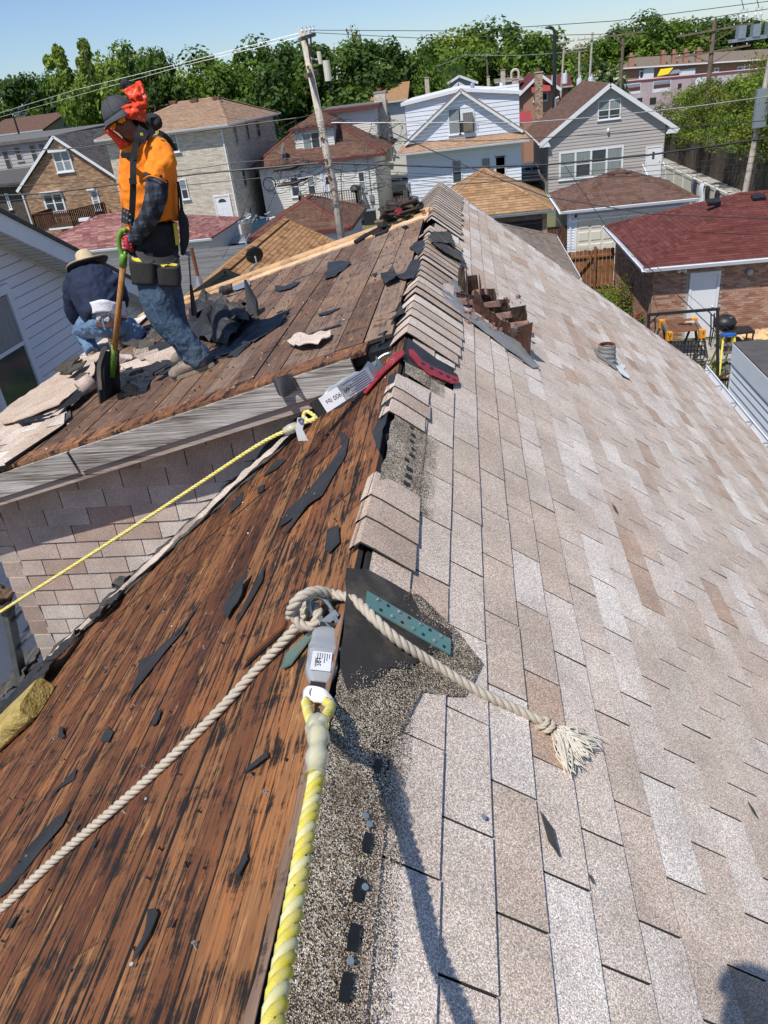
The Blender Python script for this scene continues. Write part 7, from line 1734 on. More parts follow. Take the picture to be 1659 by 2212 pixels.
M['yropepale'] = rope_mat('pale_yellow_rope',(.62,.58,.22),(.52,.48,.22),(.34,.30,.10))
M['sleeve'] = pm('clear_sleeve',(.72,.70,.60),(.66,.64,.52),14,.25,bst=.2,bsc=30,Alpha=.55,spec=.6)
M['grayplastic'] = pm('grey_shock_pack',(.34,.355,.36),(.28,.29,.30),6,.3,bst=.15,bsc=30,spec=.6)
M['paper'] = pm('white_tag',(.74,.74,.76),(.66,.66,.69),14,.6,bst=.1)
M['iridesc'] = pm('yellow_zinc_plate',(.16,.36,.30),(.20,.30,.26),5,.32,metal=.55,bst=.1,tint=None,dirt=(.36,.30,.22),dsc=9)
M['web'] = pm('black_webbing',(.015,.015,.017),(.03,.03,.03),40,.8,bst=.5,bsc=300,bd=.001)
def west(px_,py_,h=0): w = onP(px_,py_,FW.o+FW.n*h,FW.n); return w
def east(px_,py_,h=0): w = onP(px_,py_,FE.o+FE.n*h,FE.n); return w
# --- manila rope
RM = .0150
t = thing('manila_rope','thick natural manila rope knotted at the ridge hook, frayed end on the tan shingles','rope',FE.p(1.7,0,0))
pathL = [west(-60,2010,RM),west(0,1965,RM),west(120,1855,RM),west(300,1700,RM),west(440,1568,RM),west(560,1440,RM),west(612,1385,RM+.01),west(655,1335,.035),west(668,1300,.06)]
pathR = [atY(690,1283,1.72),atY(730,1285,1.68),atY(770,1300,1.64),east(812,1340,RM+.035),east(860,1383,RM+.03),east(935,1433,RM+.008),east(1030,1492,RM),east(1110,1530,RM),east(1172,1560,RM+.004)]
b = MB(); rope(b,pathL+pathR[:1]+pathR[1:],RM,.085); b.build('rope',M['manila'],t,smooth=True)
b = MB(); k0 = atY(668,1330,1.66)
loop = [atY(*cc(9,x,y),Y) for x,y,Y in [(330,240,1.68),(290,270,1.64),(268,320,1.62),(290,370,1.60),(335,380,1.6),(365,345,1.62),(355,300,1.66),(310,300,1.70),(285,345,1.70),(310,390,1.66)]]
rope(b,loop,RM,.085); loop2 = [atY(*cc(9,x,y),Y) for x,y,Y in [(250,340,1.62),(265,290,1.60),(310,250,1.62),(370,235,1.66),(430,255,1.70)]]; rope(b,loop2,RM,.085); b.build('knot',M['manila'],t,smooth=True)
kq = east(*cc(9,1297,783),.022); b = MB(); ax = (east(*cc(9,1330,800))-east(*cc(9,1260,750))).normalized(); sx_ = ax.cross(FE.n)
for j, off in enumerate((-.014,.006)):
    ring = [kq+ax*off+(sx_*math.cos(a_)+FE.n*math.sin(a_))*.018+ax*.006*math.sin(a_) for a_ in [k/10*6.6 for k in range(11)]]; rope(b,ring,.0085,.05)
b.build('stopper_knot',M['manila'],t,smooth=True)
b = MB(); rr = random.Random(3); s0 = east(*cc(9,1325,800),.015)
for i in range(230):
    tx_, ty_ = rr.uniform(1370,1540), 0; u_ = rr.random(); ex, ey = 1390+ (1530-1390)*u_+rr.uniform(-25,25), 985-(985-850)*u_+rr.uniform(-25,20)
    L_ = rr.uniform(.55,1.08); e_ = east(*cc(9,1325+(ex-1325)*L_,800+(ey-800)*L_),rr.uniform(.002,.045)); m1 = s0+(e_-s0)*.35+Vector((rr.uniform(-.012,.012),rr.uniform(-.012,.012),rr.uniform(0,.022))); m2 = s0+(e_-s0)*.7+Vector((rr.uniform(-.016,.016),rr.uniform(-.016,.016),rr.uniform(0,.012)))
    b.tint = rr.random(); b.tube(catmull([s0+Vector((rr.uniform(-.008,.008),rr.uniform(-.008,.008),rr.uniform(-.006,.006))),m1,m2,e_],3),[.0022]*9+[.001],4)
b.build('frayed_strands',pm('frayed_fibre',(.66,.61,.53),(.55,.50,.42),30,.9,bst=0),t,kind='stuff')
# --- green/yellow zinc ridge anchor: two legs with holes, hook swivel on the ridge
t = thing('roof_anchor','green-tinged zinc roof anchor plate with two rows of screws, folded over the ridge','roof anchor',FE.p(1.7,0,0))
a0, a1, a2, a3 = [FE.cr(9,x,y) for x,y in [(548,258),(888,455),(885,516),(540,318)]]
dirp = Vector((a1[0]-a0[0],a1[1]-a0[1],0)).normalized(); 
plate(FE,[a0,a1,a2,a3],.026,.005,'plate',M['iridesc'],t)
def on4(u_,v_): return (a0[0]*(1-u_)*(1-v_)+a1[0]*u_*(1-v_)+a2[0]*u_*v_+a3[0]*(1-u_)*v_,a0[1]*(1-u_)*(1-v_)+a1[1]*u_*(1-v_)+a2[1]*u_*v_+a3[1]*(1-u_)*v_)
for i in range(7):
    for j, v_ in enumerate((.2,.75)):
        u, v = on4(.12+.125*i+(.05 if j else 0),v_); b = MB(); c_ = FE.p(u,v,.0262)
        if (i+j) % 2: b.tube([c_,c_+FE.n*.0015],.0055,8); b.build('screw_hole',M['tar'],t)
        else: b.tube([c_,c_+FE.n*.004],.008,8); b.tube([c_+FE.n*.003,c_+FE.n*.006],.004,6); b.build('screw',M['zinc'],t)
w_ = [FW.cr(9,x,y) for x,y in [(365,388),(395,370),(262,545),(228,562),(245,500)]]
plate(FW,w_,.012,.005,'plate',M['iridesc'],t)
# hook bracket
hq = atY(*cc(9,515,255),1.74); b = MB(); b.tube([hq+Vector((-.0,0,-.03)),hq+Vector((0,0,.035))],.014,12); b.build('swivel_pin',M['zinc'],t,smooth=False)
b = MB(); b.bar(hq+Vector((-.09,0,0)),hq+Vector((.03,0,0)),.05,.006); b.bar(hq+Vector((-.06,-.035,-.03)),hq+Vector((.02,-.01,.02)),.012); b.build('swivel_bracket',M['zinc'],t,kind='stuff')
# --- near lanyard: snap hook, shock pack, tag, yellow rope rising towards the camera
t = thing('safety_lanyard','nearest yellow lanyard with grey shock pack and white tag, running to the bottom edge','lanyard',atY(700,1480,1.5))
def ring(b,c_,r1,r2,nrm,rad,seg=20,el=1.0,a0=0,a1=2*math.pi,updir=None):
    nrm = Vector(nrm).normalized(); x = nrm.orthogonal().normalized() if updir is None else (Vector(updir)-nrm*Vector(updir).dot(nrm)).normalized(); y = nrm.cross(x)
    b.tube([Vector(c_)+x*math.cos(a0+(a1-a0)*k/seg)*r1+y*math.sin(a0+(a1-a0)*k/seg)*r2 for k in range(seg+1)],rad,8)
H1, H2 = atY(*cc(9,370,300),1.66), atY(*cc(9,435,385),1.56)
ax = (H2-H1).normalized(); vw = (H1-EYE).normalized(); sd_ = ax.cross(vw).normalized()
b = MB(); ring(b,H1+ax*.02,.045,.026,vw,.0065,updir=ax); b.build('hook_gate',M['zinc'],t,smooth=True)
b = MB(); b.bar(H1+ax*.045-sd_*.018,H2+ax*.01-sd_*.012,.012,.024,up=vw); b.bar(H1+ax*.05+sd_*.02,H2+sd_*.012,.012,.02,up=vw); b.bar(H1+ax*.07-sd_*.03,H1+ax*.07+sd_*.03,.02,.03,up=vw); b.build('hook_body',M['zinc'],t,kind='stuff')
b = MB(); b.tube([H2+ax*.0-sd_*.02-vw*.02,H2-sd_*.02+vw*.02],.009,8); b.tube([H2+sd_*.02-vw*.02,H2+sd_*.02+vw*.02],.008,8); b.build('rivets',M['alu'],t,kind='stuff')
def pack(t,P0,P1,w,th,label=True,mat='grayplastic',txt=True,flip=1):
    """flat shock-absorber pack in a clear grey wrapper, printed label"""
    ax = (P1-P0).normalized(); vw = ((P0+P1)/2-EYE).normalized(); vw = (vw-ax*vw.dot(ax)).normalized(); s_ = ax.cross(vw).normalized(); L_ = (P1-P0).length
    b = MB(); n = 14
    def fn(a,q_):
        th_ = q_*2*math.pi; prof = (1-abs(2*a-1)**6)*.5+.5; ww = w/2*prof*(1+.05*math.sin(a*19)); tt = th/2*prof*(1+.12*math.sin(a*16+1))
        cx = math.copysign(abs(math.cos(th_))**.5,math.cos(th_)); cy = math.copysign(abs(math.sin(th_))**.5,math.sin(th_)); return P0+ax*L_*a+s_*ww*cx+vw*tt*cy
    b.grid(fn,n,20); k = len(b.v); b.poly([fn(0,q_/20) for q_ in range(20)][::-1]); b.poly([fn(1,q_/20) for q_ in range(20)]); b.build('shock_pack',M[mat],t,smooth=True)
    return ax, s_, vw
P0, P1 = atY(*cc(9,400,395),1.55), atY(*cc(9,372,615),1.32)
ax, s_, vw = pack(t,P0,P1,.080,.042)
b = MB(); m_ = P0+(P1-P0)*.47; b.bar(m_-s_*.041-vw*.0,m_+s_*.041-vw*.0,.012,.047,up=vw); b.build('pack_crease',M['grayplastic'],t)
c_ = P0+(P1-P0)*.72-vw*.0225; b = MB(); b.hexa([c_-s_*.028-ax*.035,c_+s_*.022-ax*.035,c_+s_*.022+ax*.042,c_-s_*.028+ax*.042],[c_-s_*.028-ax*.035-vw*.001,c_+s_*.022-ax*.035-vw*.001,c_+s_*.022+ax*.042-vw*.001,c_-s_*.028+ax*.042-vw*.001]); b.build('printed_label',M['paper'],t)
def text(s,c_,xdir,ydir,size,mat,parent,name='lettering',off=.0006):
    cu = bpy.data.curves.new(name,'FONT'); cu.body = s; cu.size = size; cu.extrude = .0002; cu.align_x = 'CENTER'; cu.align_y = 'CENTER'; cu.materials.append(mat)
    o = bpy.data.objects.new(name,cu); C.objects.link(o); x = Vector(xdir).normalized(); z = x.cross(Vector(ydir)).normalized(); y = z.cross(x)
    R_ = Matrix((x,y,z)).transposed(); dg = bpy.context.evaluated_depsgraph_get(); dg.update(); me = bpy.data.meshes.new_from_object(o.evaluated_get(dg)); me.transform(R_.to_4x4()); bpy.data.objects.remove(o); o = bpy.data.objects.new(name,me); C.objects.link(o); o.parent = parent; o.location = Vector(c_)+z*off-worldpos(parent); return o
tface = -vw; 
text('LBS.',c_-vw*.0012+ax*.012-s_*.012,ax,s_.cross(ax).cross(ax)*0+ (tface.cross(ax)),.022,M['tar'],t); 
for i in range(6): q_ = c_-vw*.0016-ax*.028+s_*(.016-.006*i)*1; b = MB(); b.bar(q_,q_+ax*(.02+.01*(i % 3)),.0015,.0006,up=vw); b.build('print_line',M['tar'],t)
b = MB(); b.bar(P1-ax*.01,P1+ax*.035,.045,.012,up=vw); b.bar(P0-ax*.03,P0+ax*.01,.04,.012,up=vw); b.build('webbing',M['web'],t,kind='stuff')
# tag
T0 = atY(*cc(9,350,645),1.27); b = MB()
pe = [atY(*cc(9,x,y),Y) for x,y,Y in [(305,640,1.28),(330,622,1.27),(385,632,1.26),(420,665,1.255),(450,720,1.25),(470,790,1.25),(478,840,1.25)]]; pf = [atY(*cc(9,x,y),Y) for x,y,Y in [(303,685,1.25),(330,690,1.24),(375,692,1.235),(400,712,1.24),(430,760,1.25),(462,815,1.25),(476,842,1.25)]]
pe, pf = catmull(pe,4), catmull(pf,4)
b.grid(lambda a,q_:pe[int(round(a*(len(pe)-1)))]*(1-q_)+pf[int(round(a*(len(pe)-1)))]*q_,len(pe)-1,3); o = b.build('tag',M['paper'],t,smooth=True); o.modifiers.new('thickness','SOLIDIFY').thickness = .0012
b = MB(); ring(b,atY(*cc(9,352,650),1.258),.011,.011,(atY(*cc(9,352,650),1.258)-EYE),.003,14); b.build('grommet',M['zinc'],t)
# rope eye and sleeve and long run
def at_ray(px_,py_,p_ref): r_ = ray(px_,py_).normalized(); return EYE+r_*(p_ref-EYE).length
RY = .0125
e0 = atY(*cc(9,325,690),1.22); e1 = atY(*cc(9,420,725),1.22)
yj = atY(*cc(9,372,775),1.14)
run = [Vector((-.338,1.005,7.292)),Vector((-.313,.854,7.322)),Vector((-.295,.704,7.370)),Vector((-.278,.542,7.412)),Vector((-.255,.384,7.477)),Vector((-.22,.20,7.52)),Vector((-.14,.02,7.62)),Vector((-.03,-.12,7.70))]
jp = run[0]
b = MB(); rope(b,[atY(*cc(9,315,685),1.24),atY(*cc(9,328,740),1.16),atY(*cc(9,352,800),1.06),jp],RY*.95,.06); rope(b,[atY(*cc(9,318,690),1.24),atY(*cc(9,360,672),1.27),atY(*cc(9,415,700),1.22),atY(*cc(9,400,745),1.14),atY(*cc(9,362,805),1.06),jp+Vector((.01,0,0))],RY*.95,.06); b.build('eye',M['yrope'],t,smooth=True)
b = MB(); rope(b,run,RY*1.15,.075); b.build('rope',M['yrope'],t,smooth=True)
b = MB(); rr = random.Random(9); pr = resample(catmull(run[:6]),.006)
for i in range(4,len(pr)-1,9):
    d_ = (pr[i+1]-pr[i]).normalized(); vw_ = (pr[i]-EYE).normalized(); s2 = d_.cross(vw_).normalized(); q_ = pr[i]-vw_*.0135+s2*rr.uniform(-.006,.006)
    b.tube([q_,q_+d_*.018+s2*.004],.0017,4)
b.build('tracer_yarn',M['web'],t,kind='stuff')
b = MB(); sl = resample(catmull([atY(*cc(9,352,800),1.06),jp,run[1]]),.01)
0 and resample(catmull([at_ray(*cc(9,350,775),yj),at_ray(*cc(9,350,850),jp),at_ray(*cc(9,338,980),(jp+run[1])/2)]),.01)
b.tube(sl,[.0195+.003*math.sin(i*1.1) for i in range(len(sl))],14,cap=False); o = b.build('clear_sleeve',M['sleeve'],t,smooth=True)
# --- red anchor with the second lanyard
t = thing('red_roof_anchor','scuffed red steel roof anchor straddling the ridge','roof anchor',FE.p(3.95,0,0))
e_pts = [FE.cr(7,x,y) for x,y in [(830,955),(850,955),(900,1015),(960,1050),(1100,1112),(1098,1140),(1060,1140),(950,1095),(880,1040),(832,985)]]
plate(FE,e_pts,.028,.006,'strap',M['red'],t)
w_pts = [FW.cr(7,x,y) for x,y in [(830,955),(832,975),(720,1075),(620,1190),(606,1180),(650,1115),(720,1045),(785,968)]]
plate(FW,w_pts,.022,.006,'strap',M['red'],t)
for i, (x,y) in enumerate(((905,1035),(950,1060),(1000,1085),(1040,1105),(1075,1122))):
    u, v = FE.cr(7,x,y); b = MB(); c_ = FE.p(u,v,.0285); b.tube([c_,c_+FE.n*.003],.012,8); b.build('screw_head',M['tar'],t)
rq = atY(*cc(7,825,965),3.98); b = MB(); ring(b,rq+Vector((-.03,0,.0)),.05,.02,(0,1,.4),.006,updir=(1,0,.3)); b.build('ring',M['red'],t,smooth=True)
t = thing('second_lanyard','far yellow rope lanyard with clear shock pack clipped to the red anchor','lanyard',atY(700,850,3.8))
def c7(x,y,Y): return atY(*cc(7,x,y),Y)
Q0, Q1 = c7(735,1000,3.9), c7(625,1085,3.75); ax = (Q1-Q0).normalized(); vw = (Q0-EYE).normalized(); s_ = ax.cross(vw).normalized()
b = MB(); ring(b,Q0+ax*.03,.075,.045,vw,.011,updir=ax,a0=-2.5,a1=2.5); b.build('hook_gate',M['zinc'],t,smooth=True)
b = MB(); b.prism([Q0+ax*.05-s_*.07,Q0+ax*.09-s_*.03,Q0+ax*.12-s_*.07,Q1-s_*.055,Q1+s_*.05,Q0+ax*.13+s_*.06,Q0+ax*.09+s_*.02,Q0+ax*.05+s_*.035],-vw*.02); b.build('hook_body',M['zinc'],t)
for u_ in (.06,.16): b = MB(); c_ = Q0+ax*(.06+u_*.6)-s_*.04-vw*.021; b.tube([c_,c_-vw*.004],.012,8); b.build('rivet',M['iridesc'],t)
P0, P1 = c7(605,1090,3.73), c7(385,1230,3.55); ax2, s2, vw2 = pack(t,P0,P1,.12,.05)
c_ = P0+(P1-P0)*.73-vw2*.027; b = MB(); b.hexa([c_-s2*.04-ax2*.10,c_+s2*.045-ax2*.10,c_+s2*.045+ax2*.10,c_-s2*.04+ax2*.10],[p_-vw2*.001 for p_ in (c_-s2*.04-ax2*.10,c_+s2*.045-ax2*.10,c_+s2*.045+ax2*.10,c_-s2*.04+ax2*.10)]); b.build('printed_label',M['paper'],t)
text('6ft  900 lbs',c_-vw2*.0015,ax2,(-vw2).cross(ax2),.034,M['tar'],t)
b = MB(); c2_ = P0+(P1-P0)*.28-vw2*.027; b.hexa([c2_-s2*.045-ax2*.11,c2_+s2*.045-ax2*.11,c2_+s2*.045+ax2*.10,c2_-s2*.045+ax2*.10],[p_-vw2*.001 for p_ in (c2_-s2*.045-ax2*.11,c2_+s2*.045-ax2*.11,c2_+s2*.045+ax2*.10,c2_-s2*.045+ax2*.10)]); b.build('grey_label',M['galv'],t)
for i in range(7): q_ = c2_-vw2*.0016-ax2*.09+s2*(.034-.011*i); b = MB(); b.bar(q_,q_+ax2*(.16-.03*(i % 3)),.003,.0006,up=vw2); b.build('print_line',M['tar'],t)
b = MB(); b.bar(P1,c7(330,1265,3.5),.085,.02,up=vw2); b.build('webbing',M['web'],t)
R2 = .0105
b = MB(); st = c7(300,1290,3.46)
path = [c7(335,1300,3.46),c7(290,1272,3.5),c7(270,1300,3.46),c7(310,1325,3.43),c7(345,1305,3.46)]; rope(b,path,R2,.07)
path = [c7(335,1308,3.45),c7(240,1350,3.42),atY(565,957,3.42),atY(430,1045,3.46),atY(290,1137,3.5),atY(150,1227,3.54),atY(0,1322,3.58),atY(-90,1380,3.6)]; rope(b,path,R2,.07); b.build('rope',M['yrope'],t,smooth=True)
b = MB(); q0, q1 = c7(235,1350,3.41), c7(165,1382,3.40); b.tube([q0,(q0+q1)/2,q1],[.022,.026,.02],10); b.build('clear_sleeve',M['sleeve'],t,smooth=True)
tg_ = [atY(*cc(8,x,y),3.36) for x,y in [(1388,172),(1425,168),(1412,225),(1438,278),(1392,280),(1378,225)]]; b = MB(); b.prism(tg_,(0,.002,0)); b.build('tag',M['paper'],t)
b = MB(); ring(b,atY(*cc(8,1404,184),3.355),.012,.012,(0,1,0),.004,12); b.build('grommet',M['zinc'],t)
# --- foam pad on the lower left boards
t = None; fp = [FW.px(0,1590),FW.px(75,1480),FW.px(128,1488),FW.px(100,1565),FW.px(0,1700),FW.px(-60,1760),FW.px(-60,1650)]
M['foam'] = pm('mustard_foam',(.34,.25,.07),(.43,.33,.12),9,.95,bst=.9,bsc=26,bd=.02,dirt=(.22,.16,.05),dsc=14)
c0 = FW.px(-60,1640); c1_ = FW.px(118,1500)
A_, B_ = FW.p(*FW.px(-80,1690),.07), FW.p(*FW.px(100,1520),.07); ax = (B_-A_).normalized(); sv = ax.cross(FW.n); wd = .17
b = MB()
def fn(a,q_):
    th_ = q_*2*math.pi; n_ = 1+.05*noise.noise(Vector((a*9,math.cos(th_)*1.5,math.sin(th_)*1.5)))+(.05*noise.noise(Vector((a*40,math.cos(th_)*6,math.sin(th_)*6))) if math.sin(th_) < .3 or a > .9 else 0)
    cx = math.copysign(abs(math.cos(th_))**.45,math.cos(th_)); cy = math.copysign(abs(math.sin(th_))**.45,math.sin(th_)); e_ = 1 if a < .97 else .93
    return A_+(B_-A_)*a+sv*wd*cx*n_*e_+FW.n*.07*cy*n_*e_
b.grid(fn,60,40); b.poly([fn(1,k/40) for k in range(40)]); b.build('foam_pad',M['foam'],smooth=True,label='mustard yellow foam pad lying on the bare boards at the left edge',cat='foam pad')

# --- chimney stub on the east slope: ragged broken brick and flashing fins
t = thing('chimney_stub','jagged remains of a demolished brick chimney with torn metal flashing','chimney remains',FE.p(5.7,.5,0))
M['rustflash'] = pm('rusty_flashing',(.115,.045,.028),(.07,.05,.042),7,.6,metal=.3,dirt=(.16,.17,.17),dsc=5,bst=.4,bsc=30)
M['greenflash'] = pm('stained_flashing',(.10,.095,.08),(.13,.055,.03),6,.45,metal=.5,dirt=(.045,.05,.048),dsc=6,bst=.3)
M['brokenbrick'] = pm('broken_brick',(.36,.21,.17),(.13,.08,.065),22,.95,bst=.8,bsc=60)
M['leadpatch'] = pm('lead_flashing',(.21,.215,.22),(.31,.31,.305),14,.7,metal=.15,dirt=(.13,.12,.115),dsc=7,bst=.7,bsc=30)
def c18(x,y): return FE.cr(18,x,y)
for ps in ([(232,455),(300,490),(390,400),(425,385),(440,560),(410,640),(480,790),(620,830),(720,900),(900,1030),(1070,1120),(1185,1280),(1290,1400),(1220,1395),(1100,1310),(920,1180),(740,1040),(540,900),(380,770),(300,700),(232,600)],):
    scrap(FE,[c18(x,y) for x,y in ps],'flashing_apron',M['leadpatch'],t,h=.016,amp=.012,th=.003,seed=3,fr=5,cuts=2)
scrap(FE,[c18(x,y) for x,y in [(240,500),(350,480),(360,580),(340,680),(270,640),(235,580)]],'mortar_smear',pm('mortar_pink',(.48,.38,.33),(.55,.47,.42),30,.95,bst=.6),t,h=.022,amp=.01,seed=4,cuts=2)
# fins: (base-left px, base-right px) on the roof and heights; near side wall then far side wall
def fin(pts,h0,h1,mat,name='fin',bend=.03,seed=0,cap_=True):
    """upright sheet standing on the slope between two slope points, vertical tops stepped, slightly bent; brick edge on top"""
    rr = random.Random(seed); (u0,v0), (u1,v1) = pts; A_, B_ = FE.p(u0,v0,.0), FE.p(u1,v1,.0); b = MB(); n = 8
    topz = max(A_.z+h0,B_.z+h1)
    def fn(a,q_):
        p = A_+(B_-A_)*a; hz = (A_.z+h0)*(1-a)+(B_.z+h1)*a; hz += .012*noise.noise(Vector((a*8+seed,1,1)))
        return Vector((p.x+bend*q_*q_*math.sin(a*3+seed),p.y-bend*q_*.7+.01*noise.noise(Vector((a*5,q_*3,seed))),p.z-.02+(hz-p.z+.02)*q_))
    b.grid(fn,n,6); o = b.build(name,mat,t); o.modifiers.new('thickness','SOLIDIFY').thickness = .008; return A_, B_
# real footprint about .5 x .6 m: south face and north face steps descending east
yS, yN = FE.cr(18,700,880)[0], FE.cr(18,650,700)[0]
rr = random.Random(5)
SW = [((410,640),(585,745),.06,.10,'rustflash'),((590,760),(735,860),.16,.13,'rustflash'),((700,850),(870,960),.10,.12,'rustflash'),((850,960),(1005,1060),.10,.12,'rustflash'),((975,1060),(1165,1190),.10,.13,'rustflash'),((1100,1130),(1200,1290),.14,.28,'rustflash')]
for i, (a,c_,h0,h1,mt) in enumerate(SW): fin((c18(*a),c18(*c_)),h0,h1,M[mt],'flashing_fin',.02,i)
NW = [((425,530),(520,600),.17,.23,'greenflash'),((520,620),(665,700),.17,.24,'greenflash'),((680,700),(825,790),.13,.20,'greenflash'),((825,800),(960,870),.12,.18,'greenflash'),((965,880),(1150,990),.11,.22,'greenflash')]
for i, (a,c_,h0,h1,mt) in enumerate(NW):
    A_, B_ = fin((c18(*a),c18(*c_)),h0,h1,M[mt],'flashing_fin',.015,20+i)
    b = MB(); B2 = B_+Vector((.0,-.10,0)); b.prism([B_+Vector((0,0,-.03)),B2+Vector((0,0,-.03)),B2+Vector((.01,0,h1*.8)),B_+Vector((0,0,h1))],(.006,0,0)); b.build('fin_return',M['rustflash'],t)
def rubble(b,c_,s_,rr):
    k = len(b.v); R_ = Matrix.Rotation(rr.uniform(0,6),3,'Z') @ Matrix.Rotation(rr.uniform(-.5,.5),3,'X'); b.tint = rr.random()
    q = [Vector((x*s_[0]*rr.uniform(.8,1.1),y*s_[1]*rr.uniform(.8,1.1),z*s_[2]*rr.uniform(.75,1.1))) for z in (-.5,.5) for x,y in ((-.5,-.5),(.5,-.5),(.5,.5),(-.5,.5))]
    q = [c_+R_ @ p for p in q]; b.hexa(q[:4],q[4:])
for i, (x,y,hh,L_) in enumerate([(420,640,.05,.07),(470,700,.06,.08),(560,730,.08,.05),(660,705,.14,.13),(790,810,.12,.14),(920,915,.11,.13),(1075,1030,.12,.17),(850,890,.04,.09),(720,820,.05,.08),(1130,1010,.08,.05)]):
    u, v = c18(x,y); b = MB(); c_ = FE.p(u,v,0)+Vector((0,0,hh-.03)); k = rr.uniform(-.012,.012); b.tint = rr.random()
    b.hexa([c_+Vector((-L_/2,-.025,-.015)),c_+Vector((L_/2,-.02,-.02)),c_+Vector((L_/2+.01,.03,-.02)),c_+Vector((-L_/2,.03,-.015))],[c_+Vector((-L_/2+.008,-.02,.018)),c_+Vector((L_/2-.01,-.018,.012+k)),c_+Vector((L_/2-.004,.024,.02)),c_+Vector((-L_/2+.004,.02,.012))]); b.build('broken_brick',M['brokenbrick'],t)
b = MB()
for i in range(60): u, v = c18(rr.uniform(450,1100),rr.uniform(600,1000)); v = c18(0,0)[1]*0+v; rubble(b,FE.p(u,v,.015),(rr.uniform(.01,.04),)*3,rr)
b.build('rubble',M['brokenbrick'],t,kind='stuff')
# --- plumbing vent with lead boot and a loose sheet
t = thing('plumbing_vent','lead-wrapped vent pipe standing on the tan shingle slope','vent pipe',east(1312,775))
vb_ = east(*cc(4,700,1085)); vt = atY(*cc(4,703,990),vb_.y); b = MB(); dv = (vt-vb_)
sl = [vb_-dv*.15,vb_+dv*.25,vb_+dv*.5,vb_+dv*.8,vt]
def fn(a,q_):
    th_ = q_*2*math.pi; p = vb_+dv*(a*1.0); r_ = .072*(1+.6*max(0,.25-a))*(1+.05*noise.noise(Vector((a*6,math.cos(th_)*2,math.sin(th_)*2)))+(.06*math.sin(a*22+math.cos(th_)*2) if a < .8 else 0)); return p+Vector((r_*math.cos(th_),r_*math.sin(th_),0))
b.grid(fn,18,24); o = b.build('boot',M['leadpatch'],t,smooth=True); o.modifiers.new('thickness','SOLIDIFY').thickness = .010
b = MB(); b.tube([vt-Vector((0,0,.06)),vt-Vector((0,0,.05))],.062,16); b.build('pipe_bore',M['dark'],t)
b = MB(); b.tube([vt+Vector((.0,0,-.01)),vt+Vector((0,0,.004))],.075,20,cap=False); o = b.build('rim',M['rust'],t); o.modifiers.new('thickness','SOLIDIFY').thickness = .012
scrap(FE,[FE.cr(4,x,y) for x,y in [(612,1020),(650,1030),(690,1060),(760,1110),(750,1150),(700,1110),(640,1065)]],'base_flashing',M['leadpatch'],t,h=.014,amp=.014,seed=5)
o = scrap(FE,[FE.cr(4,x,y) for x,y in [(735,1110),(800,1125),(795,1150),(828,1205),(780,1180),(760,1155)]],'metal_scrap',M['white'],None,h=.02,amp=.012,seed=6,label='torn white metal flap lying below the vent pipe',cat='scrap')
# --- tool belt, bar and tools on the fresh boards at the far end of the dormer
def c25(x,y,h=.04): return onP(*cc(25,x,y),FD.o+FD.n*h,FD.n)
M['leather'] = pm('dark_leather',(.06,.04,.03),(.03,.022,.018),9,.7,bst=.5,bsc=40)
t = thing('tool_belt','heap of dark leather tool belt and pouches left on the fresh boards near the ridge','tool belt',c25(420,120,0))
b = MB(); c_ = c25(390,130,.03)
for i in range(4):
    rr2 = random.Random(i); R_ = .13+.04*rr2.random(); pts = [c_+Vector((.05*rr2.uniform(-1,1)+R_*1.3*math.cos(a),.05*rr2.uniform(-1,1)+R_*.6*math.sin(a),.03+.035*i+.03*math.sin(a*2+i))) for a in [k/12*5.6+i for k in range(13)]]; b.tube(pts,.035,6,sq=.35)
b.build('belt_loops',M['leather'],t,smooth=True,kind='stuff')
for i, (x,y,s_) in enumerate(((470,100,.13),(340,70,.11),(290,130,.10))): crumple('pouch',None,c25(x,y,.0),(s_,s_*.8,s_*1.3),M['leather'],i,None,.25,parent=t)
b = MB(); b.tube([c25(345,75,.16),c25(365,62,.2)],.03,8); b.build('red_handle',M['red'],t)
b = MB(); b.tube([c25(560,95,.03),c25(575,60,.06),c25(540,75,.05),c25(585,85,.03)],.008,6); b.build('steel_hook',M['rust'],t)
t = thing('pry_bar','long black pry bar lying along the fresh boards','pry bar',c25(100,250,0)); b = MB(); b.tube([c25(0,325,.02),c25(90,265,.03)],.026,8); b.build('grip',M['web'],t); b = MB(); b.tube([c25(90,265,.03),c25(230,190,.04)],[.02,.016],8); b.bar(c25(200,185,.05),c25(250,175,.07),.06,.05); b.build('bar',M['black'],t)
t = thing('hammer','hammer with wooden handle lying by the dark tool belt','hammer',c25(200,155,0)); b = MB(); b.tube([c25(168,160,.05),c25(245,152,.06)],.02,8); b.build('handle',M['poledark'],t); b = MB(); b.ball(c25(275,135,.05),(.10,.07,.06),10,7); b.build('head',M['blackcloth'],t)
t = thing('nail_puller','black coil strap and nail bar beside the pry bar','tool',c25(180,230,0)); b = MB(); b.tube([c25(140,262,.02),c25(200,225,.03),c25(290,185,.02),c25(250,235,.02),c25(160,268,.02)],.016,6); b.build('strap',M['web'],t)

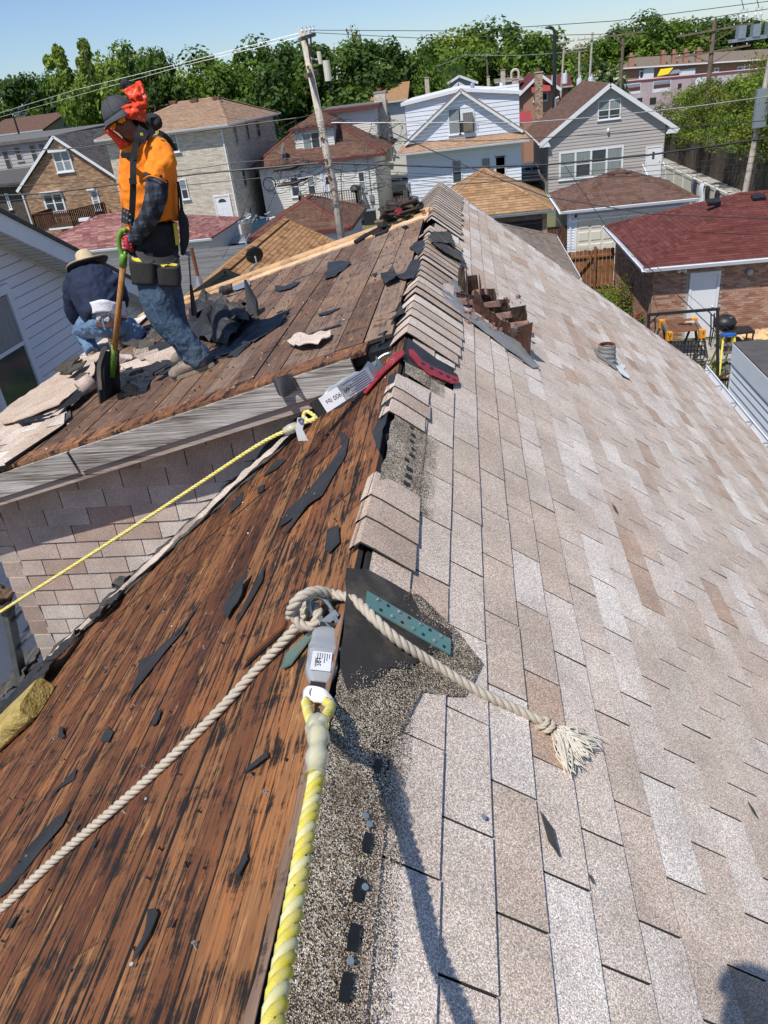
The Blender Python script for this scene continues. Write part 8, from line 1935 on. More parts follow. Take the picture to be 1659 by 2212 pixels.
# ================================================================ TEAR-OFF DEBRIS ROUND THE WORKERS
def dp(x,y,h=0): return onP(*cc(5,x,y),FD.o+FD.n*h,FD.n)
def sheetpile(name,label,pts,mat,h,seed,cat='roofing felt',n=16,amp=.10,parent=None):
    """big crumpled sheet between four corners (dormer frame), buckled upwards"""
    b = MB(); A_, B_, C_, D_ = [Vector(p) for p in pts]
    def fn(a,q_):
        p = A_*(1-a)*(1-q_)+B_*a*(1-q_)+C_*a*q_+D_*(1-a)*q_; e_ = math.sin(math.pi*a)*.6+.4; f_ = math.sin(math.pi*min(1,q_*1.1))*.8+.2
        r1 = abs(noise.noise(Vector((a*3.2+seed,q_*2.6,seed)))); r2 = abs(noise.noise(Vector((a*8+seed,q_*7,2))))
        return p+Vector((.05*noise.noise(Vector((a*5,q_*5,seed+4))),.05*noise.noise(Vector((a*5,q_*5,seed+9))),h*e_*f_*(.6+r1*1.2)+amp*(r1+.5*r2)))
    b.grid(fn,n,n); o = b.build(name,mat,parent,label=label,cat=cat); o.modifiers.new('thickness','SOLIDIFY').thickness = .005; return o
sheetpile('torn_felt','large crumpled black felt sheet heaped behind the standing worker',[dp(905,1750),dp(1180,1830),dp(1370,1640),dp(980,1600)],M['felt'],.20,1)
sheetpile('torn_felt','dusty grey crumpled felt flap with upturned corner on top of the heap',[dp(980,1640,.1),dp(1330,1640,.12),dp(1290,1560),dp(1010,1560)],M['feltdust'],.16,5)
sheetpile('torn_felt','flat black felt tail spreading right of the heap over the boards',[dp(1090,1900),dp(1250,1880),dp(1500,1650),dp(1330,1620)],M['felt'],.02,7,amp=.02)
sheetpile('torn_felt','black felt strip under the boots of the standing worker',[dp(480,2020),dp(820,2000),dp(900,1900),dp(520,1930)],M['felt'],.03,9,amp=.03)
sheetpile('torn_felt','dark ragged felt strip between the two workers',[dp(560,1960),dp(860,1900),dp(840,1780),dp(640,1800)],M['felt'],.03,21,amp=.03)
sheetpile('torn_felt','small grey felt scrap above the left knee of the heap',[dp(640,1760),dp(800,1760),dp(760,1660),dp(620,1680)],M['feltdust'],.04,12,amp=.04)
for i, ps in enumerate(([(1320,1640,0),(1385,1610,0),(1390,1560,.12),(1340,1510,.30),(1335,1580,.16)],[(1050,1600,0),(1085,1600,0),(1080,1550,.14)])):
    b = MB(); p = [dp(x,y,0)+Vector((0,0,h)) for x,y,h in [(q_[0],max(q_[1],1600),q_[2]) for q_ in ps]]; b.prism(p,(.01,.03,0)); b.build('upturned_felt',M['felt'],None,label=['jagged spike of black felt standing at the right end of the heap','small pointed felt spike on the heap near the boots'][i],cat='roofing felt')
b = MB(); F_ = dp(455,2130,.0)
# curled felt and shingle roll lifted by the shovel
def roll(c0,dx,w,h,mat,name,label,seed,curl=1.0,thick=.01,cat='roofing felt'):
    b = MB()
    def fn(a,q_):
        th_ = q_*2.2*curl; x = dx*(a-.5); r_ = h*.45; y = -r_*math.sin(th_)*.6; z = r_*(1-math.cos(th_))*1.25+.02*noise.noise(Vector((a*6+seed,q_*4,0))); return c0+Vector((x*.5+.03*noise.noise(Vector((q_*4,seed,a*3))),x+y*w,z))
    b.grid(fn,14,16); o = b.build(name,mat,label=label,cat=cat); o.modifiers.new('thickness','SOLIDIFY').thickness = thick; return o
# dark curled slab standing beside the shovel blade
b = MB(); q0 = [dp(330,2195,0),dp(470,2150,0)]
def c5Y(x,y,Y): return atY(*cc(5,x,y),Y)
Yc_ = 5.05
col = [(335,2200),(318,2100),(310,2000),(312,1930),(330,1870),(350,1810)]; col2 = [(440,2160),(452,2080),(455,2000),(455,1930),(450,1880),(455,1830)]
Lp, Rp = catmull([c5Y(x,y,Yc_-.12+.03*i) for i,(x,y) in enumerate(col)],4), catmull([c5Y(x,y,Yc_+.10+.02*i) for i,(x,y) in enumerate(col2)],4)
b.grid(lambda a,q_:Lp[int(round(a*(len(Lp)-1)))]*(1-q_)+Rp[int(round(a*(len(Lp)-1)))]*q_+Vector((0,-.07*math.sin(q_*math.pi)+.012*math.sin(q_*23),.01*math.sin(q_*17))),len(Lp)-1,14)
o = b.build('lifted_felt',M['felt'],label='stiff black sheet of felt standing up against the shovel blade',cat='roofing felt'); o.modifiers.new('thickness','SOLIDIFY').thickness = .012
b = MB()
for j in range(5):
    pts = [c5Y(x+4+j*5,y,Yc_-.13+.03*i-.01*j) for i,(x,y) in enumerate(col[1:])]; b.tube(catmull(pts,3),.004,5)
b.build('layer_edges',M['feltdust'],o,kind='stuff'); 
sheetpile('torn_felt','near-black felt sheet right of the shovel blade',[dp(450,2170),dp(640,2120),dp(700,1990),dp(470,1990)],M['tar'],.03,15,amp=.03)  # darker colour than the other felt sheets
# lifted shingle mat left of the shovel, dark underside showing
scrap(FD,[FD.cr(13,x,y) for x,y in [(160,1940),(480,1870),(700,1650),(810,1590),(800,1640),(640,1790),(430,1900),(200,1965)]],'lifted_edge',M['tar'],house,h=.055,amp=.01,seed=51)
scrap(FD,[FD.cr(13,x,y) for x,y in [(430,1590),(700,1420),(800,1430),(800,1560),(700,1640),(520,1800),(280,1905),(60,1960),(0,1900),(0,1890)]],'shingle_mat',M['roof'],house,h=.05,amp=.02,th=.008,seed=52,fr=3,tint=.3)
0 and scrap(FD,[FD.cr(13,x,y) for x,y in [(20,1975),(480,1920),(600,1860),(740,1830),(740,1900),(600,1960),(560,1990),(30,2010)]],'shingle_mat',M['roof'],house,h=.045,amp=.02,th=.008,seed=53,fr=4)
for i, ps in enumerate(([(500,1560),(560,1500),(690,1430),(700,1445),(600,1560)],[(560,1590),(660,1520),(760,1480),(720,1530),(620,1590)],[(660,1640),(720,1600),(790,1590),(700,1660)])): scrap(FD,[FD.cr(13,x,y) for x,y in ps],'wood_splinter',M['fencedark'],house,h=.10,amp=.02,th=.012,seed=60+i)
b = MB(); c0 = FD.p(*FD.cr(13,760,1720),.09); c1_ = FD.p(*FD.cr(13,700,1780),.09)
tr_ = MB(); tr_.tube([FD.p(*FD.cr(13,690,1700),.08),FD.p(*FD.cr(13,810,1640),.10)],.065,14,cap=False); o = tr_.build('curled_shingle',M['sidewall'],label='rolled-up piece of shingle left of the shovel blade',cat='shingle scrap',smooth=True); o.modifiers.new('thickness','SOLIDIFY').thickness = .01
# loose shingle pieces between the two workers
rr = random.Random(44)
for i, (x,y,sx_,sy_,a,tilt,mt,lb) in enumerate([
 (745,1880,.30,.13,1.0,.5,'cap','broad shingle slab leaning beside the front boot'),(700,1850,.36,.06,.9,.6,'sidewall','narrow shingle strip propped on the pile'),(605,1850,.13,.11,.4,.3,'debris','brown square shingle piece in the middle of the pile'),
 (560,1790,.16,.14,1.4,.3,'feltdust','grey rounded felt piece at the back of the pile'),(640,1790,.14,.12,.2,.4,'feltdust','second grey felt piece behind the shingle slab'),(500,1880,.14,.10,2.0,.3,'sidewall','grey shingle piece beside the boot sole'),(545,1930,.16,.09,.8,.2,'cap','pale shingle scrap in front of the pile'),
 (620,1930,.18,.07,.5,.3,'sidewall','thin shingle sliver at the front of the pile'),(700,1950,.16,.10,1.2,.2,'felt','black triangular felt piece by the front boot'),(780,1830,.16,.12,.6,.5,'felt','black felt wedge under the shingle slab'),(820,1760,.2,.14,2.2,.5,'feltdust','grey felt sheet behind the trouser leg'),(510,1950,.10,.08,.1,.2,'roof','small tan shingle chip near the shovel')]):
    c_ = dp(x,y,.05+.05*rr.random()); R_ = Matrix.Rotation(a,3,'Z') @ Matrix.Rotation(tilt,3,'X'); b = MB(); b.tint = rr.random()
    n_ = 7; pts = []
    for (ux,uy) in ((-1,-1),(0,-1.1),(1,-1),(1.05,0),(1,1),(.2,.92),(-1,1),(-.93,0)): pts.append(c_+R_ @ Vector((ux*sx_/2*rr.uniform(.9,1.08),uy*sy_/2*rr.uniform(.9,1.08),rr.uniform(-.004,.004))))
    b.prism(pts,R_ @ Vector((0,0,.008))); b.build('shingle_piece',M[mt],label=lb,cat='shingle piece',group='torn shingle pieces between the workers')
# bent black flap and grey strip on the fresh boards
p_ = [onP(*cc(20,x,y),FD.o+FD.n*.03,FD.n) for x,y in [(570,760),(680,740),(690,800),(590,860),(560,835)]]
b = MB(); b.grid(lambda a,q_:(p_[4]*(1-a)+p_[2]*a)+Vector((0,0,.10*q_))+Vector((0,-.03*math.sin(q_*3)+.02*math.sin(a*9),0)),8,5); o = b.build('felt_flap',M['felt'],label='black felt flap folded over the fresh edge board',cat='roofing felt'); o.modifiers.new('thickness','SOLIDIFY').thickness = .006
scrap(FD,[FD.cr(20,x,y) for x,y in [(680,760),(850,690),(865,740),(720,795),(690,790)]],'metal_offcut',M['galv'],None,h=.02,amp=.006,seed=72,label='grey metal offcut lying on the fresh edge board',cat='offcut')

# ================================================================ PEOPLE
def cloth_mat(name,a,b_,sc=14,bst=.5,bsc=9,rough=.85,weave=True,**k): return pm(name,a,b_,sc,rough,bst=bst,bsc=bsc,bd=.03,**k)
M['hivis'] = cloth_mat('orange_hi_vis',(.95,.26,.015),(.88,.22,.012),6,.35,8)
M['denim'] = cloth_mat('blue_denim',(.030,.062,.11),(.065,.105,.155),9,.7,14,dirt=(.10,.14,.18),dsc=5)
M['denimlight'] = cloth_mat('light_denim',(.09,.17,.29),(.16,.25,.38),9,.7,14)
M['navyshirt'] = cloth_mat('navy_shirt',(.010,.018,.045),(.016,.026,.06),9,.5,10)
M['skin'] = pm('skin',(.20,.105,.065),(.16,.08,.05),20,.55,bst=.15,bsc=60)
M['capgray'] = cloth_mat('charcoal_cap',(.065,.068,.075),(.05,.052,.058),12,.2,60)
M['boot'] = pm('dusty_boot',(.19,.145,.11),(.26,.21,.17),14,.85,bst=.5,bsc=40,dirt=(.34,.29,.24),dsc=8)
M['sole'] = pm('boot_sole',(.30,.25,.18),(.22,.18,.13),14,.9,bst=.4)
M['pouch'] = pm('black_pouch',(.018,.018,.019),(.035,.034,.032),8,.75,bst=.5,bsc=50)
M['yellowcloth'] = cloth_mat('yellow_lining',(.72,.58,.06),(.6,.46,.05),9,.5,20)
M['straw'] = pm('straw',(.62,.50,.32),(.5,.39,.23),40,.85,bst=.8,bsc=90,bd=.006)
M['whitecloth'] = cloth_mat('white_undershirt',(.70,.70,.74),(.60,.60,.66),9,.6,14)
M['greenplastic'] = pm('green_handle',(.16,.36,.03),(.12,.28,.03),12,.4,dirt=(.30,.36,.15),dsc=16,bst=.1)
M['ash'] = wood_mat('ash_shaft',[(.40,.19,.06),(.46,.24,.09)],stain=.2,grain=(60,60,3),bst=.2,lightscr=True)
def plaid():
    m, nt, N, L, b = newmat('plaid_flannel'); tc = nt.nodes.new('ShaderNodeTexCoord'); sp = nt.nodes.new('ShaderNodeSeparateXYZ'); L.new(tc.outputs['Object'],sp.inputs[0]); outs = []
    for ax_, s_ in (('X',13.),('Z',13.)):
        mm = nt.nodes.new('ShaderNodeMath'); mm.operation = 'MULTIPLY'; mm.inputs[1].default_value = s_; L.new(sp.outputs[ax_],mm.inputs[0]); f = nt.nodes.new('ShaderNodeMath'); f.operation = 'FRACT'; L.new(mm.outputs[0],f.inputs[0]); g = nt.nodes.new('ShaderNodeMath'); g.operation = 'GREATER_THAN'; g.inputs[1].default_value = .5; L.new(f.outputs[0],g.inputs[0]); outs.append(g.outputs[0])
    o = mix(nt,outs[0],(.012,.015,.022),(.035,.045,.065)); o = mix(nt,1,o,mix(nt,outs[1],(.7,.7,.7),(1.5,1.5,1.5)),'MULTIPLY'); L.new(o,b.inputs['Base Color']); b.inputs['Roughness'].default_value = .9; bump(nt,b,noi(nt,coords(nt),12,3),.6,.02); return m
M['plaid'] = plaid()
def bandana():
    m, nt, N, L, b = newmat('paisley_bandana'); v = coords(nt); vo = nt.nodes.new('ShaderNodeTexVoronoi'); vo.inputs['Scale'].default_value = 26; L.new(v,vo.inputs['Vector']); w = ramp(nt,vo.outputs['Distance'],[(.18,(0,0,0)),(.22,(.7,.7,.7)),(.27,(.7,.7,.7)),(.31,(0,0,0))])
    msk = ramp(nt,noi(nt,v,9,2),[(.5,(0,0,0)),(.55,(1,1,1))]); w = mix(nt,1,w,msk,'MULTIPLY'); o = mix(nt,w,(.72,.055,.012),(.75,.5,.42)); L.new(o,b.inputs['Base Color']); b.inputs['Roughness'].default_value = .8; bump(nt,b,noi(nt,v,30,3),.5,.01)
    return m
M['bandana'] = bandana()
M['lens'] = pm('mirror_lens',(.95,.22,.01),(.95,.45,.02),30,.12,metal=.7,bst=0)
def boxer():
    m, nt, N, L, b = newmat('patterned_boxers'); f = ramp(nt,noi(nt,coords(nt),45,3,.6,1.5),[(.44,(.07,.07,.08)),(.52,(.66,.66,.7))]); L.new(f,b.inputs['Base Color']); b.inputs['Roughness'].default_value = .9; return m
M['boxer'] = boxer()
def blob(name,prims,vox,mat,parent,smooth=6,fold=0,fsize=.08,label=None):
    """one continuous surface grown over overlapping tubes and ellipsoids (voxel remesh), optional cloth folds"""
    b = MB()
    for p in prims:
        if p[0] == 't': b.tube(catmull(p[1],5) if len(p[1]) > 2 else p[1],interp_r(p[2],len(p[1])),14,sq=p[3] if len(p) > 3 else 1)
        elif p[0] == 'b': b.ball(p[1],p[2],16,12,p[3] if len(p) > 3 else None)
    o = b.build(name,mat,parent,smooth=True); r = o.modifiers.new('surface','REMESH'); r.mode = 'VOXEL'; r.voxel_size = vox; r.use_smooth_shade = True
    s_ = o.modifiers.new('relax','SMOOTH'); s_.factor = .6; s_.iterations = smooth
    if fold:
        for k, (st,sz) in enumerate(((fold,fsize),(fold*.45,fsize*.38))):
            tx_ = bpy.data.textures.new(name+'_folds','CLOUDS'); tx_.noise_scale = sz; tx_.noise_depth = 2; d = o.modifiers.new('folds','DISPLACE'); d.texture = tx_; d.strength = st; d.mid_level = .5; d.texture_coords = 'GLOBAL'
    if label: o['label'] = label
    return o
def interp_r(rs,n):
    if not isinstance(rs,(list,tuple)): return rs
    if n == 2: return list(rs)
    out = []
    for i in range(n-1):
        for j in range(5): out.append(rs[i]+(rs[i+1]-rs[i])*j/5)
    out.append(rs[-1]); return out
def strap(b,pts,w,th,away):
    """flat webbing following points, facing away from 'away' point"""
    P_ = catmull(pts,5); k = len(b.v); n = len(P_)
    for i in range(n):
        d = (P_[min(i+1,n-1)]-P_[max(i-1,0)]).normalized(); o_ = (P_[i]-EYE).normalized(); s_ = d.cross(o_).normalized()*w/2; u = -o_*th
        b.v += [P_[i]-s_,P_[i]+s_,P_[i]+s_+u,P_[i]-s_+u]
    for i in range(n-1):
        for a in range(4): c_ = (a+1) % 4; b.face([k+i*4+a,k+i*4+c_,k+i*4+4+c_,k+i*4+4+a])
    b.face([k+3,k+2,k+1,k]); b.face([k+4*(n-1),k+4*(n-1)+1,k+4*(n-1)+2,k+4*(n-1)+3])
WR = Vector((_e.x,_n.x,-_d.x)); WU = Vector((-_e.y,-_n.y,_d.y))      # picture right and up as world directions

# ---------------- standing worker
Y1 = 5.0
def w(x,y,dy=0): return atY(*cc(5,x,y),Y1+dy)
foot = dp(960,1960)
pn = thing('person','standing worker in orange shirt, grey cap, red bandana and mirrored glasses, leaning on a shovel','person',foot)
# head frame
hc = w(478,292,-.02); vd = (hc-EYE).normalized(); r_ = (WR-vd*WR.dot(vd)).normalized(); u_ = r_.cross(vd).normalized()
U_ = (u_*.86-r_*.50).normalized(); E_ = (r_*.86+u_*.50).normalized(); Fc = -vd
Fc = (Fc*.90-E_*.40-U_*.02).normalized(); U_ = (U_-Fc*U_.dot(Fc)).normalized(); E_ = U_.cross(Fc).normalized(); E_ = E_ if E_.dot(r_) > 0 else -E_
HR = Matrix((E_,Fc,U_)).transposed()
def H(x,f,u): return hc+E_*x+Fc*f+U_*u
body = [('b',H(0,-.012,.035),(.074,.092,.088),HR),('b',H(0,.022,-.045),(.056,.060,.068),HR),('b',H(0,.045,-.088),(.030,.030,.024),HR),
        ('b',H(.034,.052,-.02),(.026,.024,.026),HR),('b',H(-.034,.052,-.02),(.026,.024,.026),HR),('t',[H(0,.082,.012),H(0,.100,-.018),H(0,.096,-.026)],[.009,.013,.012]),('b',H(.011,.088,-.026),(.009,.010,.008),HR),('b',H(-.011,.088,-.026),(.009,.010,.008),HR),
        ('b',H(0,.078,.03),(.052,.018,.014),HR),('b',H(0,.078,-.052),(.024,.012,.007),HR),('b',H(0,.076,-.064),(.020,.012,.008),HR),('b',H(.075,-.01,-.005),(.010,.018,.032),HR),('b',H(-.075,-.01,-.005),(.010,.018,.032),HR),
        ('t',[H(0,-.01,-.05),w(560,440,.03),w(620,500,.05)],[.058,.058,.07]),
        ('t',[w(630,520,.05),w(655,700,.05),w(680,950,.05),w(700,1150,.04)],[.06,.09,.09,.09]),
        ('t',[w(715,520,-.05),w(720,700,-.14),w(690,880,-.17),w(600,1010,-.13),w(545,1090,-.09)],[.06,.05,.045,.038,.032]),
        ('t',[w(560,520,.12),w(520,700,.20),w(520,900,.22),w(500,1080,.04)],[.055,.05,.042,.035]),
        ('t',[w(660,1180,-.06),w(700,1500,-.1),w(800,1700,-.08),w(960,1880,-.05)],[.06,.05,.04,.035]),('t',[w(740,1180,.1),w(760,1500,.08),w(820,1700,.08),w(900,1890,.06)],[.06,.05,.04,.035])]
blob('body',body,.0062,M['skin'],pn,3)
# face details
def lens(x0): 
    b = MB(); b.ball(H(x0,.088,.006),(.031,.012,.021),18,12,HR); return b.build('lens',M['lens'],gl,smooth=True)
b = MB(); b.tube([H(-.07,.03,.014),H(-.066,.078,.016),H(-.03,.096,.024),H(0,.099,.020),H(.03,.096,.024),H(.066,.078,.016),H(.072,.02,.014)],.0042,8); gl = b.build('sunglasses',M['black'],pn,smooth=True); lens(-.034); lens(.034)
b = MB(); b.tube([H(-.020,.083,-.056),H(-.008,.090,-.0575),H(.008,.090,-.0575),H(.020,.083,-.056)],.0028,6); b.build('mouth',pm('lips',(.16,.06,.05),(.12,.045,.04),30,.5),pn,smooth=True)
# cap: dome, brim, button
cp = MB()
def fn(a,q_):
    th_ = a*2*math.pi; ph = q_*math.pi*.5; rx, ry, rz = .097, .115, .096; return H(rx*math.sin(ph)*math.cos(th_),-.010+ry*math.sin(ph)*math.sin(th_),.042+rz*math.cos(ph))
cp.grid(fn,32,12); co = cp.build('cap',M['capgray'],pn,smooth=True); co.modifiers.new('thickness','SOLIDIFY').thickness = .004
b = MB()
def fn(a,q_):
    th_ = math.pi*(.08+.84*a); e_ = math.sin(math.pi*a)**.6; r0 = 1.0; ext = .078*q_*e_; x = .098*math.cos(th_)*(1+ext*1.2); f = -.010+.115*math.sin(th_)+ext*1.05; return H(x,f,.042-.022*(q_*e_)-.030*(x/.09)**2*q_+.004)
b.grid(fn,24,8); o = b.build('brim',M['capgray'],co,smooth=True); o.modifiers.new('thickness','SOLIDIFY').thickness = .005
b = MB(); b.ball(H(0,-.01,.139),(.008,.008,.004),8,6); b.build('button',M['capgray'],co)
for k in range(6): 
    a = k*math.pi/3+.3; b = MB(); b.tube([H(.098*math.sin(p_)*math.cos(a),-.010+.116*math.sin(p_)*math.sin(a),.043+.0965*math.cos(p_)) for p_ in [j*math.pi/16 for j in range(9)]],.0012,5); b.build('seam',M['blackcloth'],co)
# bandana: wrapped band at the side and back of the head, flap flying up, tail under the chin
def crump_quad(name,pts,mat,parent,amp=.02,n=14,seed=1,th=.004,bulge=.03):
    A_, B_, C_, D_ = pts; b = MB()
    def fn(a,q_):
        p = A_*(1-a)*(1-q_)+B_*a*(1-q_)+C_*a*q_+D_*(1-a)*q_; vv = (p-EYE).normalized(); return p-vv*(bulge*math.sin(math.pi*a)*math.sin(math.pi*q_)+amp*noise.noise(Vector((a*4+seed,q_*4,seed)))+amp*.6*noise.noise(Vector((a*10+seed,q_*9,1))))+WR*amp*.5*noise.noise(Vector((a*3,q_*5+seed,7)))
    b.grid(fn,n,n); o = b.build(name,mat,parent,smooth=True); o.modifiers.new('thickness','SOLIDIFY').thickness = th; return o
bd = thing('x','','',hc); bpy.data.objects.remove(bd)
crump_quad('bandana',[w(470,200,-.08),w(640,165,.0),w(634,305,-.02),w(490,275,-.12)],M['bandana'],pn,.022,18,2)
crump_quad('bandana_flap',[w(482,92,.08),w(600,30,.10),w(655,180,.08),w(600,262,.04)],M['bandana'],pn,.03,18,4,bulge=.02)
crump_quad('bandana_flap',[w(600,40,.12),w(622,60,.14),w(650,190,.10),w(560,215,.06)],M['bandana'],pn,.02,12,9,bulge=.03)
crump_quad('bandana_tail',[w(352,345,-.04),w(400,352,-.09),w(528,455,-.07),w(470,490,-.02)],M['bandana'],pn,.014,12,6,bulge=.03)
crump_quad('neck_cloth',[w(500,250,.02),w(590,270,.0),w(600,420,.02),w(540,430,-.02)],M['blackcloth'],pn,.012,10,3,bulge=-.02)
blob('hood',[('t',[w(640,280,.08),w(700,300,.06),w(712,345,.04)],[.035,.04,.03]),('t',[w(560,400,.08),w(640,330,.12),w(700,330,.08)],[.04,.05,.035])],.008,M['blackcloth'],pn,3,.01,.04)
b = MB(); b.ball(w(498,55,.15),(.035,.03,.03),8,6); b.ball(w(525,95,.15),(.03,.03,.05),8,6); b.build('bandana_knot',M['blackcloth'],pn)
# orange shirt
blob('shirt',[('t',[w(650,420,.04),w(652,520,.05),w(655,700,.04),w(665,880,.03),w(690,985,.02)],[.09,.165,.185,.175,.168],.82),('t',[w(700,480,-.03),w(745,560,-.10),w(700,690,-.15)],[.085,.088,.080]),('t',[w(600,470,.14),w(545,560,.2),w(530,660,.22)],[.075,.07,.065]),('t',[w(745,700,.05),w(770,860,.05),w(775,960,.04)],[.09,.085,.08]),('t',[w(545,480,.02),w(520,620,.02),w(512,800,.03),w(520,870,.03)],[.06,.06,.05,.04])],.010,M['hivis'],pn,3,.038,.13)
b = MB(); b.tube(catmull([w(622,690,-.20),w(660,668,-.24),w(720,680,-.24),w(776,712,-.20)],5),.004,6); b.build('sleeve_hem',M['hivis'],pn)
blob('shirt_tail',[('t',[w(520,1010,-.02),w(530,1070,-.02)],[.02,.028])],.006,M['hivis'],pn,2)
# dark undershirt / waist, jeans
blob('waist',[('t',[w(690,975,.02),w(700,1080,.02),w(705,1200,.02)],[.155,.150,.155],.85)],.010,M['blackcloth'],pn,3,.012,.08)
blob('jeans',[('t',[w(705,1180,.02),w(715,1300,.02),w(722,1400,.02)],[.150,.155,.14],.88),('t',[w(685,1320,-.05),w(705,1480,-.10),w(770,1640,-.11),w(915,1790,-.09),w(1005,1892,-.06)],[.118,.110,.098,.086,.088]),('t',[w(760,1320,.10),w(790,1500,.08),w(830,1650,.07),w(890,1780,.07),w(925,1880,.08)],[.115,.105,.090,.078,.078]),('t',[w(920,1840,-.08),w(1010,1898,-.06)],[.085,.09])],.009,M['denim'],pn,3,.020,.09)
b = MB(); b.tube(catmull([w(625,1420,-.17),w(680,1540,-.21),w(770,1700,-.20),w(860,1830,-.18)],6),.0022,5); b.build('jeans_seam',M['denimlight'],pn)
0 and b.tube(catmull([w(930,1935,-.12),w(975,1952,-.145),w(1040,1925,-.145),w(1068,1890,-.10)],6),.004,6); 0
# boots
def bootm(toe,heel,up_,wd,parent):
    toe, heel = Vector(toe), Vector(heel); d = (heel-toe).normalized(); n_ = FD.n; s_ = d.cross(n_).normalized(); L_ = (heel-toe).length
    o = blob('boot',[('t',[toe+d*.045+n_*.045,toe+d*L_*.45+n_*.06,heel-d*.05+n_*.065],[.045,.052,.046],.95),('t',[toe+d*L_*.5+n_*.06,heel-d*.07+n_*.12,heel-d*.06+n_*.17],[.045,.052,.055]),('b',toe+d*.05+n_*.04,(.05,.05,.038))],.007,M['boot'],parent,4,.006,.03)
    b = MB(); pr = []
    for k in range(20):
        a = k/20*2*math.pi; lx = math.cos(a); ly = math.sin(a); c_ = toe+d*(L_*.5)+d*(L_*.5+.005)*lx+s_*ly*(.050 if lx < 0 else .043)*(1-.15*abs(lx)**4)*(1 if abs(lx) < .9 else .9); pr.append(c_+n_*.002)
    b.prism(pr,n_*.024); so = b.build('sole',M['sole'],o)
    for k in range(4): p = toe+d*(L_*.32+.028*k)+n_*(.098+.006*k); b = MB(); b.tube([p-s_*.028,p+n_*.006,p+s_*.028],.003,5); b.build('lace',M['sole'],o)
    return o
bootm(dp(818,2030)+Vector((0,-.03,0)),dp(1105,1930)+Vector((0,-.03,0)),0,.1,pn); bootm(dp(798,1965)+Vector((0,.08,0)),dp(1000,1900)+Vector((0,.1,0)),0,.1,pn)
# plaid sleeve on the near arm, glove on the D-grip
blob('sleeve',[('t',[w(700,640,-.12),w(712,740,-.17),w(690,860,-.20),w(650,960,-.19),w(590,1040,-.15),w(560,1085,-.12)],[.072,.070,.068,.060,.055,.050])],.008,M['plaid'],pn,2,.022,.05)
b = MB(); b.tube(catmull([w(528,1060,-.10),w(548,1100,-.16),w(600,1118,-.16)],5),.012,8); b.build('cuff',M['plaid'],pn)
b = MB(); b.ball(w(572,1090,-.20),(.006,.004,.006),8,6); b.build('cuff_button',M['capgray'],pn)
M['redglove'] = pm('red_glove',(.55,.05,.07),(.40,.03,.05),20,.7)
gz = [w(545,1090,-.09)]
glove = [('b',w(530,1105,-.07),(.036,.038,.05)),('t',[w(545,1095,-.10),w(530,1115,-.09)],[.036,.036])]
blob('glove',glove+[('t',[w(540,1150,-.05),w(560,1185,-.03)],[.036,.034])],.005,M['blackcloth'],pn,2)
for k in range(4):
    y = 1075+k*24; b = MB(); b.tube(catmull([w(545,y,-.12),w(516,y+3,-.115),w(494,y+8,-.07),w(500,y+12,-.03)],4),[.0125-.0006*k]*12+[.009],8); b.build('glove_finger',M['redglove'],pn,smooth=True)
b = MB(); b.tube(catmull([w(548,1165,-.09),w(528,1150,-.12),w(508,1120,-.13),w(505,1085,-.12)],4),[.015]*9+[.013]*3+[.009],8); b.build('glove_thumb',M['redglove'],pn,smooth=True)
# harness
b = MB(); strap(b,[w(690,360,-.06),w(640,400,-.13),w(585,440,-.14),w(560,510,-.16),w(552,600,-.19),w(552,700,-.21),w(550,800,-.20),w(545,900,-.19),w(535,1000,-.17)],.038,.006,0); b.build('harness_strap',M['web'],pn)
b = MB(); strap(b,[w(470,515,-.12),w(500,528,-.15),w(545,545,-.18),w(575,520,-.17)],.034,.007,0); b.build('chest_strap',M['web'],pn)
b = MB(); strap(b,[w(720,375,-.04),w(765,400,-.02),w(800,440,.02),w(830,500,.06)],.03,.006,0); b.build('harness_strap',M['web'],pn)
b = MB(); strap(b,[w(625,350,-.10),w(600,400,-.15),w(590,440,-.16)],.07,.02,0); b.build('shoulder_pad',M['blackcloth'],pn)
for x, y in ((608,388),(712,375)): b = MB(); c_ = w(x,y,-.19 if x < 650 else -.10); b.bar(c_-r_*.008,c_+r_*.008,.012,.014); b.build('strap_clip',M['yellow'],pn)
b = MB(); c_ = w(550,702,-.225); b.bar(c_-r_*.022,c_+r_*.022,.018,.035); b.build('buckle',M['black'],pn)
b = MB(); c_ = w(505,530,-.18); b.bar(c_-r_*.03,c_+r_*.03,.018,.03); b.build('buckle',M['black'],pn)
b = MB(); p0 = w(505,940,-.17); b.prism([w(478,880,-.16),w(540,905,-.19),w(540,1000,-.19),w(470,980,-.16)],vd*.02); bo = b.build('tool_holder',M['pouch'],pn)
for x, y in ((492,900),(512,912),(530,925),(488,940),(508,950),(526,965)): b = MB(); c_ = w(x,y,-.20); b.tube([c_,c_-vd*.006],.006,8); b.build('rivet',M['galv'],bo)
b = MB(); strap(b,[w(850,705,.02),w(868,800,.02),w(880,940,.02),w(895,1050,.0)],.018,.012,0); strap(b,[w(850,720,.02),w(856,860,.03),w(862,1000,.02)],.010,.01,0); strap(b,[w(860,740,.0),w(885,900,.0),w(890,1000,.0)],.008,.01,0); b.build('back_lines',M['web'],pn,kind='stuff')
blob('lanyard_bundle',[('t',[w(870,900,.0),w(888,980,-.02),w(895,1100,-.02),w(880,1200,-.02)],[.018,.034,.030,.012])],.006,M['blackcloth'],pn,2,.012,.03)
b = MB(); strap(b,[w(832,985,-.04),w(842,1060,-.05),w(850,1130,-.06)],.026,.006,0); b.build('back_strap',M['yellowcloth'],pn)
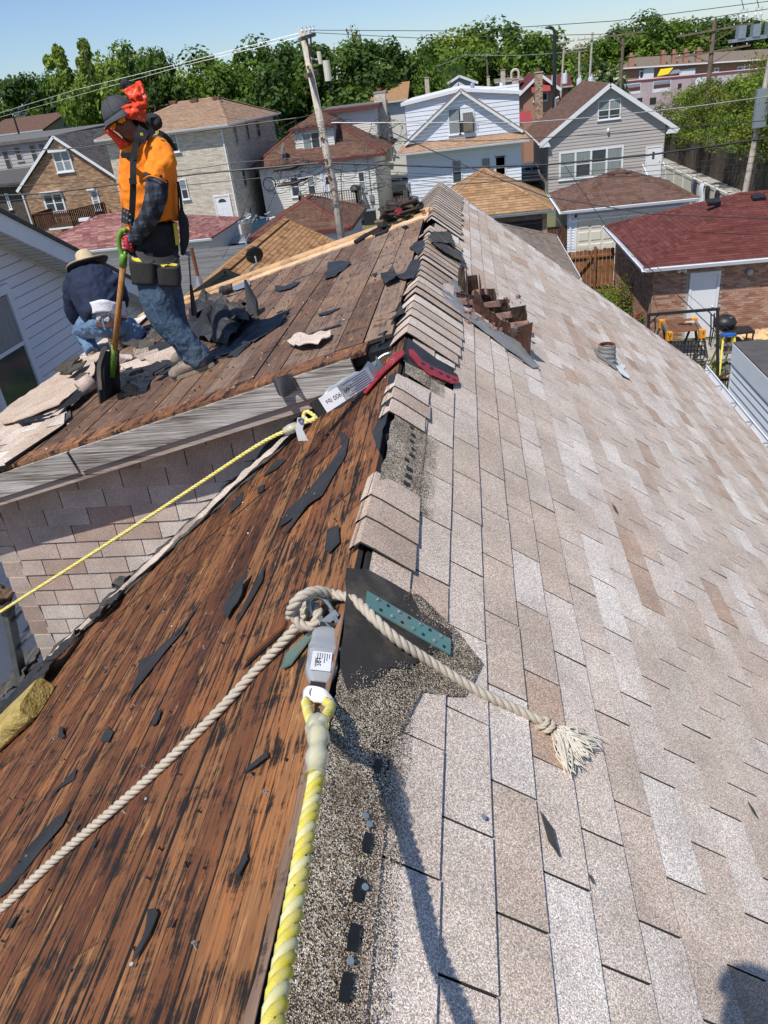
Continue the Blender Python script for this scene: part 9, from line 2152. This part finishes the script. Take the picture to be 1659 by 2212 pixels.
# tool belt and pouches
def pouch(x0,x1,y0,y1,dy,parent):
    A_, B_, C_, D_ = w(x0,y0,dy), w(x1,y0+6,dy), w(x1-8,y1,dy), w(x0+14,y1,dy); c_ = (A_+B_+C_+D_)/4; wx = (B_-A_).length/2; hz = (A_-D_).length/2
    b = MB(); ax = (B_-A_).normalized(); up = (A_-D_).normalized()
    def fn(a,q_):
        th_ = a*2*math.pi; s_ = 1-.10*(1-q_)-.02*math.sin(q_*8); r2 = .055*(1-.2*(1-q_)); return c_+ax*wx*s_*math.copysign(abs(math.cos(th_))**.6,math.cos(th_))+up*(hz*(2*q_-1)+(.012*math.cos(2*th_) if q_ > .9 else 0))-vd*r2*math.copysign(abs(math.sin(th_))**.7,math.sin(th_))
    b.grid(fn,28,8); b.poly([fn(k/28,0) for k in range(28)]); o = b.build('pouch',M['pouch'],parent,smooth=True); o.modifiers.new('thickness','SOLIDIFY').thickness = .005
    b = MB(); b.tube([fn(k/28,1) for k in range(29)],.004,6); b.build('piping',M['capgray'],o)
    b = MB(); b.grid(lambda a,q_:c_+ax*wx*.9*(2*a-1)+up*(hz*(.80+.24*q_)+.012*noise.noise(Vector((a*6+x0,q_*3,0))))+vd*(.035*(q_-.2)+.015*math.sin(a*9)),14,5); o2 = b.build('lining',M['yellowcloth'],o,smooth=True); o2.modifiers.new('thickness','SOLIDIFY').thickness = .004
    return o
pouch(530,700,1225,1390,-.16,pn); pouch(698,868,1262,1400,-.14,pn)
b = MB(); strap(b,[w(585,1165,-.12),w(620,1215,-.17),w(720,1238,-.18),w(810,1225,-.15),w(850,1190,-.08)],.045,.01,0); b.build('belt',M['pouch'],pn)
b = MB(); strap(b,[w(585,1185,-.13),w(625,1235,-.18),w(720,1258,-.19),w(815,1242,-.16),w(852,1205,-.09)],.006,.012,0); b.build('belt_piping',M['capgray'],pn)
# hammer hanging from the belt, long handled
t = thing('roofing_hammer','long thin hammer hanging head-up behind the standing worker','hammer',w(950,1590,0)); b = MB(); b.tube([w(925,1210,0),w(938,1400,0)],.006,8); b.build('shaft',M['alud'],t); b = MB(); b.tube([w(938,1400,0),w(950,1500,0),w(962,1600,.0)],[.010,.016,.022],8); b.build('grip',M['black'],t); b = MB(); b.tube([w(895,1185,0),w(935,1190,0)],[.010,.018],10); b.tube([w(895,1185,0),w(885,1200,0)],[.010,.004],6); b.build('head',M['galv'],t)
# shovel
t = thing('shovel','tear-off shovel with green D-grip and worn wooden shaft under the gloved hand','shovel',dp(415,2060)); Ys_ = -.06
top = w(485,1265,Ys_); bot = w(425,1850,Ys_+.1)
b = MB(); b.tint = .5; b.tube([top,bot],[.020,.021],14); b.build('shaft',M['ash'],t,smooth=True)
b = MB(); rr_ = random.Random(5)
b.tube([w(484,1275,Ys_),w(487,1215,Ys_),w(488,1190,Ys_)],[.024,.026,.022],12); b.tube(catmull([w(480,1200,Ys_),w(460,1140,Ys_),w(458,1080,Ys_),w(475,1038,Ys_),w(505,1030,Ys_)],5),.016,10); b.tube(catmull([w(492,1200,Ys_),w(515,1150,Ys_+.03),w(522,1090,Ys_+.05),w(515,1045,Ys_+.04),w(500,1030,Ys_)],5),.015,10); b.build('grip',M['greenplastic'],t,smooth=True,kind='stuff')
b = MB(); b.tube([w(428,1800,Ys_+.095),bot,w(415,2010,Ys_+.13)],[.023,.023,.019],12); b.build('socket',M['greenplastic'],t,smooth=True)
b = MB(); b.prism([w(370,2010,Ys_+.14),w(460,1990,Ys_+.14),w(470,2150,Ys_+.18),w(365,2170,Ys_+.18)],(0,.006,0)); b.build('blade',M['black'],t)

# ---------------- crouching worker
Y2 = 6.95
def v(x,y,dy=0): return atY(*cc(5,x,y),Y2+dy)
p2 = thing('person','crouching worker seen from behind in straw hat, navy shirt, sagging jeans and brown belt','person',v(400,1900))
blob('body',[('b',v(255,1275,.36),(.075,.09,.09)),('t',[v(265,1320,.32),v(280,1400,.15)],[.06,.07]),('t',[v(285,1350,.22),v(300,1450,.18),v(345,1600,.10)],[.09,.10,.09]),('t',[v(165,1370,.10),v(150,1520,.12),v(190,1660,.2),v(200,1720,.28)],[.04,.035,.03,.03]),('b',v(205,1745,.30),(.04,.04,.045)),('t',[v(430,1400,.12),v(470,1520,.2),v(470,1620,.35)],[.04,.035,.03]),('t',[v(290,1640,.08),v(230,1700,.25),v(285,1870,.02)],[.05,.045,.035]),('t',[v(430,1640,.10),v(570,1740,.15),v(480,1780,.04)],[.05,.045,.035])],.010,M['skin'],p2,3)
blob('shirt',[('t',[v(265,1310,.24),v(272,1350,.18),v(290,1430,.10),v(320,1540,.0),v(345,1570,-.02)],[.13,.225,.235,.205,.19],.85),('t',[v(175,1350,.12),v(140,1450,.10),v(150,1580,.14),v(185,1660,.22)],[.10,.082,.074,.058]),('t',[v(400,1350,.12),v(450,1440,.15),v(480,1540,.22)],[.10,.085,.07]),('t',[v(370,1500,.0),v(470,1590,.03),v(500,1600,.05)],[.12,.06,.03])],.012,M['navyshirt'],p2,3,.028,.10)
b = MB(); 
def hem(a,q_): return v(200+a*320,1560+14*math.sin(a*6)-30*math.sin(a*3.1)*0+45*q_-40*(1-q_)*0+ (-40*math.sin(a*math.pi)*.0),-.20*math.sin(math.pi*a)**.5-.02)
b.grid(lambda a,q_:v(192+a*300+(20*a)*q_,1505+75*q_+10*math.sin(a*9)+18*a*q_,.10-.30*math.sin(math.pi*min(1,a*.9+.05))**.6-.01*q_),22,5); o = b.build('undershirt',M['whitecloth'],p2,smooth=True); o.modifiers.new('thickness','SOLIDIFY').thickness = .006
b = MB(); b.grid(lambda a,q_:v(215+a*300,1565+65*q_+6*math.sin(a*13)+15*math.sin(a*3),.11-.285*math.sin(math.pi*min(1,a*.9+.05))**.6+.012*math.sin(a*30)),30,5); o = b.build('boxer_shorts',M['boxer'],p2,smooth=True); o.modifiers.new('thickness','SOLIDIFY').thickness = .006
b = MB(); strap(b,[v(225,1605,.02),v(260,1640,-.12),(v(340,1665,-.20)),v(430,1655,-.18),v(500,1612,-.02)],.045,.008,0); b.build('belt',pm('brown_belt',(.10,.035,.02),(.07,.025,.015),9,.5),p2)
blob('jeans',[('t',[v(345,1610,-.03),v(350,1660,-.03),v(350,1700,.0)],[.165,.175,.12],.9),('b',v(270,1665,.0),(.14,.14,.12)),('b',v(430,1670,.0),(.15,.14,.12)),('t',[v(270,1670,.04),v(205,1700,.28),v(215,1740,.30)],[.12,.09,.08]),('t',[v(215,1720,.30),v(255,1790,.15),v(280,1850,.04)],[.085,.072,.068]),('t',[v(440,1670,.04),v(540,1700,.1),v(595,1755,.12)],[.13,.10,.085]),('t',[v(590,1760,.12),v(540,1785,.06),v(480,1770,.02)],[.085,.075,.068])],.010,M['denimlight'],p2,3,.030,.07)
b = MB(); c_ = v(355,1665,-.215); b.bar(c_+Vector((0,0,-.05)),c_+Vector((0,0,.05)),.022,.008); b.build('belt_loop',M['denimlight'],p2)
# straw hat
hh = v(252,1268,.24); ht = MB(); tl = (u_*.84+vd*.48-r_*.30).normalized(); ux = tl.orthogonal().normalized(); uy = tl.cross(ux)
def fn(a,q_):
    th_ = a*2*math.pi; 
    if q_ < .5: k = q_/.5; R_ = .085*math.sin(k*math.pi/2)**.6; z = .15-.14*k**2.5; 
    else: k = (q_-.5)/.5; R_ = .085+.125*k; z = .01-.035*k*(1-k)*4*.5+.02*k*math.cos(2*th_)
    return hh+(ux*math.cos(th_)+uy*math.sin(th_))*R_+tl*z
ht.grid(fn,40,20); o = ht.build('straw_hat',M['straw'],p2,smooth=True); o.modifiers.new('thickness','SOLIDIFY').thickness = .005
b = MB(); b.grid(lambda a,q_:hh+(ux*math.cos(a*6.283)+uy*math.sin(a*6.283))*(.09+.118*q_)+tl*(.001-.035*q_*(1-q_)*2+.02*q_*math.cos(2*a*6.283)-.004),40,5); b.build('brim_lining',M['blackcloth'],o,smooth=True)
# boots: left flat on the roof, right with its sole towards the camera
fl = v(285,1905,.0); 
blob('boot',[('t',[v(285,1860,.04),v(283,1890,.03),v(278,1925,.06)],[.055,.055,.045]),('b',v(270,1935,.10),(.05,.10,.035)),('b',v(300,1930,.02),(.06,.06,.04))],.008,M['boot'],p2,3,.008,.03)
b = MB(); q0 = v(440,1810,-.12); R_ = Matrix((r_,-vd,u_)).transposed()
axb = (v(485,1880,-.1)-v(410,1740,-.1)).normalized(); sb = axb.cross(vd).normalized(); pr = []
for k in range(22): a = k/22*2*math.pi; pr.append(q0+axb*.145*math.cos(a)*(1-.05*math.sin(a)**2)+sb*.052*math.sin(a)*(1.1 if math.cos(a) < 0 else .95))
b.prism(pr,vd*.03); so = b.build('boot_sole',M['sole'],p2)
for k in range(9): c_ = q0+axb*(-.11+.0275*k)-vd*.003; b = MB(); b.bar(c_-sb*.038,c_+sb*.038,.012,.008,up=vd); b.build('tread_lug',M['boot'],so)
blob('boot',[('t',[q0+vd*.05-axb*.09,q0+vd*.06,q0+vd*.05+axb*.09],[.05,.052,.048]),('t',[q0+vd*.06,v(490,1770,.0)],[.055,.06])],.008,M['boot'],p2,3,.008,.03)
# knee pad straps and glove
b = MB(); c_ = v(205,1755,.26); blob('glove',[('b',c_,(.042,.05,.055)),('t',[c_,v(215,1790,.30)],[.03,.018]),('t',[c_,v(200,1795,.30)],[.03,.016])],.007,M['blackcloth'],p2,2)
t = thing('shingle_bar','dark flat bar held by the crouching worker at his left hand','pry bar',v(205,1800,.3)); b = MB(); b.bar(v(190,1700,.24),v(215,1790,.28),.05,.012); b.build('bar',M['rust'],t)

# ---------------- photographer, standing just behind the camera (casts the cap shadow at lower right)
p3_ = thing('person','photographer standing astride the ridge behind the camera, seen only as a shadow','person',(-.2,-.55,7.0))
hp = Vector((-.03,-.20,8.52))
blob('body',[('b',hp,(.078,.095,.11)),('t',[hp-Vector((0,.02,.08)),hp-Vector((0,.12,.34))],[.058,.06]),('t',[(-.02,-.34,8.12),(-.02,-.40,7.9),(-.02,-.45,7.7)],[.15,.15,.14]),('t',[(-.02-.17,-.36,8.12),(-.24,-.30,7.98),(-.12,-.10,8.22)],[.05,.042,.032]),('t',[(.15,-.36,8.12),(.22,-.32,7.95),(.06,-.12,8.20)],[.05,.042,.032]),('t',[(-.1,-.47,7.65),(-.5,-.55,7.2),(-.62,-.6,6.95)],[.09,.06,.05]),('t',[(.05,-.47,7.65),(.05,-.55,7.1),(.02,-.6,6.85)],[.09,.06,.05])],.012,M['skin'],p3_,3)
blob('shirt',[('t',[(-.02,-.34,8.15),(-.02,-.38,7.95),(-.02,-.45,7.62)],[.17,.175,.165],.8),('t',[(-.19,-.36,8.12),(-.25,-.30,7.98)],[.07,.06]),('t',[(.15,-.36,8.12),(.22,-.32,7.96)],[.07,.06])],.013,M['hivis'],p3_,3,.02,.1)
blob('jeans',[('b',(-.02,-.47,7.6),(.16,.14,.12)),('t',[(-.1,-.47,7.6),(-.42,-.53,7.28),(-.60,-.6,7.0)],[.11,.085,.07]),('t',[(.05,-.47,7.6),(.06,-.53,7.25),(.02,-.6,6.92)],[.11,.085,.07])],.013,M['denim'],p3_,3,.02,.08)
cm = MB(); cm.grid(lambda a,q_:hp+Vector((.10*math.sin(q_*1.57)*math.cos(a*6.283),.118*math.sin(q_*1.57)*math.sin(a*6.283),.03+.105*math.cos(q_*1.57))),28,10); o = cm.build('cap',M['capgray'],p3_,smooth=True); o.modifiers.new('thickness','SOLIDIFY').thickness = .004
b = MB(); b.prism([hp+Vector((.09*math.cos(a),.09+.08*math.sin(a),.035)) for a in [k*math.pi/8 for k in range(9)]],(0,0,.006)); b.build('brim',M['capgray'],p3_)
for s_, p_ in ((-1,(-.62,-.6,6.93)),(1,(.02,-.62,6.80))): blob('boot',[('t',[Vector(p_)+Vector((0,-.04,.03)),Vector(p_)+Vector((0,.14,.0))],[.05,.045])],.01,M['boot'],p3_,2)
ph = thing('phone','dark phone held up by the photographer behind the camera','phone',(0,-.05,8.28)); b = MB(); b.box((-.036,-.062,8.29),(.036,-.053,8.42)); b.build('case',M['black'],ph)
